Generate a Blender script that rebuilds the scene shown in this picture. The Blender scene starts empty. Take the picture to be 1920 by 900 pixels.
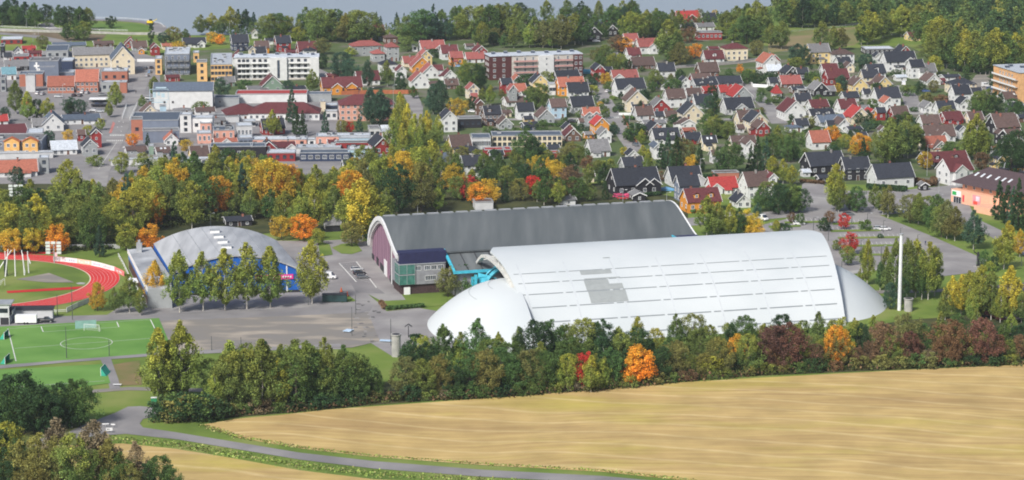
import bpy, math, random
import numpy as np
from math import sin, cos, radians, tan, pi
random.seed(7)
SC = bpy.context.scene
COL = SC.collection
# ------------------------------------------------------------------ camera, light, exposure
PITCH = radians(11.31); FPX = 4900.0; CAMH = 185.0
cam = bpy.data.objects.new('camera', bpy.data.cameras.new('camera')); COL.objects.link(cam)
cam.location = (0, 0, CAMH); cam.rotation_euler = (pi/2 - PITCH, 0, 0)
cam.data.sensor_width = 36; cam.data.lens = FPX/1920*36; cam.data.clip_start = 1; cam.data.clip_end = 40000
SC.camera = cam
w = bpy.data.worlds.new("World"); SC.world = w; w.use_nodes = True
SUN_EL, SUN_AZ = radians(42), radians(212)      # azimuth clockwise from +Y: sun stands behind the camera, to the left
nt = w.node_tree; bg = nt.nodes['Background']
sky = nt.nodes.new('ShaderNodeTexSky'); sky.sky_type = 'NISHITA'; sky.sun_disc = False
sky.sun_elevation = SUN_EL; sky.sun_rotation = SUN_AZ; sky.air_density = 1.0; sky.dust_density = 3.0; sky.ozone_density = 1.0
nt.links.new(sky.outputs[0], bg.inputs[0]); bg.inputs[1].default_value = 0.105
sl = bpy.data.lights.new('sun', 'SUN'); so = bpy.data.objects.new('sun', sl); COL.objects.link(so)
sl.energy = 3.6; sl.angle = radians(10); sl.color = (1.0, 0.965, 0.91)
so.rotation_euler = (pi/2 - SUN_EL, 0, pi - SUN_AZ)
SC.view_settings.view_transform = 'Standard'; SC.view_settings.look = 'None'
SC.view_settings.exposure = 0.25; SC.view_settings.gamma = 1.0
SC.render.engine = 'CYCLES'
SC.cycles.filter_width = 1.9; SC.cycles.max_bounces = 5; SC.cycles.transparent_max_bounces = 4; SC.cycles.volume_bounces = 0
SC.cycles.diffuse_bounces = 3; SC.cycles.glossy_bounces = 2

# ------------------------------------------------------------------ geometry of the view: a photo pixel to a ground point
CP, SP = cos(PITCH), sin(PITCH)
def G(px, py, z=0.0):
    dx = (px-960)/FPX; v = -(py-450)/FPX
    dy = CP + v*SP; dz = -SP + v*CP
    t = (CAMH-z)/-dz
    return (dx*t, dy*t)
def SCL(py):                                     # photo pixels per metre on the ground at that row
    v = -(py-450)/FPX
    return FPX*(SP - v*CP)/CAMH
def TH(py): return PITCH + math.atan((py-450)/FPX)

# ------------------------------------------------------------------ materials
MATS = {}
def ramp_mat(name, c1, c2, scale=1.0, rough=0.85, c3=None, stretch=(1,1,1), detail=6, bump=0.0, bscale=None, spec=0.2, rnd=0.0, metallic=0.0, space='Object', lo=0.35, hi=0.65):
    if name in MATS: return MATS[name]
    m = bpy.data.materials.new(name); m.use_nodes = True; n = m.node_tree.nodes; l = m.node_tree.links
    p = n['Principled BSDF']; p.inputs['Roughness'].default_value = rough
    p.inputs['Specular IOR Level'].default_value = spec; p.inputs['Metallic'].default_value = metallic
    tc = n.new('ShaderNodeTexCoord'); mp = n.new('ShaderNodeMapping'); mp.inputs['Scale'].default_value = stretch
    l.new(tc.outputs[space], mp.inputs[0])
    no = n.new('ShaderNodeTexNoise'); no.inputs['Scale'].default_value = scale; no.inputs['Detail'].default_value = detail
    l.new(mp.outputs[0], no.inputs['Vector'])
    r = n.new('ShaderNodeValToRGB'); e = r.color_ramp.elements
    e[0].position = lo; e[0].color = (*c1, 1); e[1].position = hi; e[1].color = (*c2, 1)
    if c3: x = r.color_ramp.elements.new((lo+hi)/2); x.color = (*c3, 1)
    l.new(no.outputs['Fac'], r.inputs[0]); col = r.outputs[0]
    if rnd:
        oi = n.new('ShaderNodeObjectInfo'); mr = n.new('ShaderNodeMapRange')
        mr.inputs[3].default_value = 1-rnd; mr.inputs[4].default_value = 1+rnd; l.new(oi.outputs['Random'], mr.inputs[0])
        vm = n.new('ShaderNodeVectorMath'); vm.operation = 'SCALE'; l.new(col, vm.inputs[0]); l.new(mr.outputs[0], vm.inputs['Scale']); col = vm.outputs[0]
    l.new(col, p.inputs['Base Color'])
    if bump:
        b = n.new('ShaderNodeBump'); b.inputs['Strength'].default_value = bump; b.inputs['Distance'].default_value = 0.1
        if bscale:
            n2 = n.new('ShaderNodeTexNoise'); n2.inputs['Scale'].default_value = bscale; l.new(mp.outputs[0], n2.inputs['Vector']); l.new(n2.outputs['Fac'], b.inputs['Height'])
        else: l.new(no.outputs['Fac'], b.inputs['Height'])
        l.new(b.outputs[0], p.inputs['Normal'])
    MATS[name] = m; return m
def paint(name, c, rough=0.6, var=0.12, scale=0.6, spec=0.3, rnd=0.06, metallic=0.0):
    return ramp_mat(name, tuple(x*(1-var) for x in c), tuple(min(1, x*(1+var)) for x in c), scale, rough, spec=spec, rnd=rnd, metallic=metallic)

WALLS = dict(w=('white', (.62,.63,.63)), c=('cream', (.66,.58,.43)), y=('yellow', (.68,.52,.24)), f=('tan', (.66,.42,.19)), o=('orange', (.60,.25,.035)),
  r=('red', (.25,.028,.028)), g=('grey', (.30,.32,.33)), b=('light blue', (.38,.52,.62)), k=('black', (.022,.022,.027)), n=('brown', (.13,.075,.055)),
  p=('salmon pink', (.60,.31,.24)), q=('brick', (.38,.15,.10)), v=('green', (.19,.27,.21)), s=('peach', (.74,.42,.26)), d=('navy', (.03,.045,.09)),
  l=('pale grey', (.52,.53,.54)), u=('blue grey', (.16,.19,.25)))
ROOFS = dict(k=('black', (.030,.034,.045)), n=('brown', (.105,.070,.062)), m=('maroon', (.115,.033,.036)), t=('orange tiled', (.32,.112,.075)),
  R=('bright red', (.33,.042,.038)), g=('grey', (.165,.165,.170)), W=('pale grey', (.46,.50,.55)), e=('blue grey', (.09,.115,.155)), a=('teal', (.16,.32,.38)), d=('navy', (.025,.03,.07)),
  i=('dusty red', (.27,.085,.075)))
def wall_m(k): return paint('wall_'+WALLS[k][0].replace(' ','_'), WALLS[k][1], .75, .07, .5)
def roof_m(k):
    nm, c = ROOFS[k]
    return ramp_mat('roof_'+nm.replace(' ','_'), tuple(x*.75 for x in c), tuple(x*1.25 for x in c), 1.2, .7, stretch=(1,3,1), spec=.25, rnd=.15, bump=.3, bscale=6)
GLASS = ramp_mat('window_glass', (.015,.02,.03), (.07,.09,.12), .5, .15, spec=.5, rnd=.5)
WHITE = paint('white_trim', (.74,.75,.75), .6, .04)
DARK = paint('dark_trim', (.03,.03,.035), .6)
CHIM = ramp_mat('chimney_brick', (.20,.07,.05), (.32,.15,.11), 3, .9, rnd=.3)
CHIMG = ramp_mat('chimney_grey', (.2,.2,.2), (.35,.33,.31), 3, .9, rnd=.3)
DOORM = paint('door_paint', (.12,.06,.04), .6, rnd=.4)
CONC = ramp_mat('concrete', (.30,.30,.29), (.42,.41,.39), .6, .9)
ZINC = ramp_mat('zinc', (.34,.36,.38), (.44,.46,.48), .4, .45, metallic=.3)
CYAN = paint('cyan_paint', (.06,.42,.56), .5)
BLUE = ramp_mat('blue_cladding', (.012,.10,.42), (.018,.13,.50), 1.5, .5, stretch=(1,1,.05), spec=.3)

# ------------------------------------------------------------------ mesh helpers
class MB:
    def __init__(s): s.v = []; s.f = []; s.mi = []; s.mats = []
    def mat(s, m):
        if m not in s.mats: s.mats.append(m)
        return s.mats.index(m)
    def quadmesh(s, vs, fs, m):
        o = len(s.v); s.v += vs; i = s.mat(m)
        for f in fs: s.f.append([o+k for k in f]); s.mi.append(i)
    def box(s, x0, x1, y0, y1, z0, z1, m):
        vs = [(x0,y0,z0),(x1,y0,z0),(x1,y1,z0),(x0,y1,z0),(x0,y0,z1),(x1,y0,z1),(x1,y1,z1),(x0,y1,z1)]
        s.quadmesh(vs, [(0,3,2,1),(4,5,6,7),(0,1,5,4),(1,2,6,5),(2,3,7,6),(3,0,4,7)], m)
    def prism(s, poly, z0, z1, m):               # vertical extrusion of a ccw xy outline
        n = len(poly)
        s.quadmesh([(x,y,z0) for x,y in poly]+[(x,y,z1) for x,y in poly], [list(range(n))[::-1], list(range(n,2*n))]+[(i,(i+1)%n,n+(i+1)%n,n+i) for i in range(n)], m)
    def slab(s, a, b, c, d, t, m):               # quad a b c d thickened downwards
        up = [a,b,c,d]; dn = [(p[0],p[1],p[2]-t) for p in up]
        s.quadmesh(up+dn, [(0,1,2,3),(7,6,5,4),(0,4,5,1),(1,5,6,2),(2,6,7,3),(3,7,4,0)], m)
    def tube(s, p0, p1, r0, r1, m, n=8, cap=True):
        p0 = np.array(p0, float); p1 = np.array(p1, float); d = p1-p0; d /= np.linalg.norm(d)+1e-9
        a = np.cross(d, (0,0,1.)) if abs(d[2]) < .9 else np.cross(d, (1.,0,0)); a /= np.linalg.norm(a); b = np.cross(d, a)
        vs = [tuple(p0+r0*(cos(2*pi*i/n)*a+sin(2*pi*i/n)*b)) for i in range(n)] + [tuple(p1+r1*(cos(2*pi*i/n)*a+sin(2*pi*i/n)*b)) for i in range(n)]
        fs = [(i, n+i, n+(i+1)%n, (i+1)%n) for i in range(n)]
        if cap: fs += [list(range(n)), list(range(n,2*n))[::-1]]
        s.quadmesh(vs, fs, m)
    def mesh(s, name):
        me = bpy.data.meshes.new(name); me.from_pydata(s.v, [], s.f)
        for m in s.mats: me.materials.append(m)
        me.polygons.foreach_set('material_index', s.mi); me.update(); return me
    def build(s, name, parent=None):
        o = bpy.data.objects.new(name, s.mesh(name)); COL.objects.link(o)
        if parent: o.parent = parent
        return o
def put(name, me, parent, loc=(0,0,0), rz=0, scale=None):
    o = bpy.data.objects.new(name, me); COL.objects.link(o)
    if parent: o.parent = parent
    o.location = loc; o.rotation_euler = (0,0,rz)
    if scale: o.scale = scale
    return o
def smooth(o):
    o.data.polygons.foreach_set('use_smooth', [True]*len(o.data.polygons)); return o

THINGS = []                                      # (object, description, zone phrase, px) -> labels are written at the end
def tag(o, desc, cat, zone=None, group=None, px=0):
    o['category'] = cat
    if group: o['group'] = group
    THINGS.append([o, desc, zone, px]); return o
def empty(name, x, y, rz=0, z=0):
    o = bpy.data.objects.new(name, None); COL.objects.link(o); o.location = (x,y,z); o.rotation_euler = (0,0,rz); o.empty_display_size = 1; return o

# ------------------------------------------------------------------ ground sheets (pixels of the photo give the outlines on the ground)
def sheet(name, pts, z, m, kind='structure', world=False):
    P = [p if world else G(*p) for p in pts]
    me = bpy.data.meshes.new(name); me.from_pydata([(x,y,z) for x,y in P], [], [list(range(len(P)))])
    me.materials.append(m); o = bpy.data.objects.new(name, me); COL.objects.link(o)
    if me.polygons[0].normal.z < 0: me.flip_normals()
    o['kind'] = kind; return o
GRASS = ramp_mat('grass', (.10,.155,.030), (.20,.235,.065), .05, .95, c3=(.14,.205,.038), bump=.2, bscale=3)
TOWNG = ramp_mat('garden_ground', (.07,.105,.035), (.15,.145,.11), .06, .95, c3=(.09,.125,.045), lo=.38, hi=.62)
ROUGHG = ramp_mat('rough_grass', (.10,.115,.035), (.20,.16,.075), .12, .95, c3=(.12,.145,.04))
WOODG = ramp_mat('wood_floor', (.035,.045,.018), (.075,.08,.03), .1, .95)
ASPH = ramp_mat('asphalt', (.215,.205,.205), (.31,.30,.29), .08, .9, c3=(.255,.245,.245), detail=12)
ASPHD = ramp_mat('asphalt_worn', (.19,.185,.19), (.27,.26,.26), .07, .9)
GRAVEL = ramp_mat('gravel', (.21,.20,.19), (.37,.325,.27), .045, .95, c3=(.215,.20,.18), stretch=(1,2.5,1))
TURF = ramp_mat('artificial_turf', (.10,.225,.045), (.145,.285,.066), .07, .9)
TRACK = ramp_mat('track_surface', (.54,.032,.032), (.62,.048,.044), .06, .85)
TRACKD = ramp_mat('track_straight_surface', (.44,.02,.02), (.50,.03,.028), .06, .85)
LINE = paint('line_paint', (.60,.61,.58), .8, .05)
CREAML = paint('kerb_line', (.62,.55,.40), .8, .05)
def field_mat():
    m = bpy.data.materials.new('stubble'); m.use_nodes = True; n = m.node_tree.nodes; l = m.node_tree.links
    p = n['Principled BSDF']; p.inputs['Roughness'].default_value = .95; p.inputs['Specular IOR Level'].default_value = .1
    tc = n.new('ShaderNodeTexCoord')
    # gentle bend of the drill lines
    big = n.new('ShaderNodeTexNoise'); big.inputs['Scale'].default_value = .011; big.inputs['Detail'].default_value = 2; l.new(tc.outputs['Object'], big.inputs[0])
    sub = n.new('ShaderNodeVectorMath'); sub.operation = 'MULTIPLY_ADD'; sub.inputs[1].default_value = (0, 38, 0); l.new(big.outputs['Color'], sub.inputs[0]); l.new(tc.outputs['Object'], sub.inputs[2])
    mp = n.new('ShaderNodeMapping'); mp.inputs['Rotation'].default_value = (0,0,radians(14)); mp.inputs['Scale'].default_value = (.02,.42,1); l.new(sub.outputs[0], mp.inputs[0])
    st = n.new('ShaderNodeTexNoise'); st.inputs['Scale'].default_value = 1; st.inputs['Detail'].default_value = 5; st.inputs['Roughness'].default_value = .65; l.new(mp.outputs[0], st.inputs[0])
    r = n.new('ShaderNodeValToRGB'); e = r.color_ramp.elements; e[0].position = .3; e[0].color = (.385,.265,.115,1); e[1].position = .72; e[1].color = (.545,.41,.18,1)
    x = e.new(.5); x.color = (.465,.335,.14,1); l.new(st.outputs['Fac'], r.inputs[0])
    pt = n.new('ShaderNodeTexNoise'); pt.inputs['Scale'].default_value = .022; pt.inputs['Detail'].default_value = 7; pt.inputs['Roughness'].default_value=.6
    mp2 = n.new('ShaderNodeMapping'); mp2.inputs['Scale'].default_value = (.55,1.6,1); l.new(tc.outputs['Object'], mp2.inputs[0]); l.new(mp2.outputs[0], pt.inputs[0])
    r2 = n.new('ShaderNodeValToRGB'); e = r2.color_ramp.elements; e[0].position = .52; e[0].color = (0,0,0,1); e[1].position = .66; e[1].color = (1,1,1,1); l.new(pt.outputs['Fac'], r2.inputs[0])
    mx = n.new('ShaderNodeMix'); mx.data_type = 'RGBA'; mx.inputs[7].default_value = (.40,.35,.07,1); l.new(r.outputs[0], mx.inputs[6])
    ml = n.new('ShaderNodeMath'); ml.operation = 'MULTIPLY'; ml.inputs[1].default_value = .6; l.new(r2.outputs[0], ml.inputs[0]); l.new(ml.outputs[0], mx.inputs[0])
    r3 = n.new('ShaderNodeValToRGB'); e = r3.color_ramp.elements; e[0].position = .33; e[0].color = (1,1,1,1); e[1].position = .46; e[1].color = (0,0,0,1); l.new(pt.outputs['Fac'], r3.inputs[0])
    mx2 = n.new('ShaderNodeMix'); mx2.data_type = 'RGBA'; mx2.inputs[7].default_value = (.25,.155,.08,1); l.new(mx.outputs[2], mx2.inputs[6])
    ml2 = n.new('ShaderNodeMath'); ml2.operation = 'MULTIPLY'; ml2.inputs[1].default_value = .42; l.new(r3.outputs[0], ml2.inputs[0]); l.new(ml2.outputs[0], mx2.inputs[0])
    wv = n.new('ShaderNodeTexWave'); wv.bands_direction = 'Y'; wv.inputs['Scale'].default_value = .028; wv.inputs['Distortion'].default_value = 1.2; wv.inputs['Detail'].default_value = 3; wv.inputs['Detail Scale'].default_value = .15
    mw = n.new('ShaderNodeMapping'); mw.inputs['Rotation'].default_value = (0,0,radians(14)); l.new(sub.outputs[0], mw.inputs[0]); l.new(mw.outputs[0], wv.inputs[0])
    rw_ = n.new('ShaderNodeValToRGB'); e = rw_.color_ramp.elements; e[0].position = .93; e[0].color = (0,0,0,1); e[1].position = .99; e[1].color = (1,1,1,1); l.new(wv.outputs['Fac'], rw_.inputs[0])
    fn = n.new('ShaderNodeTexNoise'); fn.inputs['Scale'].default_value = .09; fn.inputs['Detail'].default_value = 9; l.new(tc.outputs['Object'], fn.inputs[0])
    mf = n.new('ShaderNodeMapRange'); mf.inputs[1].default_value = .3; mf.inputs[2].default_value = .7; mf.inputs[3].default_value = .86; mf.inputs[4].default_value = 1.12; l.new(fn.outputs['Fac'], mf.inputs[0])
    mlt = n.new('ShaderNodeMath'); mlt.operation = 'MULTIPLY'; mlt.inputs[1].default_value = .5; l.new(rw_.outputs[0], mlt.inputs[0]); mt2 = n.new('ShaderNodeMath'); mt2.operation = 'MULTIPLY'; l.new(mlt.outputs[0], mt2.inputs[0]); l.new(fn.outputs['Fac'], mt2.inputs[1])
    mx3 = n.new('ShaderNodeMix'); mx3.data_type = 'RGBA'; mx3.inputs[7].default_value = (.68,.56,.32,1); l.new(mx2.outputs[2], mx3.inputs[6]); l.new(mt2.outputs[0], mx3.inputs[0])
    sc_ = n.new('ShaderNodeVectorMath'); sc_.operation = 'SCALE'; l.new(mx3.outputs[2], sc_.inputs[0]); l.new(mf.outputs[0], sc_.inputs['Scale']); l.new(sc_.outputs[0], p.inputs['Base Color'])
    b = n.new('ShaderNodeBump'); b.inputs['Strength'].default_value = .25; b.inputs['Distance'].default_value = .2; l.new(st.outputs['Fac'], b.inputs['Height']); l.new(b.outputs[0], p.inputs['Normal'])
    return m
STUB = field_mat()
def water_mat():
    m = bpy.data.materials.new('lake_water'); m.use_nodes = True; n = m.node_tree.nodes; l = m.node_tree.links
    p = n['Principled BSDF']; p.inputs['Roughness'].default_value = .32; p.inputs['Base Color'].default_value = (.28,.325,.37,1); p.inputs['IOR'].default_value = 1.33
    tc = n.new('ShaderNodeTexCoord'); mp = n.new('ShaderNodeMapping'); mp.inputs['Scale'].default_value = (.3,1,1); l.new(tc.outputs['Object'], mp.inputs[0])
    no = n.new('ShaderNodeTexNoise'); no.inputs['Scale'].default_value = .12; no.inputs['Detail'].default_value = 8; no.inputs['Roughness'].default_value = .7; l.new(mp.outputs[0], no.inputs[0])
    b = n.new('ShaderNodeBump'); b.inputs['Strength'].default_value = .5; b.inputs['Distance'].default_value = 1.0; l.new(no.outputs['Fac'], b.inputs['Height']); l.new(b.outputs[0], p.inputs['Normal'])
    return m
R15 = 15000
hz = bpy.data.materials.new('haze_air'); hz.use_nodes = True; _n = hz.node_tree.nodes; _n.remove(_n['Principled BSDF']); _v = _n.new('ShaderNodeVolumePrincipled')
_v.inputs['Color'].default_value = (.86,.91,1,1); _v.inputs['Density'].default_value = .000055; _v.inputs['Anisotropy'].default_value = .2; hz.node_tree.links.new(_v.outputs[0], _n['Material Output'].inputs['Volume'])
_m = MB(); _m.box(-R15-50,R15+50,-3050,R15*2+50,-1.5,192,hz); _h = _m.build('haze'); _h['kind'] = 'stuff'
sheet('ground', [(-R15,-3000),(R15,-3000),(R15,R15*2),(-R15,R15*2)], 0, GRASS, world=True)
shore = [G(*p) for p in [(-900,34),(0,37),(160,36),(245,37),(300,46),(318,56),(345,66),(400,66),(545,62),(700,56),(850,52),(1000,47),(1200,42),(1350,26),(1440,12),(1560,-6),(2300,-60),(3200,-120)]]
sheet('lake_water', shore+[(R15,4500),(R15,R15*2),(-R15,R15*2),(-R15,1500)], .03, water_mat(), world=True)
sheet('residential_ground', [(300,100),(640,75),(900,70),(1250,60),(1500,95),(1700,85),(1800,130),(2100,170),(2100,330),(1800,350),(1560,345),(1300,360),(1150,340),(880,330),(640,330),(300,330)], .02, TOWNG)
sheet('town_pavement', [(-300,95),(250,95),(300,110),(300,170),(640,190),(640,325),(160,345),(-300,350)], .04, ASPHD)
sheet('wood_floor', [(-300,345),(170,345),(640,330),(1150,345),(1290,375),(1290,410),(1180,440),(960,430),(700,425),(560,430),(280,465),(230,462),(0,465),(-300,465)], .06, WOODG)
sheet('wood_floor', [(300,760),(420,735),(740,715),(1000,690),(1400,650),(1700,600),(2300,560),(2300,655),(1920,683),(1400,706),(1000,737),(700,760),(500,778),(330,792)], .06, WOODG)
sheet('left_wood_floor', [(-200,800),(60,760),(180,800),(230,850),(320,900),(330,1000),(-200,1000)], .065, ROUGHG)
# road of the town centre
sheet('main_street', [(262,112),(248,170),(230,205),(214,226),(206,255),(186,290),(164,335),(150,350),(200,350),(205,322),(232,262),(245,228),(256,200),(272,170),(288,130),(290,112)], .10, ASPH)
sheet('bridge_deck', [(237,198),(230,222),(246,222),(257,198)], .16, paint('bridge_deck', (.30,.30,.30), .9))
for k, row in enumerate(((206,254,234,254), (200,264,232,263))):
    for i in range(9):
        t = i/9; x0 = row[0]+(row[2]-row[0])*t
        sheet('crossing_marking', [(x0,row[1]-1.2),(x0+1.9,row[1]-1.2),(x0+1.9,row[1]+1.2),(x0,row[1]+1.2)], .13, LINE)
sheet('cycle_path', [(212,228),(204,250),(209,250),(216,232)], .13, paint('red_asphalt', (.42,.17,.15), .9))
sheet('centre_line', [(219,266),(184,318),(185,318),(220,266)], .13, LINE)
for p in ((222,229),(230,230),(219,239),(227,238),(226,247)): sheet('lane_arrow', [(p[0],p[1]),(p[0]+2.2,p[1]+.4),(p[0]+1.2,p[1]-1.6)], .13, LINE)
# lakeside loop road and bridge road
def band(name, pts, wpx, z, m):
    L = []; R = []
    for i, (x, y) in enumerate(pts):
        a = G(*pts[max(i-1,0)]); b = G(*pts[min(i+1,len(pts)-1)]); c = G(x,y)
        d = np.array(b)-np.array(a); d /= np.linalg.norm(d); n_ = np.array((-d[1], d[0])); ww = wpx[i] if isinstance(wpx, (list,tuple)) else wpx
        L.append(tuple(np.array(c)+n_*ww/2)); R.append(tuple(np.array(c)-n_*ww/2))
    return sheet(name, L+R[::-1], z, m, world=True)
band('lakeside_road', [(85,47),(100,42),(130,38),(170,37.5),(230,38.5),(275,42),(296,48),(300,55),(292,61),(270,63)], 9, .09, ASPHD)
band('lakeside_road', [(85,47),(98,54),(125,58)], 8, .10, ASPHD)
band('lakeside_road', [(-100,54),(0,55),(160,60),(240,62.5),(320,63)], 9, .12, paint('concrete_road', (.36,.36,.35), .9))
band('lakeside_road', [(-100,60),(0,63),(70,69),(105,76),(120,83)], 9, .09, ASPHD)
sheet('embankment', [(0,59),(120,62),(200,65),(190,76),(120,78),(60,68),(0,64)], .08, ramp_mat('embankment', (.13,.10,.06), (.19,.15,.10), .1, .95))
sheet('lakeside_lawn', [(165,44),(250,43),(280,50),(282,56),(255,59),(170,57)], .08, ramp_mat('lawn', (.09,.17,.03), (.13,.21,.05), .05, .95))
# residential streets
band('street', [(1112,148),(1128,180),(1150,220),(1178,262),(1195,285)], 8, .10, ASPH)
band('street', [(1392,152),(1415,176),(1445,205),(1462,232)], 8, .10, ASPH)
band('street', [(890,224),(1000,224),(1150,222),(1300,226),(1420,222)], 6, .09, ASPH)
band('street', [(1685,160),(1705,180),(1718,215)], 8, .10, ASPH)
band('street', [(770,178),(780,200),(776,240),(760,290)], 7, .10, ASPH)
band('street', [(535,95),(545,110),(610,140),(600,150)], 7, .10, ASPH)
band('railway_embankment', [(1260,128),(1380,119),(1450,110)], 5, .09, GRAVEL)
for k in range(6): sheet('crossing_marking', [(1142+k*3.2,219.3),(1144+k*3.2,219.3),(1144+k*3.2,221.5),(1142+k*3.2,221.5)], .13, LINE)
sheet('sports_field', [(1440,72),(1500,58),(1610,50),(1625,70),(1600,85),(1500,92),(1440,100)], .05, ramp_mat('sports_field', (.14,.17,.05), (.26,.20,.11), .035, .95))
sheet('gravel_yard', [(1830,140),(1880,140),(1880,178),(1800,178)], .05, GRAVEL)
# forecourt, gravel lot, parking
sheet('forecourt', [(180,604),(225,575),(262,560),(262,500),(300,450),(595,452),(700,446),(700,480),(770,575),(860,590),(900,640),(780,668),(735,668),(690,640),(640,655),(300,655),(300,610),(210,612)], .05, ASPH)
sheet('forecourt_lane', [(-100,600),(0,596),(300,588),(560,578),(640,566),(700,572),(690,590),(300,610),(0,616),(-100,620)], .07, ASPHD)
sheet('gravel_lot', [(298,602),(560,592),(690,586),(712,640),(660,652),(320,660)], .09, GRAVEL)
sheet('parking_bay', [(636,494),(668,491),(710,542),(722,551),(668,549)], .09, ASPHD)
for a, b in (((636,494),(668,529)),((668,491),(706,540))): band('bay_line', [a,b], .35, .12, LINE)
for k in range(9):
    t = k/8; a = (636+t*26, 494+t*29); b = (668+t*31, 491+t*40)
    band('bay_line', [a,b], .12, .115, LINE)
sheet('traffic_island', [(622,465),(640,458),(668,456),(679,471),(660,477),(640,476)], .15, GRASS)
sheet('traffic_island', [(596,452),(618,459),(624,478),(600,482)], .15, GRASS)
sheet('traffic_island', [(672,446),(700,444),(700,452),(680,453)], .15, GRASS)
sheet('traffic_island', [(640,556),(652,553),(668,565),(640,568)], .15, GRASS)
sheet('entrance_lawn', [(690,552),(716,565),(838,559),(840,572),(725,584),(712,570)], .12, GRASS)
for i in range(26):
    x, y = random.uniform(660,712), random.uniform(560,640); sheet('asphalt_patch', [(x,y),(x+random.uniform(4,10),y-.5),(x+random.uniform(3,12),y+2),(x+1,y+2.2)], .10+i*.0004, paint('patch%d'%(i%3), ((.10,.10,.10),(.27,.26,.25),(.15,.14,.14))[i%3], .9))
# roads and parking on the right
sheet('road', [(1280,410),(1430,398),(1500,392),(1504,345),(1530,338),(1562,358),(1680,358),(1800,346),(1815,352),(1700,380),(1700,400),(1640,404),(1500,406),(1280,425)], .10, ASPH)
sheet('road', [(1680,362),(1800,350),(1830,410),(1925,455),(2100,540),(2100,600),(1925,482),(1850,440),(1760,405),(1690,385)], .11, ASPH)
sheet('parking_lot', [(1420,424),(1500,405),(1640,400),(1740,440),(1850,488),(1836,510),(1770,518),(1640,506),(1560,515),(1430,480)], .09, ASPH)
for (x0,x1,y) in ((1440,1500,426),(1560,1632,420.5),(1556,1650,434),(1570,1690,447),(1575,1700,462),(1580,1712,479),(1470,1550,418)):
    sheet('planted_strip', [(x0,y-1.9),(x1,y-3.4),(x1+2,y-.1),(x0+2,y+1.9)], .20, GRASS)
    for i in range(int((x1-x0)/9)):
        xx = x0+4+i*9; sheet('parking_marking', [(xx,y-8),(xx+.7,y-8),(xx+3.7,y-2.6),(xx+3,y-2.6)], .125, LINE)
sheet('hall_path', [(1560,512),(1640,503),(1650,506),(1570,519)], .10, CONC)
sheet('park_path', [(1640,545),(1840,541),(1840,546),(1640,551)], .10, GRAVEL)
# road bend under the park
band('road_line', [(1520,370),(1535,371),(1548,372)], .3, .13, LINE)
# football pitches
P1 = [(-110,626),(0,613),(298,597),(324,658),(272,664),(30,683),(-110,694)]
sheet('football_pitch', P1, .12, TURF)
sheet('football_pitch', [(-110,700),(0,694),(196,683),(207,719),(120,730),(0,737),(-110,744)], .12, TURF)
band('path', [(-110,698),(0,688),(120,677),(270,666),(430,658),(640,648)], 4.5, .11, ASPHD)
band('path', [(198,672),(204,690),(212,712),(216,730)], 3.0, .10, ASPHD)
band('path', [(160,735),(240,729),(430,733)], 3.6, .09, GRAVEL)
sheet('worn_lawn', [(212,684),(262,676),(266,722),(216,724)], .08, ramp_mat('worn_lawn', (.13,.15,.045), (.22,.16,.08), .09, .95))
def L3(name, pts, wd=.22, z=.15, m=None): return band(name, pts, wd, z, m or LINE)
L3('pitch_marking', [(15,617),(282,600)], .18); L3('pitch_marking', [(282,600),(292,620),(310,655)], .3); L3('pitch_marking', [(15,617),(30,678)], .3)
L3('pitch_marking', [(27,654),(150,645),(300,634)], .18)
L3('pitch_marking', [(77,613),(81,623)], .3); L3('pitch_marking', [(81,623),(223,614)], .18); L3('pitch_marking', [(219,604),(223,614)], .3)
L3('pitch_marking', [(-90,735),(0,728),(196,715)], .18)
def ring(name, c, r, wd, z, m, a0=0, a1=2*pi, n=64):
    pts = []; inn = []
    for i in range(n+1):
        a = a0+(a1-a0)*i/n; pts.append((c[0]+(r+wd/2)*cos(a), c[1]+(r+wd/2)*sin(a), z)); inn.append((c[0]+(r-wd/2)*cos(a), c[1]+(r-wd/2)*sin(a), z))
    me = bpy.data.meshes.new(name); me.from_pydata(pts+inn, [], [(i, i+1, n+2+i, n+1+i) for i in range(n)]); me.materials.append(m)
    o = bpy.data.objects.new(name, me); COL.objects.link(o); o['kind'] = 'structure'
    if me.polygons[0].normal.z < 0: me.flip_normals()
    return o
ring('pitch_marking', G(162,644), 7.7, .22, .152, LINE)
# running track: bend with eight lanes
TC = (-178.6, 852.5); RI, RO = 37.4, 47.2
yaw = 5
ring('running_track', TC, (RI+RO)/2, RO-RI, .10, TRACK, -pi/2, pi/2, 80)
for sgn, mm in ((1, TRACKD), (-1, TRACK)):
    y0, y1 = TC[1]+sgn*RI, TC[1]+sgn*RO
    sheet('running_track', [(TC[0]-120,y0),(TC[0],y0),(TC[0],y1),(TC[0]-120,y1)], .10, TRACK, world=True)
    for k in range(9):
        y = TC[1]+sgn*(RI+k*1.22); sheet('lane_line', [(TC[0]-120,y-.05),(TC[0],y-.05),(TC[0],y+.05),(TC[0]-120,y+.05)], .13, LINE if k else CREAML, world=True)
for k in range(9): ring('lane_line', TC, RI+k*1.22, .45 if k == 0 else .08, .13, CREAML if k == 0 else LINE, -pi/2, pi/2, 80)
sheet('running_track', [(TC[0]-120,TC[1]+RO),(-161,TC[1]+RO),(-159.5,TC[1]+RO+.2),(-159.5,TC[1]+RO+3.4),(TC[0]-120,TC[1]+RO+4.5)], .105, TRACKD, world=True)
sheet('throwing_sector', [(30,524),(92,512),(140,530),(88,530)], .08, GRAVEL)
sheet('runway', [(12,546),(175,536),(174,541),(14,550)], .09, TRACKD)
sheet('throwing_circle', [(142,531.5),(150,529.5),(160,530.5),(158,533.5),(147,533.5)], .09, CONC)
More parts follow.
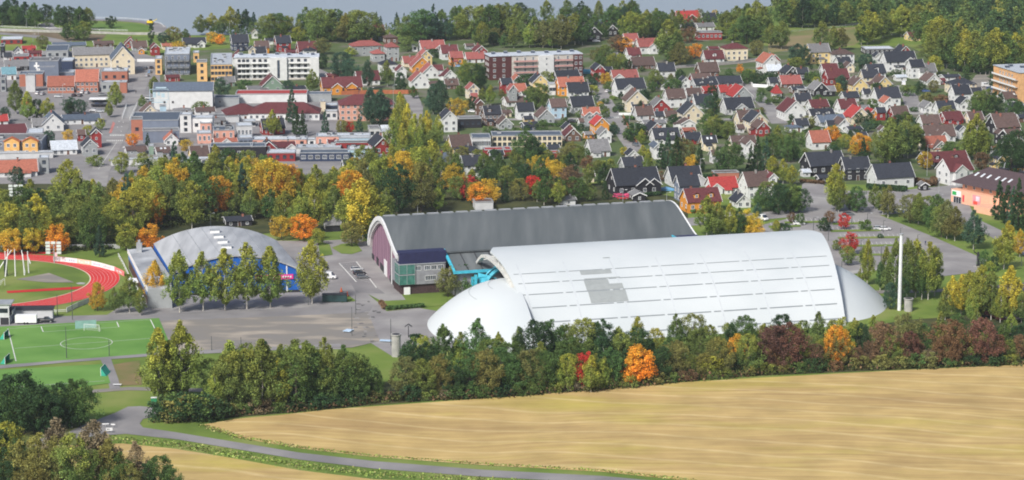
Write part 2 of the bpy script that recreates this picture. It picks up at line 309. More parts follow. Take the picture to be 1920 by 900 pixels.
# fore ground farm road and stubble fields
sheet('farm_road', [(160,796),(215,775),(240,763),(262,762),(300,765),(305,778),(268,786),(262,795),(268,802),(330,811),(440,829),(560,849),(700,865),(900,881),(1130,893),(1260,905),(1300,920),(1100,905),(900,894),(700,879),(560,862),(440,842),(330,824),(235,814),(180,818),(120,826),(60,838),(60,826),(125,812)], .10, ASPHD)
sheet('farm_road', [(-60,795),(0,790),(20,793),(0,800),(-60,806)], .10, ASPHD)
sheet('stubble_field', [(378,797),(440,786),(520,779),(620,768),(760,758),(1000,741),(1200,722),(1400,710),(1700,694),(1920,684),(2500,650),(3000,1300),(1500,1300),(1290,902),(1130,885),(900,872),(700,857),(570,842),(450,822)], .08, STUB)
sheet('stubble_field', [(125,836),(230,832),(330,842),(440,860),(560,882),(700,899),(900,908),(1100,921),(1250,940),(1500,1300),(-400,1300),(-100,900)], .08, STUB)

# ------------------------------------------------------------------ foliage
def crown_mesh(name, seed, H, R, base, prof, nclump, nleaf, leaf, mat, droop=0.0, cr=.2, lobes=.26):
    rg = np.random.default_rng(seed); ph = rg.uniform(0, 6.28, 6)
    C = []
    while len(C) < nclump:
        t = rg.uniform(0,1); r = prof(t)
        if rg.uniform(0,1) > r+.12: continue
        a = rg.uniform(0, 2*pi); q = rg.uniform(.25,1)**.55
        lob = 1+lobes*(sin(2*a+ph[0]+t*4)+.7*sin(3*a+ph[1]-t*6)+.5*sin(5*a+ph[2]+9*t))
        rr = R*r*q*lob
        C.append((rr*cos(a), rr*sin(a), base+(H-base)*t, R*cr*(.6+.6*rg.uniform())*(.55+.45*r)))
    C = np.array(C); k = rg.integers(0, len(C), nleaf)
    off = rg.normal(0, 1, (nleaf,3)); off /= np.linalg.norm(off, axis=1)[:,None]; off *= (rg.uniform(0,1,(nleaf,1))**.4)
    off *= C[k,3:4]; off[:,2] *= 1+droop*1.6
    P = C[k,:3]+off
    P[:,2] = np.clip(P[:,2], base*.6, H*1.01)
    a = rg.normal(0,1,(nleaf,3)); b = rg.normal(0,1,(nleaf,3))
    a[:,2] -= droop*1.5
    a /= np.linalg.norm(a,axis=1)[:,None]; b -= (a*b).sum(1)[:,None]*a; b /= np.linalg.norm(b,axis=1)[:,None]
    s = leaf*rg.uniform(.6,1.3,(nleaf,1)); a *= s*(1+droop); b *= s*.75
    V = np.stack([P-a*.5, P+b*.5, P+a*.5, P-b*.5], 1).reshape(-1,3)
    me = bpy.data.meshes.new(name); me.vertices.add(len(V)); me.vertices.foreach_set('co', V.ravel().astype(np.float32))
    me.loops.add(nleaf*4); me.polygons.add(nleaf)
    me.loops.foreach_set('vertex_index', np.arange(nleaf*4, dtype=np.int32)); me.polygons.foreach_set('loop_start', np.arange(0, nleaf*4, 4, dtype=np.int32))
    try: me.polygons.foreach_set('loop_total', np.full(nleaf, 4, dtype=np.int32))
    except Exception: pass
    me.materials.append(mat); me.update(); me.validate(); return me
def leaf_mat(name='foliage', fixed=None):
    m = bpy.data.materials.new(name); m.use_nodes = True; n = m.node_tree.nodes; l = m.node_tree.links
    p = n['Principled BSDF']; p.inputs['Roughness'].default_value = .7; p.inputs['Specular IOR Level'].default_value = .15
    oi = n.new('ShaderNodeObjectInfo'); tc = n.new('ShaderNodeTexCoord'); ge = n.new('ShaderNodeNewGeometry')
    sep = n.new('ShaderNodeSeparateXYZ'); l.new(tc.outputs['Generated'], sep.inputs[0])
    # autumn tint that some trees carry in the top of the crown: alpha of the object colour says how much
    addn = n.new('ShaderNodeTexNoise'); addn.inputs['Scale'].default_value = .28; addn.inputs['Detail'].default_value = 2; 
    ofs = n.new('ShaderNodeVectorMath'); ofs.operation = 'ADD'; l.new(tc.outputs['Object'], ofs.inputs[0])
    cmb = n.new('ShaderNodeMath'); cmb.operation = 'MULTIPLY'; cmb.inputs[1].default_value = 90; l.new(oi.outputs['Random'], cmb.inputs[0]); l.new(cmb.outputs[0], ofs.inputs[1])
    l.new(ofs.outputs[0], addn.inputs[0])
    t1 = n.new('ShaderNodeMath'); t1.operation = 'MULTIPLY_ADD'; t1.inputs[1].default_value = 1.5; t1.inputs[2].default_value = -.75; l.new(addn.outputs['Fac'], t1.inputs[0])
    t2 = n.new('ShaderNodeMath'); t2.operation = 'ADD'; l.new(sep.outputs['Z'], t2.inputs[0]); l.new(t1.outputs[0], t2.inputs[1])
    t3 = n.new('ShaderNodeMapRange'); t3.inputs[1].default_value = .35; t3.inputs[2].default_value = .95; l.new(t2.outputs[0], t3.inputs[0])
    t4 = n.new('ShaderNodeMath'); t4.operation = 'MULTIPLY'; l.new(t3.outputs[0], t4.inputs[0])
    inv = n.new('ShaderNodeMath'); inv.operation = 'SUBTRACT'; inv.inputs[0].default_value = 1; l.new(oi.outputs['Alpha'], inv.inputs[1]); l.new(inv.outputs[0], t4.inputs[1])
    mx = n.new('ShaderNodeMix'); mx.data_type = 'RGBA'; l.new(t4.outputs[0], mx.inputs[0])
    if fixed: 
        mx.inputs[6].default_value = (*fixed,1); mx.inputs[7].default_value = (.30,.23,.03,1); mx.inputs[0].default_value = 0
    else: l.new(oi.outputs['Color'], mx.inputs[6]); mx.inputs[7].default_value = (.42,.36,.04,1)
    n2 = n.new('ShaderNodeTexNoise'); n2.inputs['Scale'].default_value = .55; n2.inputs['Detail'].default_value = 3; l.new(ofs.outputs[0], n2.inputs[0])
    m1 = n.new('ShaderNodeMapRange'); m1.inputs[1].default_value = .3; m1.inputs[2].default_value = .7; m1.inputs[3].default_value = .62; m1.inputs[4].default_value = 1.5; l.new(n2.outputs['Fac'], m1.inputs[0])
    m2 = n.new('ShaderNodeMapRange'); m2.inputs[3].default_value = .7; m2.inputs[4].default_value = 1.6; l.new(ge.outputs['Random Per Island'], m2.inputs[0])
    m3 = n.new('ShaderNodeMapRange'); m3.inputs[3].default_value = .88; m3.inputs[4].default_value = 1.14; l.new(oi.outputs['Random'], m3.inputs[0])
    a = n.new('ShaderNodeMath'); a.operation = 'MULTIPLY'; l.new(m1.outputs[0], a.inputs[0]); l.new(m2.outputs[0], a.inputs[1])
    b = n.new('ShaderNodeMath'); b.operation = 'MULTIPLY'; l.new(a.outputs[0], b.inputs[0]); l.new(m3.outputs[0], b.inputs[1])
    sc = n.new('ShaderNodeVectorMath'); sc.operation = 'SCALE'; l.new(mx.outputs[2], sc.inputs[0]); l.new(b.outputs[0], sc.inputs['Scale'])
    l.new(sc.outputs[0], p.inputs['Base Color'])
    tr = n.new('ShaderNodeBsdfTranslucent'); l.new(sc.outputs[0], tr.inputs[0]); ms = n.new('ShaderNodeMixShader'); ms.inputs[0].default_value = .2
    l.new(p.outputs[0], ms.inputs[1]); l.new(tr.outputs[0], ms.inputs[2]); l.new(ms.outputs[0], n['Material Output'].inputs[0])
    return m
LEAF = leaf_mat()
BARKW = ramp_mat('birch_bark', (.35,.33,.29), (.62,.60,.55), 2, .8, rnd=.2)
BARKD = ramp_mat('dark_bark', (.05,.04,.03), (.12,.095,.075), 2, .9, rnd=.2)
def trunk_mesh(name, H, r, mat, limbs, seed):
    rg = random.Random(seed); m = MB(); n = 5; pts = [(0,0,0)]
    for i in range(1, n+1): pts.append((rg.uniform(-.2,.2)*i*.5, rg.uniform(-.2,.2)*i*.5, H*i/n))
    for i in range(n): m.tube(pts[i], pts[i+1], r*(1-i/n*.85), r*(1-(i+1)/n*.85), mat, 6, False)
    for k in range(limbs):
        z = H*rg.uniform(.3,.8); a = rg.uniform(0,6.28); ln = H*.2*rg.uniform(.7,1.3); i = min(n-1, int(z/H*n)); b = pts[i]
        f = z/H*n-i; c = pts[i+1]; s = tuple(b[j]+(c[j]-b[j])*f for j in range(3))
        m.tube(s, (s[0]+ln*.7*cos(a), s[1]+ln*.7*sin(a), s[2]+ln*.75), r*.35, r*.08, mat, 5, False)
    return m.mesh(name)
def pb(t): return max(0., min(1, (t/.22)**.7 if t < .22 else 1))*(1-max(0,(t-.3)/.7)**1.7)*.98+.02
def pr(t): return max(0.02, math.sqrt(max(0, 1-(2*t-.95)**2/1.05)))
def ps(t): return max(.03, (1-t)**.85*(1 if t > .06 else .6))
def pp(t): return max(.05, math.sqrt(max(0,1-(1.7*t-.75)**2)))
PROTO = {'birch':[], 'broadleaf':[], 'spruce':[], 'maple':[], 'bush':[], 'poplar':[]}
for i in range(5):
    PROTO['birch'].append((crown_mesh('crown', 10+i, 18, 3.9, 2.6, pb, 120, 8200, .36, LEAF, .45, .27), trunk_mesh('trunk', 16.5, .2, BARKW, 7, i), 18, 3.9))
    PROTO['broadleaf'].append((crown_mesh('crown', 30+i, 14, 5.4, 1.3, pr, 120, 9600, .39, LEAF, 0, .24, .24), trunk_mesh('trunk', 11, .3, BARKD, 9, i+9), 14, 5.4))
    if i < 4:
        PROTO['spruce'].append((crown_mesh('crown', 50+i, 18, 3.8, 1.0, ps, 130, 7000, .37, LEAF, .3, .17, .07), trunk_mesh('trunk', 17, .25, BARKD, 0, i+20), 18, 3.8))
        PROTO['maple'].append((crown_mesh('crown', 70+i, 9, 3.7, 1.5, pr, 60, 4800, .34, LEAF, 0, .3, .14), trunk_mesh('trunk', 7, .2, BARKD, 8, i+30), 9, 3.7))
        PROTO['bush'].append((crown_mesh('crown', 90+i, 4.5, 2.9, .1, pr, 30, 1700, .40, LEAF, 0, .38, .1), trunk_mesh('trunk', 3, .1, BARKD, 4, i+40), 4.5, 2.9))
    if i < 2: PROTO['poplar'].append((crown_mesh('crown', 110+i, 16, 1.5, .8, pp, 60, 2600, .42, LEAF, .2, .4, .05), trunk_mesh('trunk', 14, .2, BARKD, 3, i+50), 16, 1.5))
# colour: name, rgb, alpha (1 = no autumn top)
TCOL = dict(d=('dark green',(.036,.075,.028),1), g=('green',(.070,.130,.038),.97), o=('olive green',(.118,.168,.046),.8), l=('light green',(.165,.235,.052),.6),
  y=('yellow green',(.185,.225,.045),.5), Y=('bright yellow',(.42,.36,.045),.9), a=('amber',(.46,.30,.038),.6), t=('orange',(.60,.23,.028),.6), r=('red',(.45,.045,.035),1),
  w=('russet brown',(.155,.098,.052),1), m=('maroon',(.135,.070,.052),1), b=('blue green',(.050,.100,.060),1), n=('brownish olive',(.15,.155,.052),.9), h=('greyish brown',(.19,.16,.10),1))
SPN = {'birch':'birch', 'broadleaf':'broadleaf tree', 'spruce':'spruce', 'maple':'maple', 'bush':'bush', 'poplar':'columnar tree'}
NAME = {'birch':'birch_tree', 'broadleaf':'broadleaf_tree', 'spruce':'spruce_tree', 'maple':'maple_tree', 'bush':'bush', 'poplar':'columnar_tree'}
KSH = dict(b='birch', r='broadleaf', s='spruce', m='maple', u='bush', p='poplar')
TREES = []
rt = random.Random(5)
def T(x, yt, yb, k, c, zone, ws=1.0):
    kind = KSH[k]; P = rt.choice(PROTO[kind]); s = SCL(yb)
    h = max(1.5, (yb-yt)/s/cos(TH(yb))); sz = h/P[2]
    wid = {'birch':1.12,'broadleaf':.92,'spruce':.88,'maple':1,'bush':1,'poplar':1}[kind]*(1.22 if yb < 125 else 1)
    sx = sz*ws*wid*rt.uniform(.9,1.12)
    if kind in ('birch','broadleaf'): sx = max(sx, .45*ws)
    gx, gy = G(x, yb)
    e = empty(NAME[kind], gx, gy, rt.uniform(0,6.28))
    cn, rgb, al = TCOL[c]; j = rt.uniform(.9,1.12); j2 = rt.uniform(.93,1.08)
    cr = put('crown', P[0], e, scale=(sx,sx,sz)); cr.color = (rgb[0]*j*j2, rgb[1]*j, rgb[2]*j/j2, al if al == 1 else min(1,max(0,al+rt.uniform(-.15,.15))))
    put('trunk', P[1], e, scale=(sz*1.05,sz*1.05,sz))
    e.rotation_euler.z += 0
    hh = 'tall ' if sz*P[2] > 17 else ('small ' if sz*P[2] < 7 and kind != 'bush' else '')
    tag(e, hh+cn+' '+SPN[kind], 'bush' if kind == 'bush' else ('tree' if kind not in ('birch','spruce','maple') else kind+' tree'), zone, None, x)
    TREES.append(e); return e
def interp(tab, x):
    xs = [t[0] for t in tab]; return tuple(np.interp(x, xs, [t[i] for t in tab]) for i in range(1, len(tab[0])))

# ------------------------------------------------------------------ houses
def win_mesh(w_, h_, frame=True, name='window', fm=None, mull=1, depth=.08):
    m = MB(); f = .11 if frame else .04; fm = fm or WHITE          # stands on a wall facing -y; origin at its centre
    m.box(-w_/2-f, w_/2+f, -depth, 0, h_/2, h_/2+f, fm); m.box(-w_/2-f, w_/2+f, -depth, 0, -h_/2-f, -h_/2, fm)
    m.box(-w_/2-f, -w_/2, -depth, 0, -h_/2, h_/2, fm); m.box(w_/2, w_/2+f, -depth, 0, -h_/2, h_/2, fm)
    for k in range(mull): x = -w_/2+w_*(k+1)/(mull+1); m.box(x-.04, x+.04, -depth, -.03, -h_/2, h_/2, fm)
    m.quadmesh([(-w_/2,-.025,-h_/2),(w_/2,-.025,-h_/2),(w_/2,-.025,h_/2),(-w_/2,-.025,h_/2)], [(0,1,2,3)], GLASS)
    return m.mesh(name)
WIN = {'h': win_mesh(1.15, 1.35), 's': win_mesh(.8, 1.0), 'b': win_mesh(1.7, 1.4, mull=2), 'd': win_mesh(1.3,1.4,True,fm=DARK), 't': win_mesh(.9,2.0,True), 'k': win_mesh(1.5,1.3,True,mull=1,fm=paint('maroon_frame',(.18,.05,.045)))}
_dm = MB(); _dm.box(-.5,.5,-.07,0,0,2.1,DOORM); _dm.box(-.6,-.5,-.1,0,0,2.2,WHITE); _dm.box(.5,.6,-.1,0,0,2.2,WHITE); _dm.box(-.6,.6,-.1,0,2.1,2.22,WHITE); DOOR = _dm.mesh('door')
_c = MB(); _c.box(-.35,.35,-.35,.35,-1.2,1.1,CHIM); _c.box(-.42,.42,-.42,.42,1.1,1.22,DARK); CHM = _c.mesh('chimney')
_c = MB(); _c.box(-.35,.35,-.35,.35,-1.2,1.0,CHIMG); _c.box(-.4,.4,-.4,.4,1.0,1.1,DARK); CHM2 = _c.mesh('chimney')
_c = MB(); _c.box(-.45,.45,-.6,.6,0,.08,WHITE); _c.quadmesh([(-.38,-.52,.09),(.38,-.52,.09),(.38,.52,.09),(-.38,.52,.09)],[(0,1,2,3)],ramp_mat('skylight_glass',(.5,.55,.6),(.7,.75,.8),.5,.2)); SKYL = _c.mesh('skylight')
def gable_roof(m, L, D, hw, rise, mt, t=.22, oe=.45, og=.4, x0=None):
    hx = L/2+og; s = rise/(D/2); e = D/2+oe; ze = hw-oe*s; zr = hw+rise
    for sg in (-1, 1):
        a,b,c,d = (-hx,sg*e,ze+t),(hx,sg*e,ze+t),(hx,0,zr+t),(-hx,0,zr+t)
        if sg < 0: m.slab(a,b,c,d,t,mt)
        else: m.slab(b,a,d,c,t,mt)
def hip_roof(m, L, D, hw, rise, mt, oe=.5):
    a = L/2+oe; b = D/2+oe; r = max(.1, L/2-D/2*.95); z0 = hw-.05
    vs = [(-a,-b,z0),(a,-b,z0),(a,b,z0),(-a,b,z0),(-r,0,hw+rise),(r,0,hw+rise)]
    m.quadmesh(vs, [(0,1,5,4),(1,2,5),(2,3,4,5),(3,0,4),(0,3,2,1)], mt)
def gable_wall(m, L, D, hw, rise, mt, base=-.3):
    x = L/2; y = D/2
    vs = [(-x,-y,base),(x,-y,base),(x,y,base),(-x,y,base),(-x,-y,hw),(x,-y,hw),(x,y,hw),(-x,y,hw),(-x,0,hw+rise),(x,0,hw+rise)]
    m.quadmesh(vs, [(0,1,5,4),(2,3,7,6),(3,0,4,8,7),(1,2,6,9,5),(4,5,9,8),(6,7,8,9)], mt)
def barge(m, L, D, hw, rise, mt, oe=.45, og=.4, ends=(-1,1)):
    s = rise/(D/2); e = D/2+oe+.05; ze = hw-(oe+.05)*s+.22; zr = hw+rise+.24
    for ex in ends:
        x0 = ex*(L/2+og)+(0.02 if ex > 0 else -.12); x1 = x0+.10
        for sg in (-1,1):
            vs = [(x0,sg*e,ze-.33),(x0,0,zr-.33),(x0,0,zr+.04),(x0,sg*e,ze+.04),(x1,sg*e,ze-.33),(x1,0,zr-.33),(x1,0,zr+.04),(x1,sg*e,ze+.04)]
            m.quadmesh(vs, [(0,1,2,3),(7,6,5,4),(0,4,5,1),(3,2,6,7),(0,3,7,4),(1,5,6,2)], mt)
RG = [(0,0),(0,0),(480,0),(960,0),(1440,0),(0,200),(480,200),(960,200),(1440,200)]
WH = {'w','c','y','l','g'}
rh = random.Random(11)
HOUSES = []
def zone_house(x, y):
    if y > 300 and x > 900: return 'among the houses behind the dark hall' if x < 1440 else 'by the road to the pink shop'
    if x < 260: return 'by the wide street to the lake' if y > 150 else 'in the far corner by the lake bridge'
    if x < 470: return 'around the big white windowless hall' if y > 110 else 'behind the yellow apartment blocks'
    if x < 735: return 'near the white balcony block' if y < 165 else 'behind the autumn wood'
    if x < 900: return 'left of the brown balcony block' if y < 180 else 'behind the yellow birches'
    if x < 1125: return ('in front of the brown block' if y < 190 else 'around the long cream building') if y > 100 else 'up by the lakeside trees'
    if x < 1400:
        if y < 110: return 'up by the lakeside trees'
        return 'at the top of the village street' if y < 165 else ('in middle rows between the streets' if y < 222 else 'below the crossing street')
    if y < 120: return 'below the forest edge'
    if x < 1680: return 'in upper rows before the sports field' if y < 170 else ('in middle rows right of both streets' if y < 225 else 'behind the black houses')
    return 'in the right hand village' if y < 200 else 'near the tall yellow birch'
def H(rg, x0, x1, yr, yb, typ, wc, rc, D=None, phi=None, ch=1, nw=None, xg=(), sk=0, kind='house', zone=None, desc=None, trim=None, rise=None):
    ox, oy = RG[rg]; x0 = ox+x0/4; x1 = ox+x1/4; yr = oy+yr/4; yb = oy+yb/4
    s = SCL(yb); W = (x1-x0)/s; th = TH(yb); cx = (x0+x1)/2
    phid = {'S':15,'G':13,'H':14}[typ] + rh.uniform(-3,3) if phi is None else phi
    ph = radians(phid); sp_, cp_ = abs(sin(ph)), cos(ph)
    if typ in 'SH':
        Dm = D or max(3.5, min(8.5, W*.72)); L = max(3, (W-Dm*sp_-.5)/cp_); hr = ((yb-yr)/s - sin(th)*Dm*.5)/cos(th); rot = ph; dep = Dm
    else:
        Lg = D or min(10, max(4, W*1.1)); Dm = max(3, (W-Lg*sp_*.6-.8)/cp_); L = Lg; hr = (yb-yr)/s/cos(th); rot = ph+pi/2; dep = L
    hr = max(3.0, hr); ri = rise or Dm/2*(tan(radians(43)) if typ != 'H' else tan(radians(27)))
    hw = hr-ri
    if hw < 2.3: hw = min(2.3, hr*.7); ri = hr-hw
    if hw > 8.5 and W < 20: ri = min(hr-8, Dm*.6); hw = hr-ri
    gx, gy = G(cx, yb); gy += dep/2*cos(ph)+.5
    gx *= gy/(gy-dep/2)
    base = empty(kind.replace(' ','_'), gx, gy, rot)
    wm = wall_m(wc); rm = roof_m(rc); tm = WHITE if trim is None else trim
    m = MB(); gable_wall(m, L, Dm, hw, ri if typ != 'H' else 0.01, wm); m.build('wall', base)
    m = MB()
    if typ == 'H': hip_roof(m, L, Dm, hw, ri, rm)
    else: gable_roof(m, L, Dm, hw, ri, rm)
    ro = m.build('roof', base)
    if typ != 'H': m = MB(); barge(m, L, Dm, hw, ri, tm, ends=(-1,)); m.build('bargeboard', base); m = MB(); barge(m, L, Dm, hw, ri, tm, ends=(1,)); m.build('bargeboard', base)
    if ch and W > 7: put('chimney', CHM if rh.random() < .6 else CHM2, ro, (L*rh.uniform(-.3,.3), rh.choice((-1,1))*.5, hw+ri))
    # windows on the walls that face the view and on the gables
    small = hr < 4.2
    wk = WIN['s'] if small or W < 7 else WIN['h']
    if wc in 'wcl': wk = WIN['h'] if not small else WIN['s']
    fl = [hw*.5+.1] if hw < 4.6 else ([1.5, 4.2] if hw < 7.4 else [1.5,4.2,6.9])
    sides = [(-1, 0)] if typ in 'SH' else [(1, pi)]
    nlen = nw if nw is not None else max(1, min(4, int(L/3.0)))
    for sg, r in sides:
        for z in fl:
            for i in range(nlen):
                x = -L/2+L*(i+.5)/nlen+rh.uniform(-.2,.2)
                if z < 2 and i == nlen//2 and fl[0] == z and W > 8 and typ != 'G': put('door', DOOR, base, (x, sg*Dm/2-.02*0, 0), r); continue
                put('window', wk, base, (x, sg*Dm/2, z), r)
    ng = 1 if Dm < 5 else 2
    for z in fl:
        for i in range(ng): put('window', wk, base, (-L/2, -Dm/2+Dm*(i+.5)/ng, z), -pi/2)
    if typ != 'H' and ri > 1.9: put('window', WIN['s'], base, (-L/2, 0, hw+ri*.35), -pi/2)
    for (fx, gw) in xg:                           # gabled wing towards the view
        e = MB(); hr2 = gw/2*.75; lw = 3.2
        M_ = MB(); gable_wall(M_, lw, gw, hw, hr2, wm); M_.v = [(fx*L - y, -Dm/2+lw/2-1.6+x, z) for x,y,z in M_.v]; wgo = M_.build('gable_wing', base)
        M_ = MB(); gable_roof(M_, lw+1.6, gw, hw, hr2, rm, og=.3); M_.v = [(fx*L - y, -Dm/2+lw/2-.8+x, z) for x,y,z in M_.v]; M_.build('wing_roof', wgo)
        M_ = MB(); barge(M_, lw+1.6, gw, hw, hr2, tm, og=.3, ends=(-1,)); M_.v = [(fx*L - y, -Dm/2+lw/2-.8+x, z) for x,y,z in M_.v]; M_.build('bargeboard', wgo)
        for z in fl: put('window', wk, wgo, (fx*L, -Dm/2-1.6, z))
    for i in range(sk):
        a = math.atan2(ri, Dm/2); o = put('skylight', SKYL, ro, (L*(-.3+.6*(i+.5)/sk), -Dm*.27, hw+ri*.5+.33)); o.rotation_euler = (a,0,0)
    if kind == 'house' and W > 7.5 and typ == 'S' and not xg and ri > 2.2 and rh.random() < .18:      # dormers on the front slope
        for fx in ((-.22,.22) if (L > 11 and rh.random() < .6) else (rh.choice((-.2,0,.2)),)):
            dw = 2.0; zb = hw+ri*.22; yd = -Dm*.5+Dm*.5*.22; M_ = MB(); zt = hw+ri*.62; yt_ = -Dm*.5*(1-.66)
            M_.box(fx*L-dw/2, fx*L+dw/2, yd, yt_+1.0, zb-.3, zt, wm); dm = M_.build('dormer', ro)
            M_ = MB(); M_.slab((fx*L-dw/2-.25,yd-.3,zt-.02),(fx*L,yd-.3,zt+.75),(fx*L,yt_+1.6,zt+.75),(fx*L-dw/2-.25,yt_+1.6,zt-.02),.14,rm); M_.slab((fx*L,yd-.3,zt+.75),(fx*L+dw/2+.25,yd-.3,zt-.02),(fx*L+dw/2+.25,yt_+1.6,zt-.02),(fx*L,yt_+1.6,zt+.75),.14,rm); M_.build('dormer_roof', dm)
            put('window', WIN['s'], dm, (fx*L, yd, (zb+zt)/2+.1))
    if kind == 'house' and W > 7 and typ in 'SG' and rh.random() < .4:                                # lean-to porch or lower extension
        sg = -1 if typ == 'S' else 1; pl_ = rh.uniform(2.5, L*.45); pd = rh.uniform(1.6, 2.8); px_ = L*rh.uniform(-.25,.25); hp = min(2.5, hw*.75)
        M_ = MB(); y0, y1 = sorted((sg*Dm/2, sg*(Dm/2+pd))); M_.box(px_-pl_/2, px_+pl_/2, y0, y1, -.3, hp, wm); pc = M_.build('porch', base)
        M_ = MB(); yo = sg*(Dm/2+pd+.3); yi = sg*(Dm/2+.02); q = [(px_-pl_/2-.25,yo,hp+.05),(px_+pl_/2+.25,yo,hp+.05),(px_+pl_/2+.25,yi,hp+.85),(px_-pl_/2-.25,yi,hp+.85)]
        M_.slab(*(q if sg < 0 else q[::-1]), .15, rm); M_.build('porch_roof', pc)
        put('window', WIN['s'], pc, (px_, sg*(Dm/2+pd), hp*.55), 0 if sg < 0 else pi)
    kd = kind
    if kind == 'house' and W < 6.5: kd = 'shed' if hr < 4.5 else 'narrow house'
    d = desc or ('%s %s with %s %sroof' % (WALLS[wc][0], kd, ROOFS[rc][0], 'hipped ' if typ == 'H' else ''))
    if kd == 'house' and len(xg): d = '%s gable fronted house, %s roof' % (WALLS[wc][0], ROOFS[rc][0])
    tag(base, d, 'house' if kind == 'house' and kd != 'shed' else ('shed' if kd == 'shed' else 'building'), zone or zone_house(cx, yb), None, cx)
    HOUSES.append((base, cx, yb)); return base
def B(rg, x0, x1, yt, yb, wc, rc, D=12, phi=8, nf=None, nx=None, wk='d', kind='shop building', zone=None, desc=None, band_=False, vents=0, par=True, sidewin=True):
    ox, oy = RG[rg]; x0 = ox+x0/4; x1 = ox+x1/4; yt = oy+yt/4; yb = oy+yb/4
    s = SCL(yb); W = (x1-x0)/s; cx = (x0+x1)/2; ph = radians(phi); th = TH(yb)
    L = max(2, (W-D*abs(sin(ph)))/cos(ph)); h = max(2.2, (yb-yt)/s/cos(th)); gx, gy = G(cx, yb); k_ = 1+D/2/gy; gy += D/2*cos(ph)+.5; gx *= k_
    base = empty(kind.replace(' ','_'), gx, gy, ph)
    wm = wall_m(wc); rm = roof_m(rc)
    m = MB(); m.box(-L/2, L/2, -D/2, D/2, -.3, h, wm); m.build('wall', base)
    m = MB(); m.box(-L/2+.02, L/2-.02, -D/2+.02, D/2-.02, h+.003, h+.12, rm)
    ro = m.build('roof', base)
    if par:
        m = MB(); q = .28
        m.box(-L/2-q/2, L/2+q/2, -D/2-q/2, -D/2+q, h+.13, h+.5, ZINC); m.box(-L/2-q/2, L/2+q/2, D/2-q, D/2+q/2, h+.13, h+.5, ZINC)
        m.box(-L/2-q/2, -L/2+q, -D/2+q, D/2-q, h+.13, h+.5, ZINC); m.box(L/2-q, L/2+q/2, -D/2+q, D/2-q, h+.13, h+.5, ZINC); m.build('parapet', ro)
    for i in range(vents):
        m = MB(); a, b, c = rh.uniform(.5,1.2), rh.uniform(.5,1.2), rh.uniform(.6,1.4); m.box(-a,a,-b,b,0,c,ZINC); m.box(-a-.1,a+.1,-b-.1,b+.1,c,c+.12,DARK)
        v = m.build('roof_vent', ro); v.location = (L*rh.uniform(-.42,.42), D*rh.uniform(-.35,.35), h+.12)
    nf = nf if nf is not None else max(1, round(h/3.3)); nx = nx if nx is not None else max(1, min(9, int(L/3.2)))
    for f in range(nf):
        z = h*(f+.55)/nf
        if band_ and L > 4:
            m = MB(); m.box(-L*.46, L*.46, -.06, 0, -.6, .6, GLASS); m.box(-L*.46, L*.46, -.09, 0, -.7, -.6, WHITE); m.box(-L*.46, L*.46, -.09, 0, .6, .7, WHITE)
            o = m.build('window_band', base); o.location = (0, -D/2, z)
        else:
            for i in range(nx): put('window', WIN[wk], base, (-L/2+L*(i+.5)/nx, -D/2, z))
        if sidewin:
            for i in range(max(0, min(3, int(D/4)))): put('window', WIN[wk], base, (-L/2, -D/2+D*(i+.5)/max(1,min(3,int(D/4))), z), -pi/2)
    d = desc or '%s flat roofed %s' % (WALLS[wc][0], kind)
    tag(base, d, 'building', zone or zone_house(cx, yb), None, cx); HOUSES.append((base, cx, yb))
    base['L'] = L; base['D'] = D; base['h'] = h
    return base
# ---- upper left: town centre by the lake
B(1,0,180,300,332,'r','W',D=14,desc='red low hall with pale roof'); H(1,155,275,345,395,'S','r','R'); H(1,205,320,380,430,'S','r','m'); H(1,95,180,360,425,'G','w','k')
B(1,0,45,350,435,'k','k',desc='black flat roofed block'); H(1,20,95,395,455,'S','w','k'); B(1,100,225,425,470,'r','g',D=9)
H(1,380,655,318,372,'S','g','e',D=12,nw=0,desc='long blue grey roofed hall'); B(1,330,540,385,440,'g','e',D=26,desc='grey low hall with cyan corner',nx=3)
H(1,690,860,308,358,'S','n','n',nw=3); H(1,925,1030,290,362,'G','r','m'); H(1,975,1110,308,382,'S','g','n'); H(1,1030,1090,363,408,'G','o','n'); H(1,1120,1205,330,418,'G','r','m')
H(1,1200,1370,328,372,'S','c','t'); H(1,1360,1550,283,356,'S','w','k',xg=((.3,4),)); H(1,1720,1872,260,382,'S','d','k'); H(1,1860,1920,350,480,'G','c','k'); H(1,1735,1835,395,500,'G','w','m')
H(1,15,232,450,530,'S','k','g',D=12,desc='black hall with grey roof and arched windows',zone='by the bridge')
H(1,535,865,355,505,'S','c','g',D=11,nw=8,rise=3.2,ch=0,kind='school building',desc='long cream school building with grey roof')
H(1,815,1025,352,560,'G','c','e',D=20,rise=4.5,ch=0,kind='school building',desc='cream gabled school wing with square tower')
B(1,878,930,368,440,'c','W',D=4,nf=1,nx=1,phi=13,kind='stair tower',desc='small cream tower above the school wing',sidewin=False)
hotel = B(1,228,460,462,610,'u','g',D=16,nf=0,phi=4,kind='theatre',desc='dark windowless theatre block with white emblem',vents=2)
B(1,458,562,462,545,'d','W',D=14,nf=0,phi=4,kind='annex',desc='navy box annex beside the theatre'); B(1,425,565,548,600,'u','W',D=10,nf=0,phi=4,kind='annex',desc='low grey annex before the theatre')
H(1,355,568,572,700,'S','q','t',D=9,nw=7,ch=0,phi=5,kind='brick hall',desc='brick hall with orange tiled roof and arched windows',zone='by the bridge'); H(1,566,752,522,694,'S','q','t',D=11,nw=5,ch=0,phi=5,kind='brick hall',desc='taller brick hall with orange tiled roof')
B(1,148,335,560,650,'q','e',D=11,phi=5,nf=0); B(1,195,271,568,692,'l','g',D=6,phi=5,nf=0,kind='lift tower',desc='pale concrete tower before the brick hall')
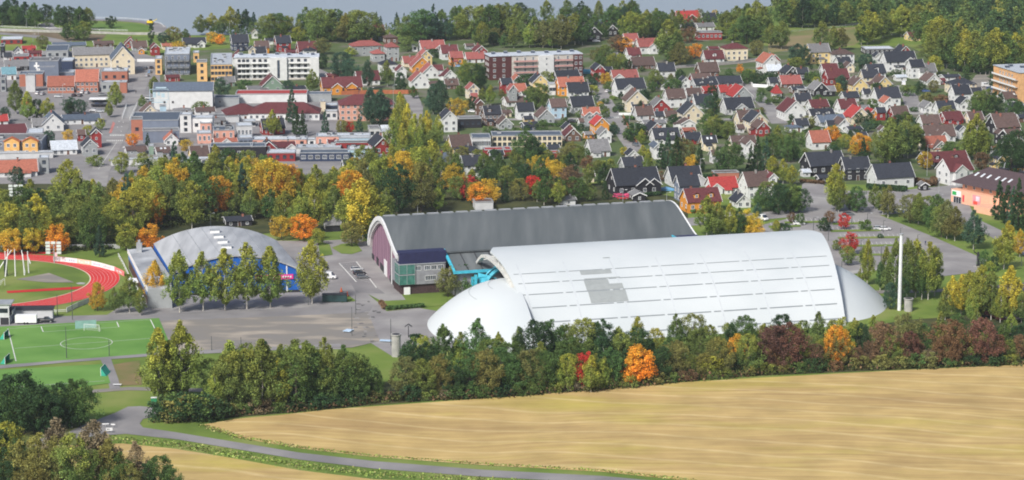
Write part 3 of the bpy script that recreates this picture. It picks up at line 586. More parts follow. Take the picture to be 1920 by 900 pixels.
B(1,764,968,538,625,'q','W',D=12,phi=5,nx=3,nf=1,vents=3); B(1,760,905,622,692,'g','W',D=6,phi=5,nf=1,nx=3); B(1,900,958,620,700,'q','l' if False else 'W',D=6,phi=5,nf=0)
H(1,0,130,505,600,'S','w','a'); B(1,0,60,590,690,'g','g')
# yellow apartment blocks with steel balconies
def balcony_block(rg, x0, x1, yt, yb, wc, D, nfl, nbay, frame, label, roof='W', zone=None, phi=6, vents=6, solid=WHITE, wk='t'):
    b = B(rg, x0, x1, yt, yb, wc, roof, D=D, phi=phi, nf=0, kind='apartment block', desc=label, vents=vents, zone=zone)
    L, h = b['L'], b['h']
    for f in range(nfl):
        for i in range(nbay):
            x = -L/2+L*(i+.5)/nbay; z0 = h*f/nfl
            put('window', WIN[wk], b, (x-.7, -D/2, z0+h/nfl*.5)); 
            bl = L/nbay*.42
            m = MB(); m.box(-bl,bl,-1.5,0,0,.16,CONC); m.box(-bl,bl,-1.5,-1.44,.16,1.05,frame); m.box(-bl,-bl+.06,-1.44,0,.16,1.05,frame); m.box(bl-.06,bl,-1.44,0,.16,1.05,frame)
            o = m.build('balcony', b); o.location = (x, -D/2-.002, z0+.12)
        for i in range(3): put('window', WIN['h'], b, (-L/2, -D/2+D*(i+.5)/3, z0+h/nfl*.55), -pi/2)
    return b
GREYR = paint('steel_rail', (.16,.18,.21), .5)
balcony_block(1,1222,1450,412,562,'u',30,3,4,GREYR,'grey balcony front of the yellow apartment block',zone='above the big white hall')
B(1,1160,1226,445,562,'f','W',D=12,phi=6,nx=1,nf=3,kind='apartment block',desc='yellow end tower of the apartment block'); B(1,1290,1335,445,545,'f','W',D=2.4,phi=6,nx=1,nf=2,kind='stair tower',desc='narrow yellow stair tower between grey balconies',sidewin=False)
B(1,1445,1500,400,470,'f','W',D=9,phi=6,nx=1,nf=1,kind='stair tower',desc='yellow stair tower behind the apartment roof'); B(1,1472,1562,470,612,'f','g',D=10,phi=6,nx=1,nf=3,kind='apartment block',desc='yellow front wing with one window column')
yb2 = B(1,1550,1778,488,615,'f','W',D=46,phi=6,nx=6,nf=3,kind='apartment block',desc='yellow apartment block with pale roof and small windows',vents=7)
H(1,1625,1768,575,650,'S','v','g'); H(1,1228,1355,575,612,'S','r','m'); B(1,1200,1300,740,775,'l','g',D=5,nf=0)
# big white windowless hall
wh = H(1,1152,1612,618,822,'S','w','e',D=15,phi=4,nw=0,ch=0,rise=3.0,kind='warehouse',desc='big white windowless hall with faint blue emblem',zone='below the yellow blocks')
H(1,1040,1195,790,882,'G','c','n',D=9); H(1,1450,1620,805,872,'S','w','n'); B(1,1195,1250,800,850,'b','e',D=4,nf=0,kind='container',desc='blue storage box beside the white hall')
# library or station canopy in the car park
def canopy(rg,x0,x1,y,yb,D,m_,label,zone):
    ox, oy = RG[rg]; X0=ox+x0/4; X1=ox+x1/4; Y=oy+y/4; Yb=oy+yb/4; s=SCL(Yb); h=(Yb-Y)/s; L=(X1-X0)/s; gx,gy=G((X0+X1)/2,Yb); e=empty('shelter',gx,gy+D/2,radians(3))
    m=MB(); m.box(-L/2,L/2,-D/2,D/2,h,h+.35,m_); m.build('roof',e)
    for sx in (-.45,0,.45):
        for sy in (-.4,.4): m=MB(); m.tube((L*sx,D*sy,0),(L*sx,D*sy,h),.12,.12,DARK); m.build('post',e)
    m=MB(); m.box(-L/2+.5,L/2-.5,D*.3,D*.3+.1,0,h*.8,GLASS); m.build('back_wall',e)
    tag(e,label,'shelter',zone,None,(X0+X1)/2)
canopy(1,665,805,748,775,6,WHITE,'white flat shelter over parked bicycles','in the town car park'); canopy(1,680,800,790,805,4,DARK,'dark low shelter','in the town car park')
# brown and white balcony blocks
def long_block(x0, x1, yt, yb, D, segs, phi, label, zone, nfl):
    s = SCL(yb); W = (x1-x0)/s; ph = radians(phi); L = (W-D*sin(ph))/cos(ph); h = (yb-yt)/s/cos(TH(yb)); gx, gy = G((x0+x1)/2, yb); gx *= 1+D/2/gy; gy += D/2
    b = empty('apartment_block', gx, gy, ph); m = MB()
    for a, c, mt, pr_ in segs: m.box(-L/2+L*a, -L/2+L*c, -D/2-pr_, D/2, -.3, h-(.0 if pr_ else .35), mt)
    m.build('wall', b)
    m = MB(); m.box(-L/2-.3, L/2+.3, -D/2-.3, D/2+.3, h+.01, h+.35, roof_m('W')); ro = m.build('roof', b)
    for i in range(7):
        m = MB(); m.box(-.9,.9,-.9,.9,0,1.0,ROOFD); m.box(-1,1,-1,1,1.0,1.1,ZINC); v = m.build('roof_vent', ro); v.location = (-L/2+L*(i+.5)/7, rh.uniform(0,D*.3), h+.352)
    return b, L, h
ROOFD = paint('vent_dark', (.06,.08,.12), .6)
RB = wall_m('w'); BRN = paint('dark_brown_cladding', (.085,.028,.028), .7); CRM = paint('pale_cladding', (.50,.47,.43), .8)
PINKR = paint('pink_rail', (.50,.27,.25), .6)
b, L, h = long_block(908,1092,104,148,13,((0,.235,BRN,0),(.235,.52,CRM,0),(.52,.68,RB,2.2),(.68,.9,CRM,0),(.9,1,BRN,1.2)),13,'', '',4)
tag(b, 'long brown and white apartment block with curved pink balconies', 'building', None, None, 1000); b['label'] = 'long brown and white apartment block with curved pink balconies'
for f in range(4):
    z = .3+f*(h-.6)/4
    for a, c in ((.25,.51),(.69,.89)):
        m = MB(); m.box(0, L*(c-a), -1.6, 0, 0, .14, CONC); m.box(0, L*(c-a), -1.6, -1.52, .14, .95, PINKR)
        o = m.build('balcony', b); o.location = (-L/2+L*a, -6.5-.003, z)
        n_ = int(L*(c-a)/3.4)
        for i in range(n_): put('window', WIN['t'], b, (-L/2+L*(a+(c-a)*(i+.5)/n_), -6.5, z+1.5))
    put('window', WIN['s'], b, (-L/2+L*.60, -8.7, z+1.6))
    for x in (.05,.15): put('window', WIN['h'], b, (-L/2+L*x, -6.5, z+1.6))
    for x in (.925,.975): put('window', WIN['h'], b, (-L/2+L*x, -7.7, z+1.6))
    for y in (-3,0,3): put('window', WIN['h'], b, (-L/2, y, z+1.6), -pi/2)
b, L, h = long_block(440,600,108,150,13,((0,.42,RB,0),(.42,.62,RB,1.8),(.62,.9,RB,0),(.9,1,RB,1.0)),4,'','',4)
tag(b, 'white four storey balcony block with tall slit window', 'building', None, None, 540); b['label'] = 'white four storey balcony block with tall slit window'
for f in range(4):
    z = .3+f*(h-.6)/4
    for a, c in ((.03,.18),(.2,.40),(.64,.88)):
        m = MB(); m.box(0, L*(c-a), -1.5, 0, 0, .14, CONC); m.box(0, L*(c-a), -1.5, -1.44, .14, .95, WHITE if f else CRM); m.box(L*(c-a)/2-.06, L*(c-a)/2+.06, -1.44, 0, .14, 2.6, GREYR)
        o = m.build('balcony', b); o.location = (-L/2+L*a, -6.5-.003, z)
        for i in range(3): put('window', WIN['d'], b, (-L/2+L*(a+(c-a)*(i+.5)/3), -6.5, z+1.5))
m = MB(); m.box(-.55,.55,-.05,0,1.2,h-1.2,GLASS); m.box(-.65,-.55,-.09,0,1.2,h-1.2,DARK); m.box(.55,.65,-.09,0,1.2,h-1.2,DARK); o = m.build('stair_window', b); o.location = (-L/2+L*.52, -8.3, 0)
# orange timber apartment block at the right edge
b, L, h = long_block(1868,1990,136,192,30,((0,.02,paint('larch_cladding',(.62,.36,.17),.8),0),(.02,1,paint('larch_cladding',(.62,.36,.17),.8),0)),14,'','',4)
tag(b, 'timber clad apartment block with white side balconies', 'building', None, None, 1900); b['label'] = 'timber clad apartment block with white side balconies'
for f in range(4):
    z = .3+f*(h-.6)/4
    m = MB(); m.box(-1.5,0,-14,14,0,.14,CONC); m.box(-1.5,-1.44,-14,14,.14,.9,WHITE); o = m.build('balcony', b); o.location = (-L/2-.003, 0, z)
    for y in (-7,-3.5,0,3.5,7): put('window', WIN['h'], b, (-L/2, y, z+1.6), -pi/2)
    for x in (.4,.6,.8): put('window', WIN['s'], b, (-L/2+L*x, -15, z+1.6))
# ---- left middle: commercial buildings (region 5)
H(5,-60,75,60,145,'S','w','R',D=9); H(5,-80,245,132,240,'S','r','m',D=24,rise=5.5,ch=0,nw=6,kind='sports barn',desc='large red barn with maroon roof')
H(5,228,360,88,184,'S','w','g'); H(5,300,492,58,184,'G','w','e',D=14); H(5,450,762,58,132,'S','w','e',D=10,nw=5,desc='low blue grey roofed arcade with red posts')
B(5,190,340,205,250,'l','W',D=14,nf=0); 
gb = B(5,-60,345,258,372,'u','g',D=18,nx=7,nf=2,phi=2,kind='hotel building',desc='blue grey hotel with two orange bays',vents=3,wk='h')
for x in (-.06,.29):
    m = MB(); gable_wall(m, 2.2, 6.4, 6.8, 1.6, paint('orange_bay',(.62,.36,.12),.7)); m.v = [(gb['L']*x-y, -9-1.1+xx, z) for xx,y,z in m.v]; bay = m.build('bay', gb)
    m = MB(); gable_roof(m, 2.4, 6.4, 6.8, 1.6, paint('orange_trim',(.45,.13,.05),.7)); m.v = [(gb['L']*x-y, -9-1.1+xx, z) for xx,y,z in m.v]; m.build('bay_roof', bay)
    for z in (2,5):
        for q in (-1.4,1.4): put('window', WIN['h'], bay, (gb['L']*x+q, -11.2, z))
H(5,362,592,255,362,'S','w','W',D=10,ch=0,nw=4,desc='pale glass roofed pavilion'); H(5,600,742,248,372,'G','g','k'); H(5,672,772,170,310,'G','r','k'); H(5,575,640,175,260,'S','r','n')
H(5,-60,292,402,528,'S','w','t',D=9,nw=6,desc='long white house with orange tiled roof'); B(5,290,378,392,505,'g','W',D=8); B(5,-60,400,365,392,'l','W',D=5,nf=0,desc='long pale flat canopy roof')
B(5,978,1080,100,255,'q','g',D=8,nx=1,nf=1); B(5,1075,1288,118,156,'w','g',D=12,nx=2,nf=1,desc='white upper storey with two dark windows'); B(5,980,1365,108,165,'u','e',D=26,nf=0,phi=4)
B(5,1065,1352,186,272,'u','g',D=8,nf=0,desc='dark windowless shop wall'); B(5,1355,1442,66,198,'w','W',D=7,nx=1,nf=3,phi=2); B(5,1438,1602,92,195,'w','W',D=9,nf=1,nx=2,phi=2)
H(5,1290,1440,25,62,'H','w','g')
B(5,1472,1592,205,278,'p','W',D=8,nx=3,nf=1,wk='t'); B(5,1495,1592,128,205,'p','W',D=7,nx=2,nf=1,wk='t'); B(5,1588,1768,182,255,'p','e',D=12,nx=3,nf=1,wk='t',vents=5); B(5,1765,1900,150,245,'l','W',D=10,nx=4,nf=1,wk='t')
H(5,1588,1788,248,300,'S','w','t',xg=((0,4),)); B(5,1780,1900,240,305,'u','W',D=8,nf=1,nx=3)
H(5,920,1112,302,362,'S','g','n'); B(5,1110,1158,300,362,'v','W',D=5,nf=0); H(5,1155,1285,305,372,'S','g','n',sk=2); H(5,1218,1345,205,290,'G','w','t')
H(5,1402,1582,296,418,'S','y','n',nw=6,D=9); B(5,1578,1902,305,402,'k','e',D=10,nf=1,nx=5,wk='b',phi=3); B(5,1390,1900,405,436,'w','W',D=5,nf=1,nx=9,phi=3,desc='long white single storey shop front')
H(5,1560,1738,428,525,'S','w','k'); B(5,830,1240,405,440,'l','W',D=4,nf=0,desc='low pale garage row'); H(5,1480,1700,430,500,'S','d','k'); B(5,1240,1400,430,470,'w','W',D=6)
H(5,1550,1700,92,140,'S','g','g'); B(5,1820,1920,120,150,'w','W',D=6,nf=1,nx=4); B(5,1560,1800,80,120,'l','g',D=10,nf=0)
# ---- centre: school complex with maroon roofs and the red roofed gym
H(1,1650,1990,775,905,'H','w','m',D=16,rise=4,nw=5,ch=0,kind='school building',desc='white school wing with maroon hipped roof')
H(2,-60,490,765,905,'H','w','m',D=16,rise=4.2,nw=12,ch=0,phi=2,kind='school building',desc='long white school building with maroon hipped roof')
B(2,-150,392,710,775,'w','R',D=14,nf=0,phi=2,kind='gymnasium',desc='white gymnasium with flat bright red roof'); B(2,392,570,712,765,'g','e',D=9,nf=0,phi=2,kind='gymnasium',desc='grey rounded annex beside the gymnasium')
B(1,1612,1800,740,800,'g','e',D=9,nf=0,phi=2,kind='gymnasium',desc='grey vaulted annex left of the gymnasium')
B(2,485,520,765,860,'c','W',D=6,nf=0); B(2,520,612,795,850,'d','W',D=7,nf=1,nx=4,phi=2,wk='d'); B(2,520,612,840,900,'l','W',D=5,nf=1,nx=2,phi=2)
H(2,608,1045,705,908,'H','p','m',D=15,rise=4,nw=9,ch=1,phi=6,kind='office building',desc='salmon two storey office with maroon hipped roof')
H(2,20,225,890,1010,'S','r','k',D=8,zone='before the maroon roofed school')
# ---- region 2 houses
H(2,-20,105,308,402,'S','o','n'); H(2,130,267,268,388,'S','r','k'); H(2,295,462,312,402,'S','r','m'); H(2,345,460,355,420,'H','w','k'); H(2,62,135,288,335,'S','w','k'); H(2,-30,80,352,425,'S','w','k'); H(2,215,300,385,420,'S','r','m')
H(2,692,955,302,420,'H','g','i',D=10,nw=4); H(2,950,1080,315,462,'H','g','i',D=9); H(2,850,972,368,465,'H','g','i',D=8)
H(2,865,968,190,302,'S','b','m'); H(2,948,1068,255,335,'H','n','n'); H(2,1210,1422,303,392,'S','w','i',xg=((.25,5),)); B(2,1163,1215,345,388,'w','W',D=5,nf=1,nx=1); H(2,1368,1520,338,450,'S','w','m'); H(2,1440,1556,388,492,'S','o','i'); H(2,1556,1722,392,472,'S','w','i'); H(2,1620,1732,345,412,'G','r','m'); H(2,1560,1640,328,372,'S','g','n')
H(2,1205,1322,382,490,'G','y','i'); H(2,1083,1218,422,500,'S','c','i'); H(2,1148,1322,428,545,'G','o','i'); H(2,1228,1372,488,590,'G','w','i'); H(2,1318,1405,488,570,'S','w','m'); H(2,1388,1502,528,610,'G','w','m'); H(2,1142,1298,548,665,'G','w','i'); H(2,1398,1522,592,670,'S','n','n'); H(2,1280,1380,610,665,'S','w','n')
H(2,908,1068,446,545,'H','w','k'); H(2,1038,1132,498,590,'G','w','m'); H(2,730,935,533,640,'S','w','m'); H(2,475,802,578,708,'S','o','m',D=9,nw=7,xg=((-.15,5),(.22,5)),desc='long orange house with two porch gables'); H(2,518,625,560,600,'S','r','m')
H(2,25,208,572,695,'G','v','m',D=12); H(2,195,380,650,700,'S','w','k'); H(2,-80,90,645,700,'S','r','g'); H(2,1838,1925,182,272,'G','w','g'); H(2,1500,1540,163,235,'G','w','n'); H(2,1568,1672,632,748,'G','c','i'); H(2,1645,1702,750,875,'G','n','m')
H(2,1688,1842,795,945,'S','n','k',nw=4,desc='dark brown house with row of white dormers'); H(2,1822,1925,588,705,'S','r','k'); H(2,1878,1960,640,800,'G','g','i'); H(2,1600,1665,700,760,'S','p','i'); H(2,-40,20,225,290,'G','w','n'); H(2,1790,1920,840,880,'S','c','n')
# ---- region 6
H(6,1368,1512,36,192,'G','w','k',D=10,desc='tall white gabled house with black roof'); B(6,1508,1692,95,162,'k','g',D=8,nf=1,nx=4); B(6,1700,1835,60,140,'k','e',D=6,nf=1,nx=3,wk='h'); H(6,1798,1925,85,172,'G','g','n')
H(6,1425,1622,212,352,'S','y','n',D=9); H(6,1478,1692,288,395,'H','w','k',D=9); H(6,1520,1704,366,530,'S','w','k'); H(6,1262,1465,348,478,'S','b','e')
B(6,1610,1762,240,322,'l','e',D=12,nx=8,nf=1,phi=4,wk='t',kind='office building',desc='grey office with vertical dark window strips')
B(6,1760,2295,222,305,'c','e',D=12,nx=14,nf=2,phi=3,kind='school building',desc='long cream two storey building with flat roof',zone='behind the autumn wood',vents=3)
B(6,1700,1860,330,372,'r','R',D=7,nf=0,kind='garage',desc='red low garage row'); B(6,1850,1920,328,378,'r','R',D=8,nf=0,kind='garage',desc='red low garage row'); H(6,1740,1860,330,400,'S','g','k')
# shopping street cluster
B(6,-40,385,252,302,'p','W',D=9,nx=6,nf=1,phi=2,vents=4); H(6,100,305,265,345,'S','w','m',xg=((.3,4),)); B(6,-50,85,305,400,'k','e',D=10,nf=0,nx=2); H(6,0,180,262,380,'G','r','k',D=9)
B(6,85,300,352,412,'r','W',D=9,nf=1,nx=4,phi=2); B(6,300,640,332,352,'l','W',D=9,nf=0,phi=2,vents=4); B(6,330,705,352,412,'d','e',D=9,nf=1,nx=7,phi=2,wk='b')
B(6,452,860,228,300,'p','W',D=9,nf=1,nx=7,phi=2,wk='t',vents=5); H(6,530,640,250,308,'S','w','m',xg=((.1,4),)); B(6,622,860,240,312,'b','W',D=6,nf=1,nx=5,phi=2,wk='h'); B(6,600,850,275,330,'r','k',D=5,nf=1,nx=4,phi=2)
H(6,840,1020,235,400,'G','r','k',D=14); B(6,690,925,328,400,'b','W',D=9,nf=1,nx=4,phi=2,vents=5); B(6,780,962,388,470,'b','e',D=8,nf=1,nx=3,phi=2,vents=2); H(6,640,740,400,480,'S','w','k')
H(6,925,1028,140,235,'S','c','y' if False else 'W',D=7); B(6,930,1028,195,330,'w','W',D=8,nf=2,nx=2); B(6,835,935,168,240,'l','g',D=9,nf=1,nx=2); H(6,960,1022,220,330,'G','p','n')
B(6,380,450,252,300,'w','W',D=5,nf=1,nx=1); H(6,820,920,480,560,'S','r','n'); H(6,560,640,560,640,'S','d','k')
H(6,583,645,718,850,'G','w','g',desc='small white gabled hut',D=8); H(6,495,638,828,940,'S','k','g',desc='black hut with grey roof',nw=0); B(6,1625,1780,722,775,'l','n',D=7,nf=0,kind='shed',desc='pale rusty roofed shed')
H(6,0,60,720,770,'S','k','k'); B(5,750,985,852,930,'g','g',D=7,nf=1,nx=4,phi=4,kind='clubhouse',desc='grey clubhouse between the trees behind the track'); H(5,1660,1900,838,900,'S','k','k',desc='long dark low hut')
# ---- region 3: the village, upper right of centre
H(3,1210,1410,82,172,'S','r','R',xg=((.1,6),)); H(3,1405,1535,98,170,'S','k','k'); H(3,1255,1372,170,228,'S','g','k'); H(3,1365,1520,172,230,'S','w','g'); B(3,1375,1572,248,300,'r','g',D=9,nf=1,nx=6,phi=4,wk='h')
H(3,592,795,168,275,'S','k','k',D=10); H(3,535,668,205,312,'G','k','k',D=11); H(3,700,790,190,275,'G','k','g'); H(3,1105,1155,228,315,'G','c','t'); H(3,820,950,252,335,'S','w','i'); H(3,915,1105,288,405,'S','w','i',xg=((.2,5.5),)); H(3,842,968,358,445,'S','w','m'); H(3,870,1075,428,520,'S','n','n',D=10)
H(3,748,785,400,440,'S','l','g'); H(3,1072,1225,472,580,'S','w','k'); H(3,1418,1592,378,470,'S','w','m'); H(3,1562,1768,322,455,'H','c','m',D=10); H(3,1460,1552,350,395,'S','w','m'); H(3,1372,1552,468,590,'S','n','n',D=9); H(3,1322,1500,552,640,'S','r','n'); H(3,1838,1995,412,555,'G','w','t',D=12)
H(3,592,692,488,615,'G','r','k',D=10); H(3,678,752,502,600,'S','r','k'); H(3,728,948,525,612,'S','w','i',xg=((-.3,5),)); H(3,745,1003,588,725,'S','w','k',xg=((-.12,5),),D=9); H(3,298,512,528,615,'S','k','k'); H(3,318,548,578,720,'S','o','t'); H(3,128,272,562,700,'G','y','k',D=10); B(3,265,326,635,715,'w','W',D=6,nf=1,nx=2); H(3,395,578,618,730,'S','w','k')
H(3,-10,82,568,650,'G','w','t'); H(3,-20,112,628,725,'S','g','t'); H(3,60,180,690,740,'S','w','k'); H(3,-80,110,725,800,'S','w','n'); H(3,18,168,772,898,'S','w','k',sk=0); H(3,168,318,822,945,'G','g','n',D=10); H(3,262,412,742,890,'S','b','n'); H(3,412,618,722,850,'S','l','k'); H(3,513,662,806,945,'S','g','t',xg=((-.22,4.5),(.22,4.5)))
H(3,1083,1212,608,675,'G','w','k'); H(3,1245,1335,582,680,'G','w','k'); H(3,1335,1545,590,668,'S','l','k'); H(3,1452,1725,572,655,'S','g','k',D=9); H(3,1128,1302,668,808,'S','w','n'); H(3,1288,1425,662,785,'S','w','n'); H(3,1338,1515,706,815,'S','l','k'); H(3,1402,1562,648,715,'S','r','R'); H(3,1533,1660,638,740,'S','g','R'); H(3,1612,1795,652,760,'G','g','R',D=11)
H(3,1558,1815,732,860,'S','l','k',xg=((.0,5.5),),D=9); H(3,828,1012,682,840,'G','c','n'); H(3,1018,1185,745,845,'G','r','g',D=9); H(3,903,1065,798,905,'S','l','n'); H(3,883,1022,778,845,'S','w','k'); H(3,1062,1138,838,905,'S','w','k'); H(3,1128,1252,832,905,'S','g','n'); H(3,1243,1425,782,935,'G','c','k',D=10); H(3,1662,1872,828,965,'S','c','n'); H(3,1738,1908,848,1000,'G','c','k',D=10); H(3,900,1010,668,720,'S','w','k')
# ---- region 7
H(7,585,725,85,245,'G','o','R',D=9); H(7,538,595,188,245,'S','o','g'); H(7,628,745,168,275,'G','w','g',D=8); H(7,372,515,165,262,'G','n','m',D=9); H(7,368,470,130,205,'G','c','k'); H(7,78,158,72,130,'S','y','k'); H(7,60,202,128,172,'S','d','k')
H(7,543,738,246,378,'S','w','g',D=9); H(7,253,358,288,355,'S','w','k'); B(7,262,358,352,392,'r','R',D=6,nf=0,kind='garage',desc='bright red low garage'); H(7,798,992,378,485,'S','g','k'); H(7,848,945,328,400,'G','w','k'); H(7,488,560,90,150,'S','w','n')
H(7,708,1112,458,668,'S','k','k',D=12,xg=((.12,6.5),(.33,6)),nw=4,desc='large black house with two white edged gables'); H(7,878,1002,648,712,'G','k','g'); H(7,1143,1425,448,600,'S','l','k',D=10,xg=((.35,6),)); H(7,1213,1408,516,712,'S','u','k'); H(7,1256,1568,612,795,'S','o','m',D=9); H(7,1448,1692,528,650,'S','w','R',D=9,xg=((-.35,5),)); H(7,1698,1940,488,690,'S','w','n',D=10); H(7,1638,1785,662,760,'G','w','k')
H(7,958,1155,105,160,'S','w','g'); H(7,992,1132,125,218,'G','p','k'); H(7,1028,1262,160,275,'S','w','k',D=9); H(7,1243,1378,98,165,'G','w','n',D=7); H(7,1262,1378,168,215,'S','r','t'); H(7,1038,1115,282,395,'G','w','e',D=9); H(7,1343,1398,192,258,'G','w','g'); H(7,1408,1535,218,330,'S','c','k',sk=2); H(7,1478,1558,328,425,'S','w','n'); H(7,1618,1835,218,345,'S','c','n'); H(7,1718,1805,255,395,'G','w','n',D=9)
H(7,1678,1738,135,200,'S','l','n'); H(7,1798,1925,115,225,'G','r','n',D=9); H(7,540,620,485,570,'S','c','n'); H(7,340,480,700,740,'S','w','g'); B(7,1500,1700,505,540,'q','n',D=5,nf=0,kind='garage',desc='low brown garage row'); H(7,1275,1420,195,280,'S','r','k')
# ---- region 4
H(4,278,462,328,475,'S','y','g'); H(4,450,645,368,480,'H','w','n',D=9); H(4,493,625,428,505,'S','w','k'); H(4,558,645,472,545,'G','c','n'); B(4,705,935,372,410,'k','W',D=12,nf=1,nx=6,wk='h',phi=5,desc='black bungalow with pale flat roof',kind='bungalow'); H(4,953,1062,348,420,'G','r','k'); H(4,1023,1185,238,305,'S','y','m')
H(4,783,855,398,485,'G','w','k'); H(4,838,1110,386,535,'S','w','k',D=10,xg=((.25,5.5),)); H(4,1033,1168,448,590,'S','w','k'); H(4,1103,1258,476,590,'S','w','g'); H(4,1148,1285,558,640,'G','w','n'); H(4,713,882,482,585,'S','w','k'); H(4,683,832,522,615,'S','c','k'); H(4,383,528,478,605,'S','w','m'); H(4,405,608,518,645,'S','r','m'); H(4,598,735,588,700,'G','y','n'); H(4,778,918,578,665,'G','y','n'); H(4,713,792,618,665,'S','c','n')
H(4,93,222,502,585,'G','k','k'); H(4,198,302,508,605,'S','k','k'); H(4,68,252,566,660,'S','n','i'); H(4,-10,78,582,655,'S','w','k'); H(4,23,103,632,745,'H','w','R',D=5.5,ch=0,rise=4.2,desc='white turret with pointed red roof'); H(4,158,275,648,705,'S','n','k'); B(4,205,308,672,708,'w','W',D=6,nf=1,nx=3); H(4,303,445,622,728,'G','k','g',D=9); H(4,410,505,645,725,'S','k','g')
H(4,183,322,698,795,'S','w','k'); H(4,538,682,688,765,'S','l','k'); H(4,698,772,668,745,'S','w','k'); H(4,772,992,656,795,'S','w','k',D=9); H(4,808,948,702,785,'S','n','n'); H(4,838,940,732,835,'G','w','t'); H(4,73,275,758,905,'G','w','m',D=12); H(4,283,455,748,835,'S','w','m'); H(4,498,668,743,855,'S','w','m'); H(4,278,502,816,905,'S','w','k'); H(4,577,752,812,935,'G','c','R',D=12); H(4,712,822,822,905,'G','o','R'); H(4,798,882,808,905,'S','r','k'); H(4,893,1058,798,905,'S','r','n'); H(4,668,760,790,850,'S','w','g')
H(4,1138,1245,768,855,'G','w','g'); H(4,1238,1402,758,870,'S','w','k'); H(4,1353,1518,638,800,'S','w','k'); H(4,1408,1518,735,835,'G','w','k'); H(4,1328,1558,586,705,'H','c','k',D=10); H(4,1288,1440,562,610,'S','w','k'); H(4,1508,1605,658,725,'S','w','k'); H(4,1733,1878,688,775,'S','w','n'); H(4,1778,1920,768,860,'S','g','k'); H(4,1118,1292,862,960,'S','w','n'); H(4,1278,1462,838,930,'S','r','m'); H(4,1468,1615,838,930,'S','c','n'); H(4,1648,1860,850,930,'S','g','n'); H(4,-15,82,412,495,'G','r','t'); H(4,-30,102,478,560,'S','l','W'); H(4,1275,1322,588,635,'S','r','m'); H(4,1000,1060,510,560,'S','w','n'); H(4,940,1040,590,610,'S','w','W')
H(4,1860,1960,860,920,'S','n','k'); H(4,700,760,500,540,'S','w','n')
# ---- region 8
H(8,1168,1242,85,150,'G','w','n'); H(8,338,582,62,150,'S','l','e'); H(8,183,305,90,175,'S','w','k'); H(8,122,255,132,195,'H','w','e'); H(8,490,600,95,195,'G','w','n',D=9); H(8,428,520,105,185,'S','w','k'); H(8,568,705,148,205,'S','l','k'); H(8,638,745,192,265,'S','w','k'); H(8,283,462,180,325,'S','w','t',D=9); H(8,1133,1402,138,270,'S','w','n',D=9); H(8,1248,1352,192,285,'G','w','n',D=7); H(8,1408,1482,148,245,'G','w','k')
H(8,1125,1345,222,345,'S','c','t'); H(8,1198,1345,262,350,'G','w','n',D=8); H(8,1118,1505,338,450,'S','k','m',D=9,nw=3); H(8,1638,1882,62,210,'S','k','n',D=10,nw=4); H(8,1700,1775,178,295,'G','k','n'); H(8,1748,1905,168,255,'S','g','n'); H(8,1258,1535,385,585,'S','w','m',D=9,phi=28,xg=((-.1,6),),nw=2,desc='white house with red roof beside the road')
H(8,238,578,338,515,'S','k','k',D=10,phi=20,desc='black two storey house with white trim'); H(8,528,762,378,555,'S','k','k',D=9,phi=12,desc='black house with white chimney side gable'); H(8,638,765,448,530,'S','k','e',D=5); H(8,742,1092,426,612,'S','l','k',D=10,nw=3,desc='long white cottage under large black roof'); H(8,352,462,515,575,'S','k','k'); H(8,1678,1805,346,490,'G','y','k',D=9); H(8,1663,1750,298,360,'S','w','t'); H(8,1122,1205,572,632,'G','k','g',D=3.5,kind='shed',desc='black garden shed with grey roof')
H(8,-25,48,505,685,'G','w','m',D=9); H(8,1800,1920,250,330,'S','r','n'); H(8,240,320,498,530,'S','l','W'); H(8,1780,1920,430,500,'S','o','k'); H(8,832,880,150,230,'G','w','n')

# ---- pink supermarket with large brown roof
_a = radians(-56); _g = np.array(G(1783,378)); _r = np.array((cos(_a)*-13-sin(_a)*-12, sin(_a)*-13+cos(_a)*-12)); e = empty('supermarket', *(_g-_r), _a); SM = e
PK = paint('pink_render', (.72,.40,.27), .8, .05); BR = ramp_mat('supermarket_roof', (.065,.045,.05), (.10,.07,.075), 1, .8, stretch=(1,4,1), rnd=.05)
m = MB(); m.box(-13,22,-12,-3,-.3,5.2,PK); m.build('ground_floor', e)
m = MB(); m.box(-10,22,-9,12,-.3,8.2,PK); m.build('upper_floor', e)
m = MB(); m.quadmesh([(-14,-11.5,7.6),(25,-11.5,7.6),(25,14,7.6),(-14,14,7.6),(-6,1,13.5),(25,1,13.5)], [(0,1,5,4),(2,3,4,5),(3,0,4),(1,2,5),(0,3,2,1)], BR); ro = m.build('roof', e)
for i in range(6):
    o = put('skylight', SKYL, ro, (-7+i*3.4+(i>2)*1.2,-4.5,11.0)); o.rotation_euler = (radians(25),0,0); o.scale = (1.1,2,1)
for i in range(6): put('window', WIN['h'], e, (-8+i*4.5,-9,6.6))
m = MB(); m.box(-12.6,-7.5,-.12,0,2.6,4.8,WHITE); m.box(-12.2,-10,-.2,-.12,3.0,4.4,paint('sign_green',(.03,.35,.08),.5)); o = m.build('shop_sign', e); o.location = (0,-12,0)
m = MB(); m.box(-11.5,-7.2,-.15,0,0,2.4,GLASS); [m.box(-11.5+k*1.4,-11.4+k*1.4,-.2,-.15,0,2.4,WHITE) for k in range(4)]; o = m.build('glass_door', e); o.location = (0,-12.01,0)
m = MB(); m.box(-1,3.2,-.12,0,.8,4.6,paint('poster_pink',(.75,.30,.33),.6)); m.box(-.6,1.6,-.15,-.12,1.0,2.2,paint('poster_red',(.7,.08,.05),.6)); m.box(.8,2.8,-.15,-.12,2.4,4.2,paint('poster_pale',(.75,.62,.7),.6)); o = m.build('poster', e); o.location = (0,-12,0)
m = MB(); m.box(-6.6,-5.7,-.12,0,1.0,3.6,paint('banner_red',(.65,.05,.08),.6)); o = m.build('banner', e); o.location = (0,-12,0)
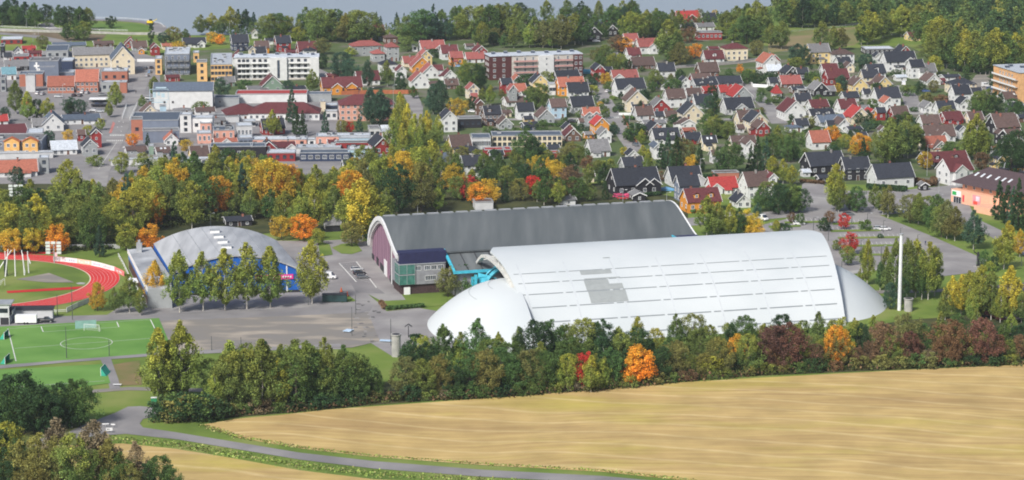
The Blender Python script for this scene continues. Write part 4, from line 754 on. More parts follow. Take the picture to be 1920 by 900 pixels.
m = MB(); m.box(8,18,-20,-12.02,-.3,2.6,PK); m.build('loading_wall', e)
for x,y in ((-1,4),(9,5)):
    m = MB(); m.box(-2,2,-1,1,0,1.8,DARK); m.tube((0,0,1.8),(.6,0,4),.25,.25,ZINC); o = m.build('roof_vent', ro); o.location = (x,y,11.6)
tag(e, 'pink supermarket with large brown roof and skylights', 'building', None, None, 1850); e['label'] = 'pink supermarket with large brown roof and skylights'

# ------------------------------------------------------------------ halls
def barrel(name, O, U, A, prof, L, t, mat, parent, ov0=0, ov1=0, nx=24, bulge=0.0, z0=0.0, flip=False):
    """sheet bent over profile [(u,h)], u along unit U from point O, extruded along unit A by L, thickness t"""
    U = np.array(U); A = np.array(A); O = np.array(O); n = len(prof); vs = []; fs = []
    umid = (prof[0][0]+prof[-1][0])/2; uh = abs(prof[-1][0]-prof[0][0])/2
    nrm = []
    for i in range(n):
        a = prof[max(0,i-1)]; b = prof[min(n-1,i+1)]; d = np.array((b[0]-a[0], b[1]-a[1])); d /= np.linalg.norm(d); q = np.array((-d[1], d[0]))
        if q[1] < 0: q = -q
        nrm.append(q)
    for k, off in ((0,0.),(1,-t)):
        for j in range(nx+1):
            f = j/nx
            for i, (u, h_) in enumerate(prof):
                c = max(0, 1-((u-umid)/uh)**2)
                s = f*L + (-ov0*c if f == 0 else 0)*(1) + (ov1*c if f == 1 else 0)
                if 0 < f < 1: s = f*L
                p = O+U*(u+nrm[i][0]*off)+A*s; vs.append((p[0], p[1], h_+nrm[i][1]*off+z0))
    N = (nx+1)*n
    for j in range(nx):
        for i in range(n-1):
            a = j*n+i; fs.append((a, a+1, a+n+1, a+n)); fs.append((N+a, N+a+n, N+a+n+1, N+a+1))
    for j in range(nx):
        a = j*n; fs.append((a, a+n, N+a+n, N+a)); a = j*n+n-1; fs.append((a, N+a, N+a+n, a+n))
    for i in range(n-1):
        fs.append((i, N+i, N+i+1, i+1)); a = nx*n+i; fs.append((a, a+1, N+a+1, N+a))
    m = MB(); m.quadmesh(vs, fs, mat); o = m.build(name, parent); return o
def arc(u0, u1, h0, hc, n=28, h1=None):
    h1 = h0 if h1 is None else h1; out = []
    w_ = (u1-u0)/2; s = hc-(h0+h1)/2; R = (w_*w_+s*s)/(2*s); zc = hc-R
    for i in range(n+1):
        x = -w_+2*w_*i/n; out.append((u0+w_+x, zc+math.sqrt(max(0,R*R-x*x)) + (h0-h1)/2*(-x/w_)))
    return out
def unit(v): v = np.array(v, float); return v/np.linalg.norm(v)
def profwall(name, O, U, A, prof, a_off, t, mat, parent, base=-.3, shrink=0.0):
    """upright wall filling the area under a profile"""
    U = np.array(U); A = np.array(A); O = np.array(O); vs = []; n = len(prof)
    for aa in (a_off, a_off+t):
        for (u, h_) in prof: p = O+U*u+A*aa; vs.append((p[0],p[1],h_-shrink))
        for (u, h_) in prof: p = O+U*u+A*aa; vs.append((p[0],p[1],base))
    fs = []
    for k in (0,1):
        o_ = k*2*n
        for i in range(n-1): fs.append((o_+i, o_+i+1, o_+n+i+1, o_+n+i) if k else (o_+i, o_+n+i, o_+n+i+1, o_+i+1))
    for i in range(n-1): fs.append((i, i+1, 2*n+i+1, 2*n+i))
    fs.append((0, 2*n, 3*n, n)); fs.append((n-1, 2*n-1, 4*n-1, 3*n-1))
    m = MB(); m.quadmesh(vs, fs, mat); return m.build(name, parent)
V2 = lambda o, u, a, U, A: np.array(o)+np.array(U)*u+np.array(A)*a
# --- blue hall (barrel along the view direction)
bh = empty('ice_hall', 0, 0); O = G(322,512,7.8); FR = G(564,505,7.8); U = unit(np.array(FR)-np.array(O)); A = np.array((-U[1], U[0])); A = unit(A*50+U*(-5.5)); Wd = 42.2
SILV = ramp_mat('silver_roof', (.36,.37,.385), (.50,.51,.525), .3, .55, stretch=(1,.12,1), spec=.3, metallic=.15)
SEAM = paint('roof_seam', (.24,.26,.28), .6)
pf = arc(0, Wd, 7.6, 13.2, 26)
ro = barrel('roof', O, U, A, pf, 51, .5, SILV, bh, nx=1); 
profwall('front_wall', O, U, A, pf, .6, .4, BLUE, bh, shrink=.52); profwall('rear_wall', O, U, A, pf, 50, .4, BLUE, bh, shrink=.52)
m = MB()
for u in (.3, Wd-.3):
    a = V2(O,u,1,U,A); b = V2(O,u,50,U,A); m.tube((a[0],a[1],4),(b[0],b[1],4),.01,.01,BLUE,3)
for u in (.2, Wd-.5):
    q = [V2(O,u,1,U,A), V2(O,u+.3,1,U,A), V2(O,u+.3,50,U,A), V2(O,u,50,U,A)]
    m.prism([tuple(p) for p in q], -.3, 7.2, BLUE)
m.build('side_wall', bh)
for u_i in (4,7,10,16,19,22):                     # standing seams
    m = MB(); u, h_ = pf[u_i]; a = V2(O,u,0,U,A); b = V2(O,u,51,U,A); m.tube((a[0],a[1],h_+.02),(b[0],b[1],h_+.02),.09,.09,SEAM,4); m.build('seam', ro)
for k in range(4):
    m = MB(); m.box(-1.6,1.6,-1.2,1.2,-.4,.8,WHITE); m.box(-1.7,1.7,-1.3,1.3,.8,.95,ZINC); o = m.build('roof_vent', ro); p = V2(O,Wd*.5-1.5,40-k*9.2,U,A); o.location = (p[0],p[1],13.15); o.rotation_euler = (0,0,math.atan2(U[1],U[0]))
m = MB()
for u0,u1 in ((20,26),(30,36)):
    q = [V2(O,u0,.55,U,A),V2(O,u1,.55,U,A),V2(O,u1,.59,U,A),V2(O,u0,.59,U,A)]; m.prism([tuple(p) for p in q], 0, 2.6, DARK)
m.build('entrance', bh)
m = MB(); q = [V2(O,37.2,.45,U,A),V2(O,37.6,.45,U,A),V2(O,37.6,.58,U,A),V2(O,37.2,.58,U,A)]; m.prism([tuple(p) for p in q], .5, 9, WHITE); m.build('downpipe', bh)
m = MB(); q = [V2(O,27,.3,U,A),V2(O,39.5,.3,U,A),V2(O,39.5,.55,U,A),V2(O,27,.55,U,A)]; m.prism([tuple(p) for p in q], 4.6, 6.2, paint('banner_pink',(.70,.05,.28),.6)); bn = m.build('banner', bh)
m = MB(); 
for i in range(14):
    if i in (5,9): continue
    q = [V2(O,28+i*.8,.25,U,A),V2(O,28.5+i*.8,.25,U,A),V2(O,28.5+i*.8,.3,U,A),V2(O,28+i*.8,.3,U,A)]; m.prism([tuple(p) for p in q], 5.1, 5.7, WHITE)
m.build('lettering', bn)
m = MB(); q = [V2(O,.5,.58,U,A),V2(O,Wd-.5,.58,U,A),V2(O,Wd-.5,.6,U,A),V2(O,.5,.6,U,A)]; m.prism([tuple(p) for p in q], -.2, .9, DARK); m.build('plinth', bh)
tag(bh, '', 'building'); bh['label'] = 'blue hall with low curved silver roof beside the running track'
# annex
an = empty('hall_annex', 0, 0); q = [G(240,468,6.6),G(277,540,6.6),G(322,540,6.6),(O[0]-.6,O[1]+1),(V2(O,-.8,50.5,U,A)[0],V2(O,-.8,50.5,U,A)[1])]
m = MB(); m.prism([tuple(map(float,p)) for p in q], -.3, 6.2, wall_m('g')); m.build('wall', an)
m = MB(); m.prism([tuple(map(float,p)) for p in q], 6.203, 6.6, ramp_mat('worn_felt', (.24,.25,.27), (.50,.52,.54), .12, .7, stretch=(1,.5,1))); m.build('roof', an)
a0, a1 = np.array(q[0]), np.array(q[1]); d = unit(a1-a0); nn = np.array((d[1],-d[0])); nn = nn if nn[0] < 0 else -nn
def strip(pa, pb_, nn_, off, th, z0, z1, mt, name, par):
    m = MB(); r = [pa+nn_*off, pb_+nn_*off, pb_+nn_*(off+th), pa+nn_*(off+th)]; m.prism([tuple(x) for x in r], z0, z1, mt); return m.build(name, par)
strip(a0,a1,nn,.02,.25,5.4,6.8,WHITE,'fascia',an); strip(a0+d*2,a1-d*2,nn,.03,.12,3.9,5.3,paint('light_blue_panel',(.08,.22,.52),.5),'blue_panel',an); strip(a0+d*2,a1-d*2,nn,.03,.08,.6,3.6,paint('window_wine',(.07,.02,.03),.4),'window_band',an)
strip(a0+d*30,a0+d*36,nn,.3,3,2.6,3.0,WHITE,'entrance_canopy',an)
m = MB(); m.box(-.9,.9,-.9,.9,0,3.2,ZINC); m.box(-.4,.4,-.4,.4,3.2,4.2,ZINC); o = m.build('roof_vent', an); o.location = (*(a0+np.array((4.5,-4))),6.6)
tag(an, '', 'building'); an['label'] = 'low flat roofed annex with blue stripe left of the blue hall'
# --- dark grey arena
ar = empty('arena', 0, 0); O = np.array(G(692,482)); Fp = np.array(G(746,551)); U = unit(Fp-O); Wd = float(np.linalg.norm(Fp-O)); A = unit(np.array(G(1307,442,13.6))-np.array(G(746,475,13.6))); LA = 104
base_p = [(0,5.0),(.6,7.3),(2.2,9.2),(5.4,11.6),(9,13.6),(14,16.0),(20,18.2),(25,19.25),(30,19.6),(35,19.1),(41,17.7),(46,16.4),(52,14.9),(57,13.7),(Wd+.5,13.2)]
us = np.array([p[0] for p in base_p]); hs = np.array([p[1] for p in base_p])
from math import comb
pf = [(float(u), float(np.interp(u, us, hs))) for u in np.concatenate([np.linspace(0,6,8), np.linspace(7.5,Wd+.5,30)])]
hh = np.array([p[1] for p in pf]); 
for _ in range(3): hh[1:-1] = (hh[:-2]+2*hh[1:-1]+hh[2:])/4
pf = [(pf[i][0], float(hh[i])) for i in range(len(pf))]
FELT = ramp_mat('dark_felt', (.078,.092,.098), (.155,.17,.175), .22, .8, stretch=(1,.10,.10), c3=(.108,.122,.128), detail=8, lo=.25, hi=.8)
MAUV = ramp_mat('mauve_cladding', (.25,.145,.20), (.30,.18,.24), .3, .7, stretch=(1,1,.1))
ro = barrel('roof', O, U, A, pf, LA, .5, FELT, ar, nx=1)
pin = [(u, h_) for u, h_ in pf if 1.6 < u < Wd-.4]
profwall('gable_wall', O, U, A, pin, .9, .5, MAUV, ar, shrink=1.6); profwall('gable_wall', O, U, A, pin, LA-1.4, .5, MAUV, ar, shrink=1.6)
def archrim(aoff, t, wth, mt, name, par, sub=0.0):
    m = MB(); vs = []; n = len(pf)
    for aa in (aoff, aoff+t):
        for dd in (.12-sub, .12-sub-wth):
            for i,(u,h_) in enumerate(pf):
                a = pf[max(0,i-1)]; b = pf[min(n-1,i+1)]; dx,dz = b[0]-a[0], b[1]-a[1]; ln = math.hypot(dx,dz); nx_, nz_ = -dz/ln, dx/ln
                p = O+U*(u+nx_*dd)+A*aa; vs.append((p[0],p[1],h_+nz_*dd))
    fs = []
    for i in range(n-1):
        for (p_, q_) in ((0,1),(1,3),(3,2),(2,0)): fs.append((p_*n+i, p_*n+i+1, q_*n+i+1, q_*n+i))
    fs += [(0,n,3*n,2*n),(n-1,2*n-1,4*n-1,3*n-1)]
    m.quadmesh(vs, fs, mt); return m.build(name, par)
archrim(-.6, .58, 1.5, WHITE, 'white_arch', ar); archrim(LA+.02, .5, 1.2, WHITE, 'white_arch', ar)
archrim(-.02, .9, 1.9, paint('reveal_white',(.6,.6,.58),.7), 'arch_reveal', ar, .52)
m = MB()
for i in range(9):                                # cladding joints on the gable
    u = 5+i*4.6; h_ = np.interp(u, [p[0] for p in pf], [p[1] for p in pf])-2.2; q = [V2(O,u,.80,U,A),V2(O,u+.15,.80,U,A),V2(O,u+.15,.9,U,A),V2(O,u,.9,U,A)]; m.prism([tuple(p) for p in q], 1.6, h_, paint('mauve_joint',(.15,.085,.13),.7))
m.build('cladding_joint', ar)
for u0,u1,z1 in ((2,6,1.8),(12,16,2.6),(20,28,2.2),(40,50,1.8)):
    m = MB(); q = [V2(O,u0,.7,U,A),V2(O,u1,.7,U,A),V2(O,u1,.88,U,A),V2(O,u0,.88,U,A)]; m.prism([tuple(p) for p in q], -.1, z1, DARK); m.build('gate', ar)
m = MB(); q = [V2(O,29,.6,U,A),V2(O,34,.6,U,A),V2(O,34,.86,U,A),V2(O,29,.86,U,A)]; m.prism([tuple(p) for p in q], -.1, 5.2, WHITE); m.build('white_door', ar)
for u, mt, w_ in ((44.6,WHITE,.7),(43.2,DARK,.9)):
    m = MB(); q = [V2(O,u,.45,U,A),V2(O,u+w_,.45,U,A),V2(O,u+w_,.78,U,A),V2(O,u,.78,U,A)]; m.prism([tuple(p) for p in q], -.1, 14.2, mt); m.build('corner_strip', ar)
m = MB()
for i in range(20):                               # ridge rooflights
    p = V2(O,26.5,3+i*5.1,U,A); m2 = MB(); m2.box(-2.0,2.0,-.8,.8,-.3,.12,paint('rooflight_frame',(.24,.26,.27),.6)); m2.quadmesh([(-1.8,-.6,.13),(1.8,-.6,.13),(1.8,.6,.13),(-1.8,.6,.13)],[(0,1,2,3)],SILV); o = m2.build('ridge_light', ro); o.location = (p[0],p[1],19.55); o.rotation_euler = (0,0,math.atan2(A[1],A[0]))
# front annex block with green corner glazing, in a local frame: x along A, -y towards the view
fr = empty('arena_annex', *V2(O,Wd-1,0,U,A), math.atan2(A[1],A[0])); LF = 15.5
m = MB(); m.box(.2,LF,-3,8,3.2,10.2,paint('annex_grey',(.255,.26,.285),.7)); m.build('upper_wall', fr)
m = MB(); m.box(.8,LF,-2.4,8,-.3,3.2,ramp_mat('dark_brick',(.045,.03,.03),(.08,.05,.05),2,.9)); m.build('brick_base', fr)
NAVY = paint('navy_cladding', (.022,.024,.075), .6)
m = MB(); m.box(.1,LF+.3,-3.1,1.5,10.21,14.0,NAVY); m.build('navy_fascia', fr)
m = MB(); m.box(0,LF+.1,-3.3,-3.0,9.9,10.2,ZINC); m.build('gutter', fr)
GG = ramp_mat('green_glass', (.03,.12,.10), (.07,.22,.18), .6, .15, spec=.5)
for z0 in (3.4,6.9):
    m = MB(); m.box(-.2,5.2,-3.35,2.5,z0,z0+3.1,GG); 
    for x in (-.22,2.4,5.1): m.box(x,x+.12,-3.42,-3.35,z0,z0+3.1,ZINC)
    m.box(-.25,5.25,-3.45,2.55,z0+3.1,z0+3.35,ZINC); m.build('corner_glazing', fr)
for x,z in ((6.3,8.6),(9.4,8.6),(11.6,8.6),(13.9,8.6),(9.6,5.2),(11.4,5.2)): o = put('window', WIN['b'], fr, (x,-3,z))
m = MB(); m.box(1.6,3.6,-3.0,-2.42,0,2.4,WHITE); m.build('white_door', fr)
tag(fr, '', 'building'); fr['label'] = 'grey annex with green glass corner at the dark arena'
ln = empty('lean_to', *V2(O,Wd-1,LF+.4,U,A), math.atan2(A[1],A[0])); LL = 84
m = MB(); m.slab((.6,-12,8.6),(LL,-12,8.6),(LL,1.2,13.1),(.6,1.2,13.1),.4,FELT); lro = m.build('roof', ln)
for i in range(17): 
    m = MB(); x = 5+i*4.8; m.slab((x,-12,8.78),(x+.22,-12,8.78),(x+.22,1.1,13.28),(x,1.1,13.28),.15,DARK); m.build('seam', lro)
m = MB(); m.slab((-.2,-12.4,8.9),(.6,-12.4,8.9),(.6,1.2,13.7),(-.2,1.2,13.7),.7,CYAN); m.box(-.2,LL,-12.6,-12.02,8.0,8.9,CYAN); m.build('cyan_trim', ln)
m = MB(); m.box(1,LL,-11,1,-.3,7.9,paint('annex_grey',(.2,.2,.2))); m.build('wall', ln)
m = MB(); m.slab((7,-17,2),(10,-18,0),(12,-14,7),(8,-12.7,8),.5,CYAN); m.box(6,6.8,-16,-15.2,0,8,CYAN); m.box(5.6,10.8,-14,-12.7,0,6.8,paint('cyan_glass',(.05,.38,.5),.25)); m.build('entrance', ln)
m = MB(); prv = None
for i in range(17):
    a = pi*i/16; p = (19-9.5*cos(a), -16.5, 7.0*sin(a)+3.6)
    if prv: m.tube(prv, p, .75, .75, CYAN, 6); m.tube((prv[0],-12.6,prv[2]), (p[0],-12.6,p[2]), .4, .4, CYAN, 5)
    if i % 3 == 0 and 0 < i < 16: m.tube((19,-16.5,3.6), p, .2, .2, CYAN, 4)
    prv = p
m.build('cyan_arch', ln)
m = MB(); m.box(11,28,-14.5,-12.8,0,6,GLASS); m.build('glass_wall', ln)
tag(ln, '', 'building'); ln['label'] = 'dark lean-to roof with bright cyan edging before the arena'
m = MB(); p = V2(O,Wd-1,LA-8,U,A); rx = empty('arena_box', p[0], p[1], math.atan2(A[1],A[0])); m.box(0,8.5,-2.5,1,-.3,13.6,NAVY); m.build('wall', rx); m = MB(); m.box(-.5,-.01,-2.8,1,8,13.9,CYAN); m.build('cyan_trim', rx); m = MB(); m.slab((8.6,-3,10.3),(17,-3,8.8),(15,9,9.2),(8.6,9,11),.3,FELT); m.box(8.6,15,-2.5,8,-.3,8.6,NAVY); m.build('side_wing', rx)
tag(rx, '', 'building'); rx['label'] = 'navy box with cyan edge at the right end of the arena'
tag(ar, '', 'building'); ar['label'] = 'large dark grey barrel roofed arena with mauve end wall'
# --- white football hall: a wide shallow arc whose left end rakes out at the crest
fh = empty('football_hall', 0, 0); U = unit(np.array(G(746,551))-np.array(G(692,482))); O = np.array(G(919,472,20)); C1 = np.array(G(1540,437,20)); A = unit(C1-O); LA = float(np.linalg.norm(C1-O)); RR = 63.; HU = 46.
MEMB = ramp_mat('white_membrane', (.515,.555,.57), (.575,.61,.62), .04, .5, detail=4, spec=.3, bump=.05, bscale=.3)
MEMG = paint('grey_patch', (.31,.335,.335), .7, .05); MEML = paint('seam_grey', (.22,.245,.26), .7, .05)
zc = lambda u: 20-(RR-math.sqrt(RR*RR-u*u))
pf = [(u, zc(u)) for u in np.linspace(-HU, HU, 61)]
def s0f(u): return .09*u if u > 0 else -.30*u
def s1f(u): return LA-.155*abs(u)
def arcshell(name, prof, sa, sb, t, mat, parent):
    vs = []; fs = []; n = len(prof)
    for off in (0, -t):
        for f in (0, 1):
            for (u, z) in prof:
                a_ = math.asin(max(-1,min(1,u/RR))); p = O+U*(u+sin(a_)*off)+A*(sa(u)*(1-f)+sb(u)*f); vs.append((p[0], p[1], z+cos(a_)*off))
    for i in range(n-1):
        fs += [(i,i+1,n+i+1,n+i), (2*n+i,3*n+i,3*n+i+1,2*n+i+1), (i,2*n+i,2*n+i+1,i+1), (n+i,n+i+1,3*n+i+1,3*n+i)]
    fs += [(0,n,3*n,2*n), (n-1,3*n-1,4*n-1,2*n-1)]
    m = MB(); m.quadmesh(vs, fs, mat); return m.build(name, parent)
ro = arcshell('roof', pf, s0f, s1f, .45, MEMB, fh)
def onroof(u, s, off=.05):
    a_ = math.asin(u/RR); p = O+U*(u+sin(a_)*off)+A*s; return (p[0], p[1], zc(u)+cos(a_)*off)
def patch(m, u0, u1, s0, s1, mt, off=.05):
    nu = max(1, int(abs(u1-u0)/1.0))
    for i in range(nu):
        ua, ub = u0+(u1-u0)*i/nu, u0+(u1-u0)*(i+1)/nu
        m.quadmesh([onroof(ua,s0,off),onroof(ub,s0,off),onroof(ub,s1,off),onroof(ua,s1,off)], [(0,1,2,3)], mt)
m = MB()
for u in (20, 25, 30, 35, 39.8, 44):
    s = -9.2; lim = s1f(u)-2
    while s < lim:
        for a_, b_ in ((s, s+11), (s+11.9, s+14.2)):
            a_ = max(a_, s0f(u)+1.5); b_ = min(b_, lim)
            if b_-a_ > .5: patch(m, u, u+.34, a_, b_, MEML)
        s += 15.1
MS = paint('membrane_seam', (.47,.50,.53), .6)
for k in range(7): patch(m, 14, 45, 5.4+k*15.1, 5.4+k*15.1+.22, MS, .03)
m.build('panel_seam', ro)
for i, (u0,u1,a_,b_) in enumerate(((20.4,22.6,24.5,34.5),(25.5,27.6,24.6,32.4),(27.6,29.9,24.6,36.5),(30.4,34.8,24.8,36.8),(12.6,13.2,34,36.2),(24.6,25.1,25,36.5))): m = MB(); patch(m, u0,u1,a_,b_, MEMG, .07+i*.004); m.build('repair_patch', ro)
def dome(c, sgn, E_, Hd, W_, us, name):
    vs = []; fs = []; nu, nv = 40, 14
    def P3(th_, r, k=0.): u = us-W_*r*cos(th_); s = c+sgn*E_*r*sin(th_); p = O+U*u+A*s; return (p[0], p[1], Hd*(1-r**2.1)+k)
    for j in range(nv+1):
        for i in range(nu+1): vs.append(P3(pi*i/nu, j/nv))
    for j in range(nv):
        for i in range(nu): a = j*(nu+1)+i; fs.append((a,a+1,a+nu+2,a+nu+1))
    m = MB(); m.quadmesh(vs, fs, MEMB); o = smooth(m.build(name, fh))
    for r in (.30,.52):
        m = MB(); prv = None
        for i in range(9):
            if i > 5: break
            q = P3(.25+2.65*i/8, r, .06)
            if prv: 
                for k in range(4):
                    a_ = P3(.25+2.65*(i-1+k/4)/8, r, .06); b_ = P3(.25+2.65*(i-1+(k+1)/4)/8, r, .06); m.tube(a_, b_, .055, .055, MEML, 4, False)
            prv = q
        m.build('dome_seam', o)
dome(4, -1, 27, 14, 37, 18, 'end_dome'); dome(LA-9, 1, 27, 13, 34, 8, 'end_dome')
WR = paint('arch_white', (.60,.60,.57), .6)
def ringarch(s, hu, hc, wd_, th, mt, name):
    q = [(hu*math.copysign(abs(x)**1.0, x), min(hc*math.sqrt(max(0,1-abs(x)**2.2))+.1, zc(hu*x)-1.5)) for x in [math.sin(pi/2*k/22) for k in range(-22,23)]]; n = len(q); vs = []
    for ss in (s, s+th):
        for dd in (0, wd_):
            for i,(u,h_) in enumerate(q):
                a = q[max(0,i-1)]; b = q[min(n-1,i+1)]; d = unit((b[0]-a[0], b[1]-a[1])); p = O+U*(u+d[1]*dd)+A*ss; vs.append((p[0],p[1],max(.05,h_-d[0]*dd)))
    fs = []
    for i in range(n-1):
        for (p_, q_) in ((0,1),(1,3),(3,2),(2,0)): fs.append((p_*n+i, p_*n+i+1, q_*n+i+1, q_*n+i))
    m = MB(); m.quadmesh(vs, fs, mt); return m.build(name, fh)
ringarch(1.5, 45, 16.4, 1.0, 1.4, WR, 'end_arch'); ringarch(8.5, 44, 15.6, .7, .7, WR, 'end_arch')
m = MB()
for i in range(1,40):
    x = math.sin(pi/2*(i-20)/20); x2 = math.sin(pi/2*(i-20+(1 if i%2 else -1)*.5)/20)
    a = O+U*45*x*.98+A*2.5; b = O+U*44*x2*.98+A*8.8; m.tube((a[0],a[1],min(zc(45*x*.98)-1.8,16*math.sqrt(max(0,1-abs(x)**2.2)))),(b[0],b[1],min(zc(44*x2*.98)-1.8,15.2*math.sqrt(max(0,1-abs(x2)**2.2)))),.16,.16,WR,4,False)
m.build('arch_truss', fh)
for u in (3,9,16):
    m = MB(); p = O+U*u+A*2.2; m.tube((p[0],p[1],15.8*math.sqrt(1-abs(u/45)**2.2)),(p[0],p[1],zc(u)-.3),.2,.2,WR,5); m.build('arch_strut', fh)
DE = paint('dark_end', (.05,.055,.07), .7)
pe = [(u, min(zc(u)-.6, 15.4*math.sqrt(max(0,1-abs(u/44)**2.2)))) for u in np.linspace(-43.5,43.5,40)]
profwall('end_wall', O, U, A, pe, 9.6, .3, DE, fh)
pe2 = [(u, zc(u)-.55) for u in np.linspace(-45,45,40)]
profwall('end_wall', O, U, A, pe2, LA-10.5, .3, WR, fh); profwall('end_wall', O, U, A, pe2, 15.5, .3, DE, fh)
tag(fh, '', 'building'); fh['label'] = 'huge white membrane football hall with domed ends and grey patches'
# brown brick building at the right edge
pv = empty('brick_pavilion', *G(1905,590), radians(22))
m = MB(); m.box(-9,16,-5,9,-.3,6.6,ramp_mat('pavilion_brick',(.16,.06,.055),(.24,.095,.085),2,.9)); m.build('wall', pv)
m = MB(); m.box(-10.5,17,-6.2,10,6.603,7.6,paint('pavilion_roof',(.10,.095,.105),.8)); m.box(-3,17,-6.4,-6.21,6.4,7.9,DARK); r_ = m.build('roof', pv)
m = MB(); m.box(-5,2,-5.3,-5.01,0,2.6,DARK); m.build('dark_opening', pv)
m = MB(); m.tube((6,-2,7.6),(6,-2,9.4),.8,.8,ZINC); m.build('roof_vent', r_)
m = MB(); m.slab((-10,-11,1.6),(2,-11,1.6),(2,-5.4,2.9),(-10,-5.4,2.9),.25,DARK); m.build('porch_roof', pv)
tag(pv, '', 'building'); pv['label'] = 'brown brick pavilion with dark flat roof behind yellow birches'

# ------------------------------------------------------------------ trees
Z_FRONT = 'in the belt along the stubble field'; Z_MID = 'in the wood behind the halls'; 
# explicit trees near and on the sports ground
for a in [(292,488,572,'b','a'),(337,470,586,'b','l'),(381,474,583,'b','l'),(422,468,582,'b','y'),(463,457,580,'b','y'),(507,464,577,'b','l'),(585,452,570,'b','y')]: T(*a,'in the row before the blue hall',1.0)
T(243,515,586,'b','o','left of the row before the blue hall',1.2); T(263,540,592,'b','o','left of the row before the blue hall',.8); T(183,530,583,'r','a','beside the track bend',.8); T(215,540,588,'b','o','beside the track bend')
T(840,500,556,'m','n','before the cyan entrance',1.05); T(868,496,552,'m','d','before the cyan entrance',.95); T(884,518,556,'u','g','before the cyan entrance',.7)
for a in [(70,365,466,'b','Y'),(20,430,478,'m','a'),(62,428,476,'m','Y'),(108,421,476,'m','t'),(187,418,482,'s','b'),(237,420,470,'m','y'),(282,421,468,'m','t'),(240,318,432,'s','b'),(360,340,430,'b','y'),(292,362,425,'r','t'),(262,372,430,'b','Y'),(455,302,400,'s','b'),
  (328,262,342,'s','b'),(130,300,400,'b','y'),(510,300,405,'r','a'),(535,308,400,'r','t'),(680,336,450,'b','Y'),(665,345,448,'b','y'),(700,350,450,'b','y'),(660,415,462,'m','n'),(528,405,450,'m','a'),(570,402,452,'m','t'),(597,428,460,'m','y'),(470,350,412,'b','o'),
  (790,306,398,'r','n'),(745,308,400,'r','d'),(850,306,362,'r','a'),(877,330,375,'m','r'),(915,336,384,'m','a'),(895,342,386,'m','t'),(820,350,398,'b','l'),(725,352,415,'b','o'),(40,312,378,'s','b'),(60,380,470,'b','o'),(88,388,470,'b','y'),(320,330,420,'r','o'),(275,335,425,'r','y'),(150,360,460,'r','o'),(170,380,468,'r','g')]: T(*a,Z_MID,1.1 if a[3] in 'bm' else 1)
# the wood behind the halls, row by row
mid_front = [(-30,474),(200,468),(290,425),(440,405),(560,445),(640,440),(700,396),(880,386),(1150,385)]
for row, (dy, hh_) in enumerate(((-8,76),(-32,78),(-56,68),(-78,48))):
    x = -25+row*9
    while x < (1150 if row < 2 else 1080):

        yb = interp(mid_front, x)[0]+dy+rt.uniform(-5,5)
        if x < 175 or x > 225 or row > 0 or True:
            h_ = (hh_ if x < 860 else hh_*.62)*rt.uniform(.8,1.18)
            k = rt.choices('brbrs', (4,3,3,2,.35))[0]; c = rt.choices('goylndatY', (2.6,4.6,3.6,3.6,1.4,.8,1.4,1.0,.9))[0]
            if x > 860: k = rt.choices('brs',(2,5,.3))[0]; c = rt.choices('godlntaw', (3,4,2.5,1,2.2,.8,.8,.6))[0]
            if k == 's': c = rt.choice('db')
            if x > 690 and row == 0: h_ = rt.uniform(34,52)
            if yb > 295 and not (150 < x < 215 and yb < 345): T(x, yb-h_, yb, k, c, Z_MID if x < 500 else ('between the blue hall and the town' if x < 860 else 'behind the dark arena'), 1.12)
        x += rt.uniform(27,38) if x < 860 else rt.uniform(27,36)
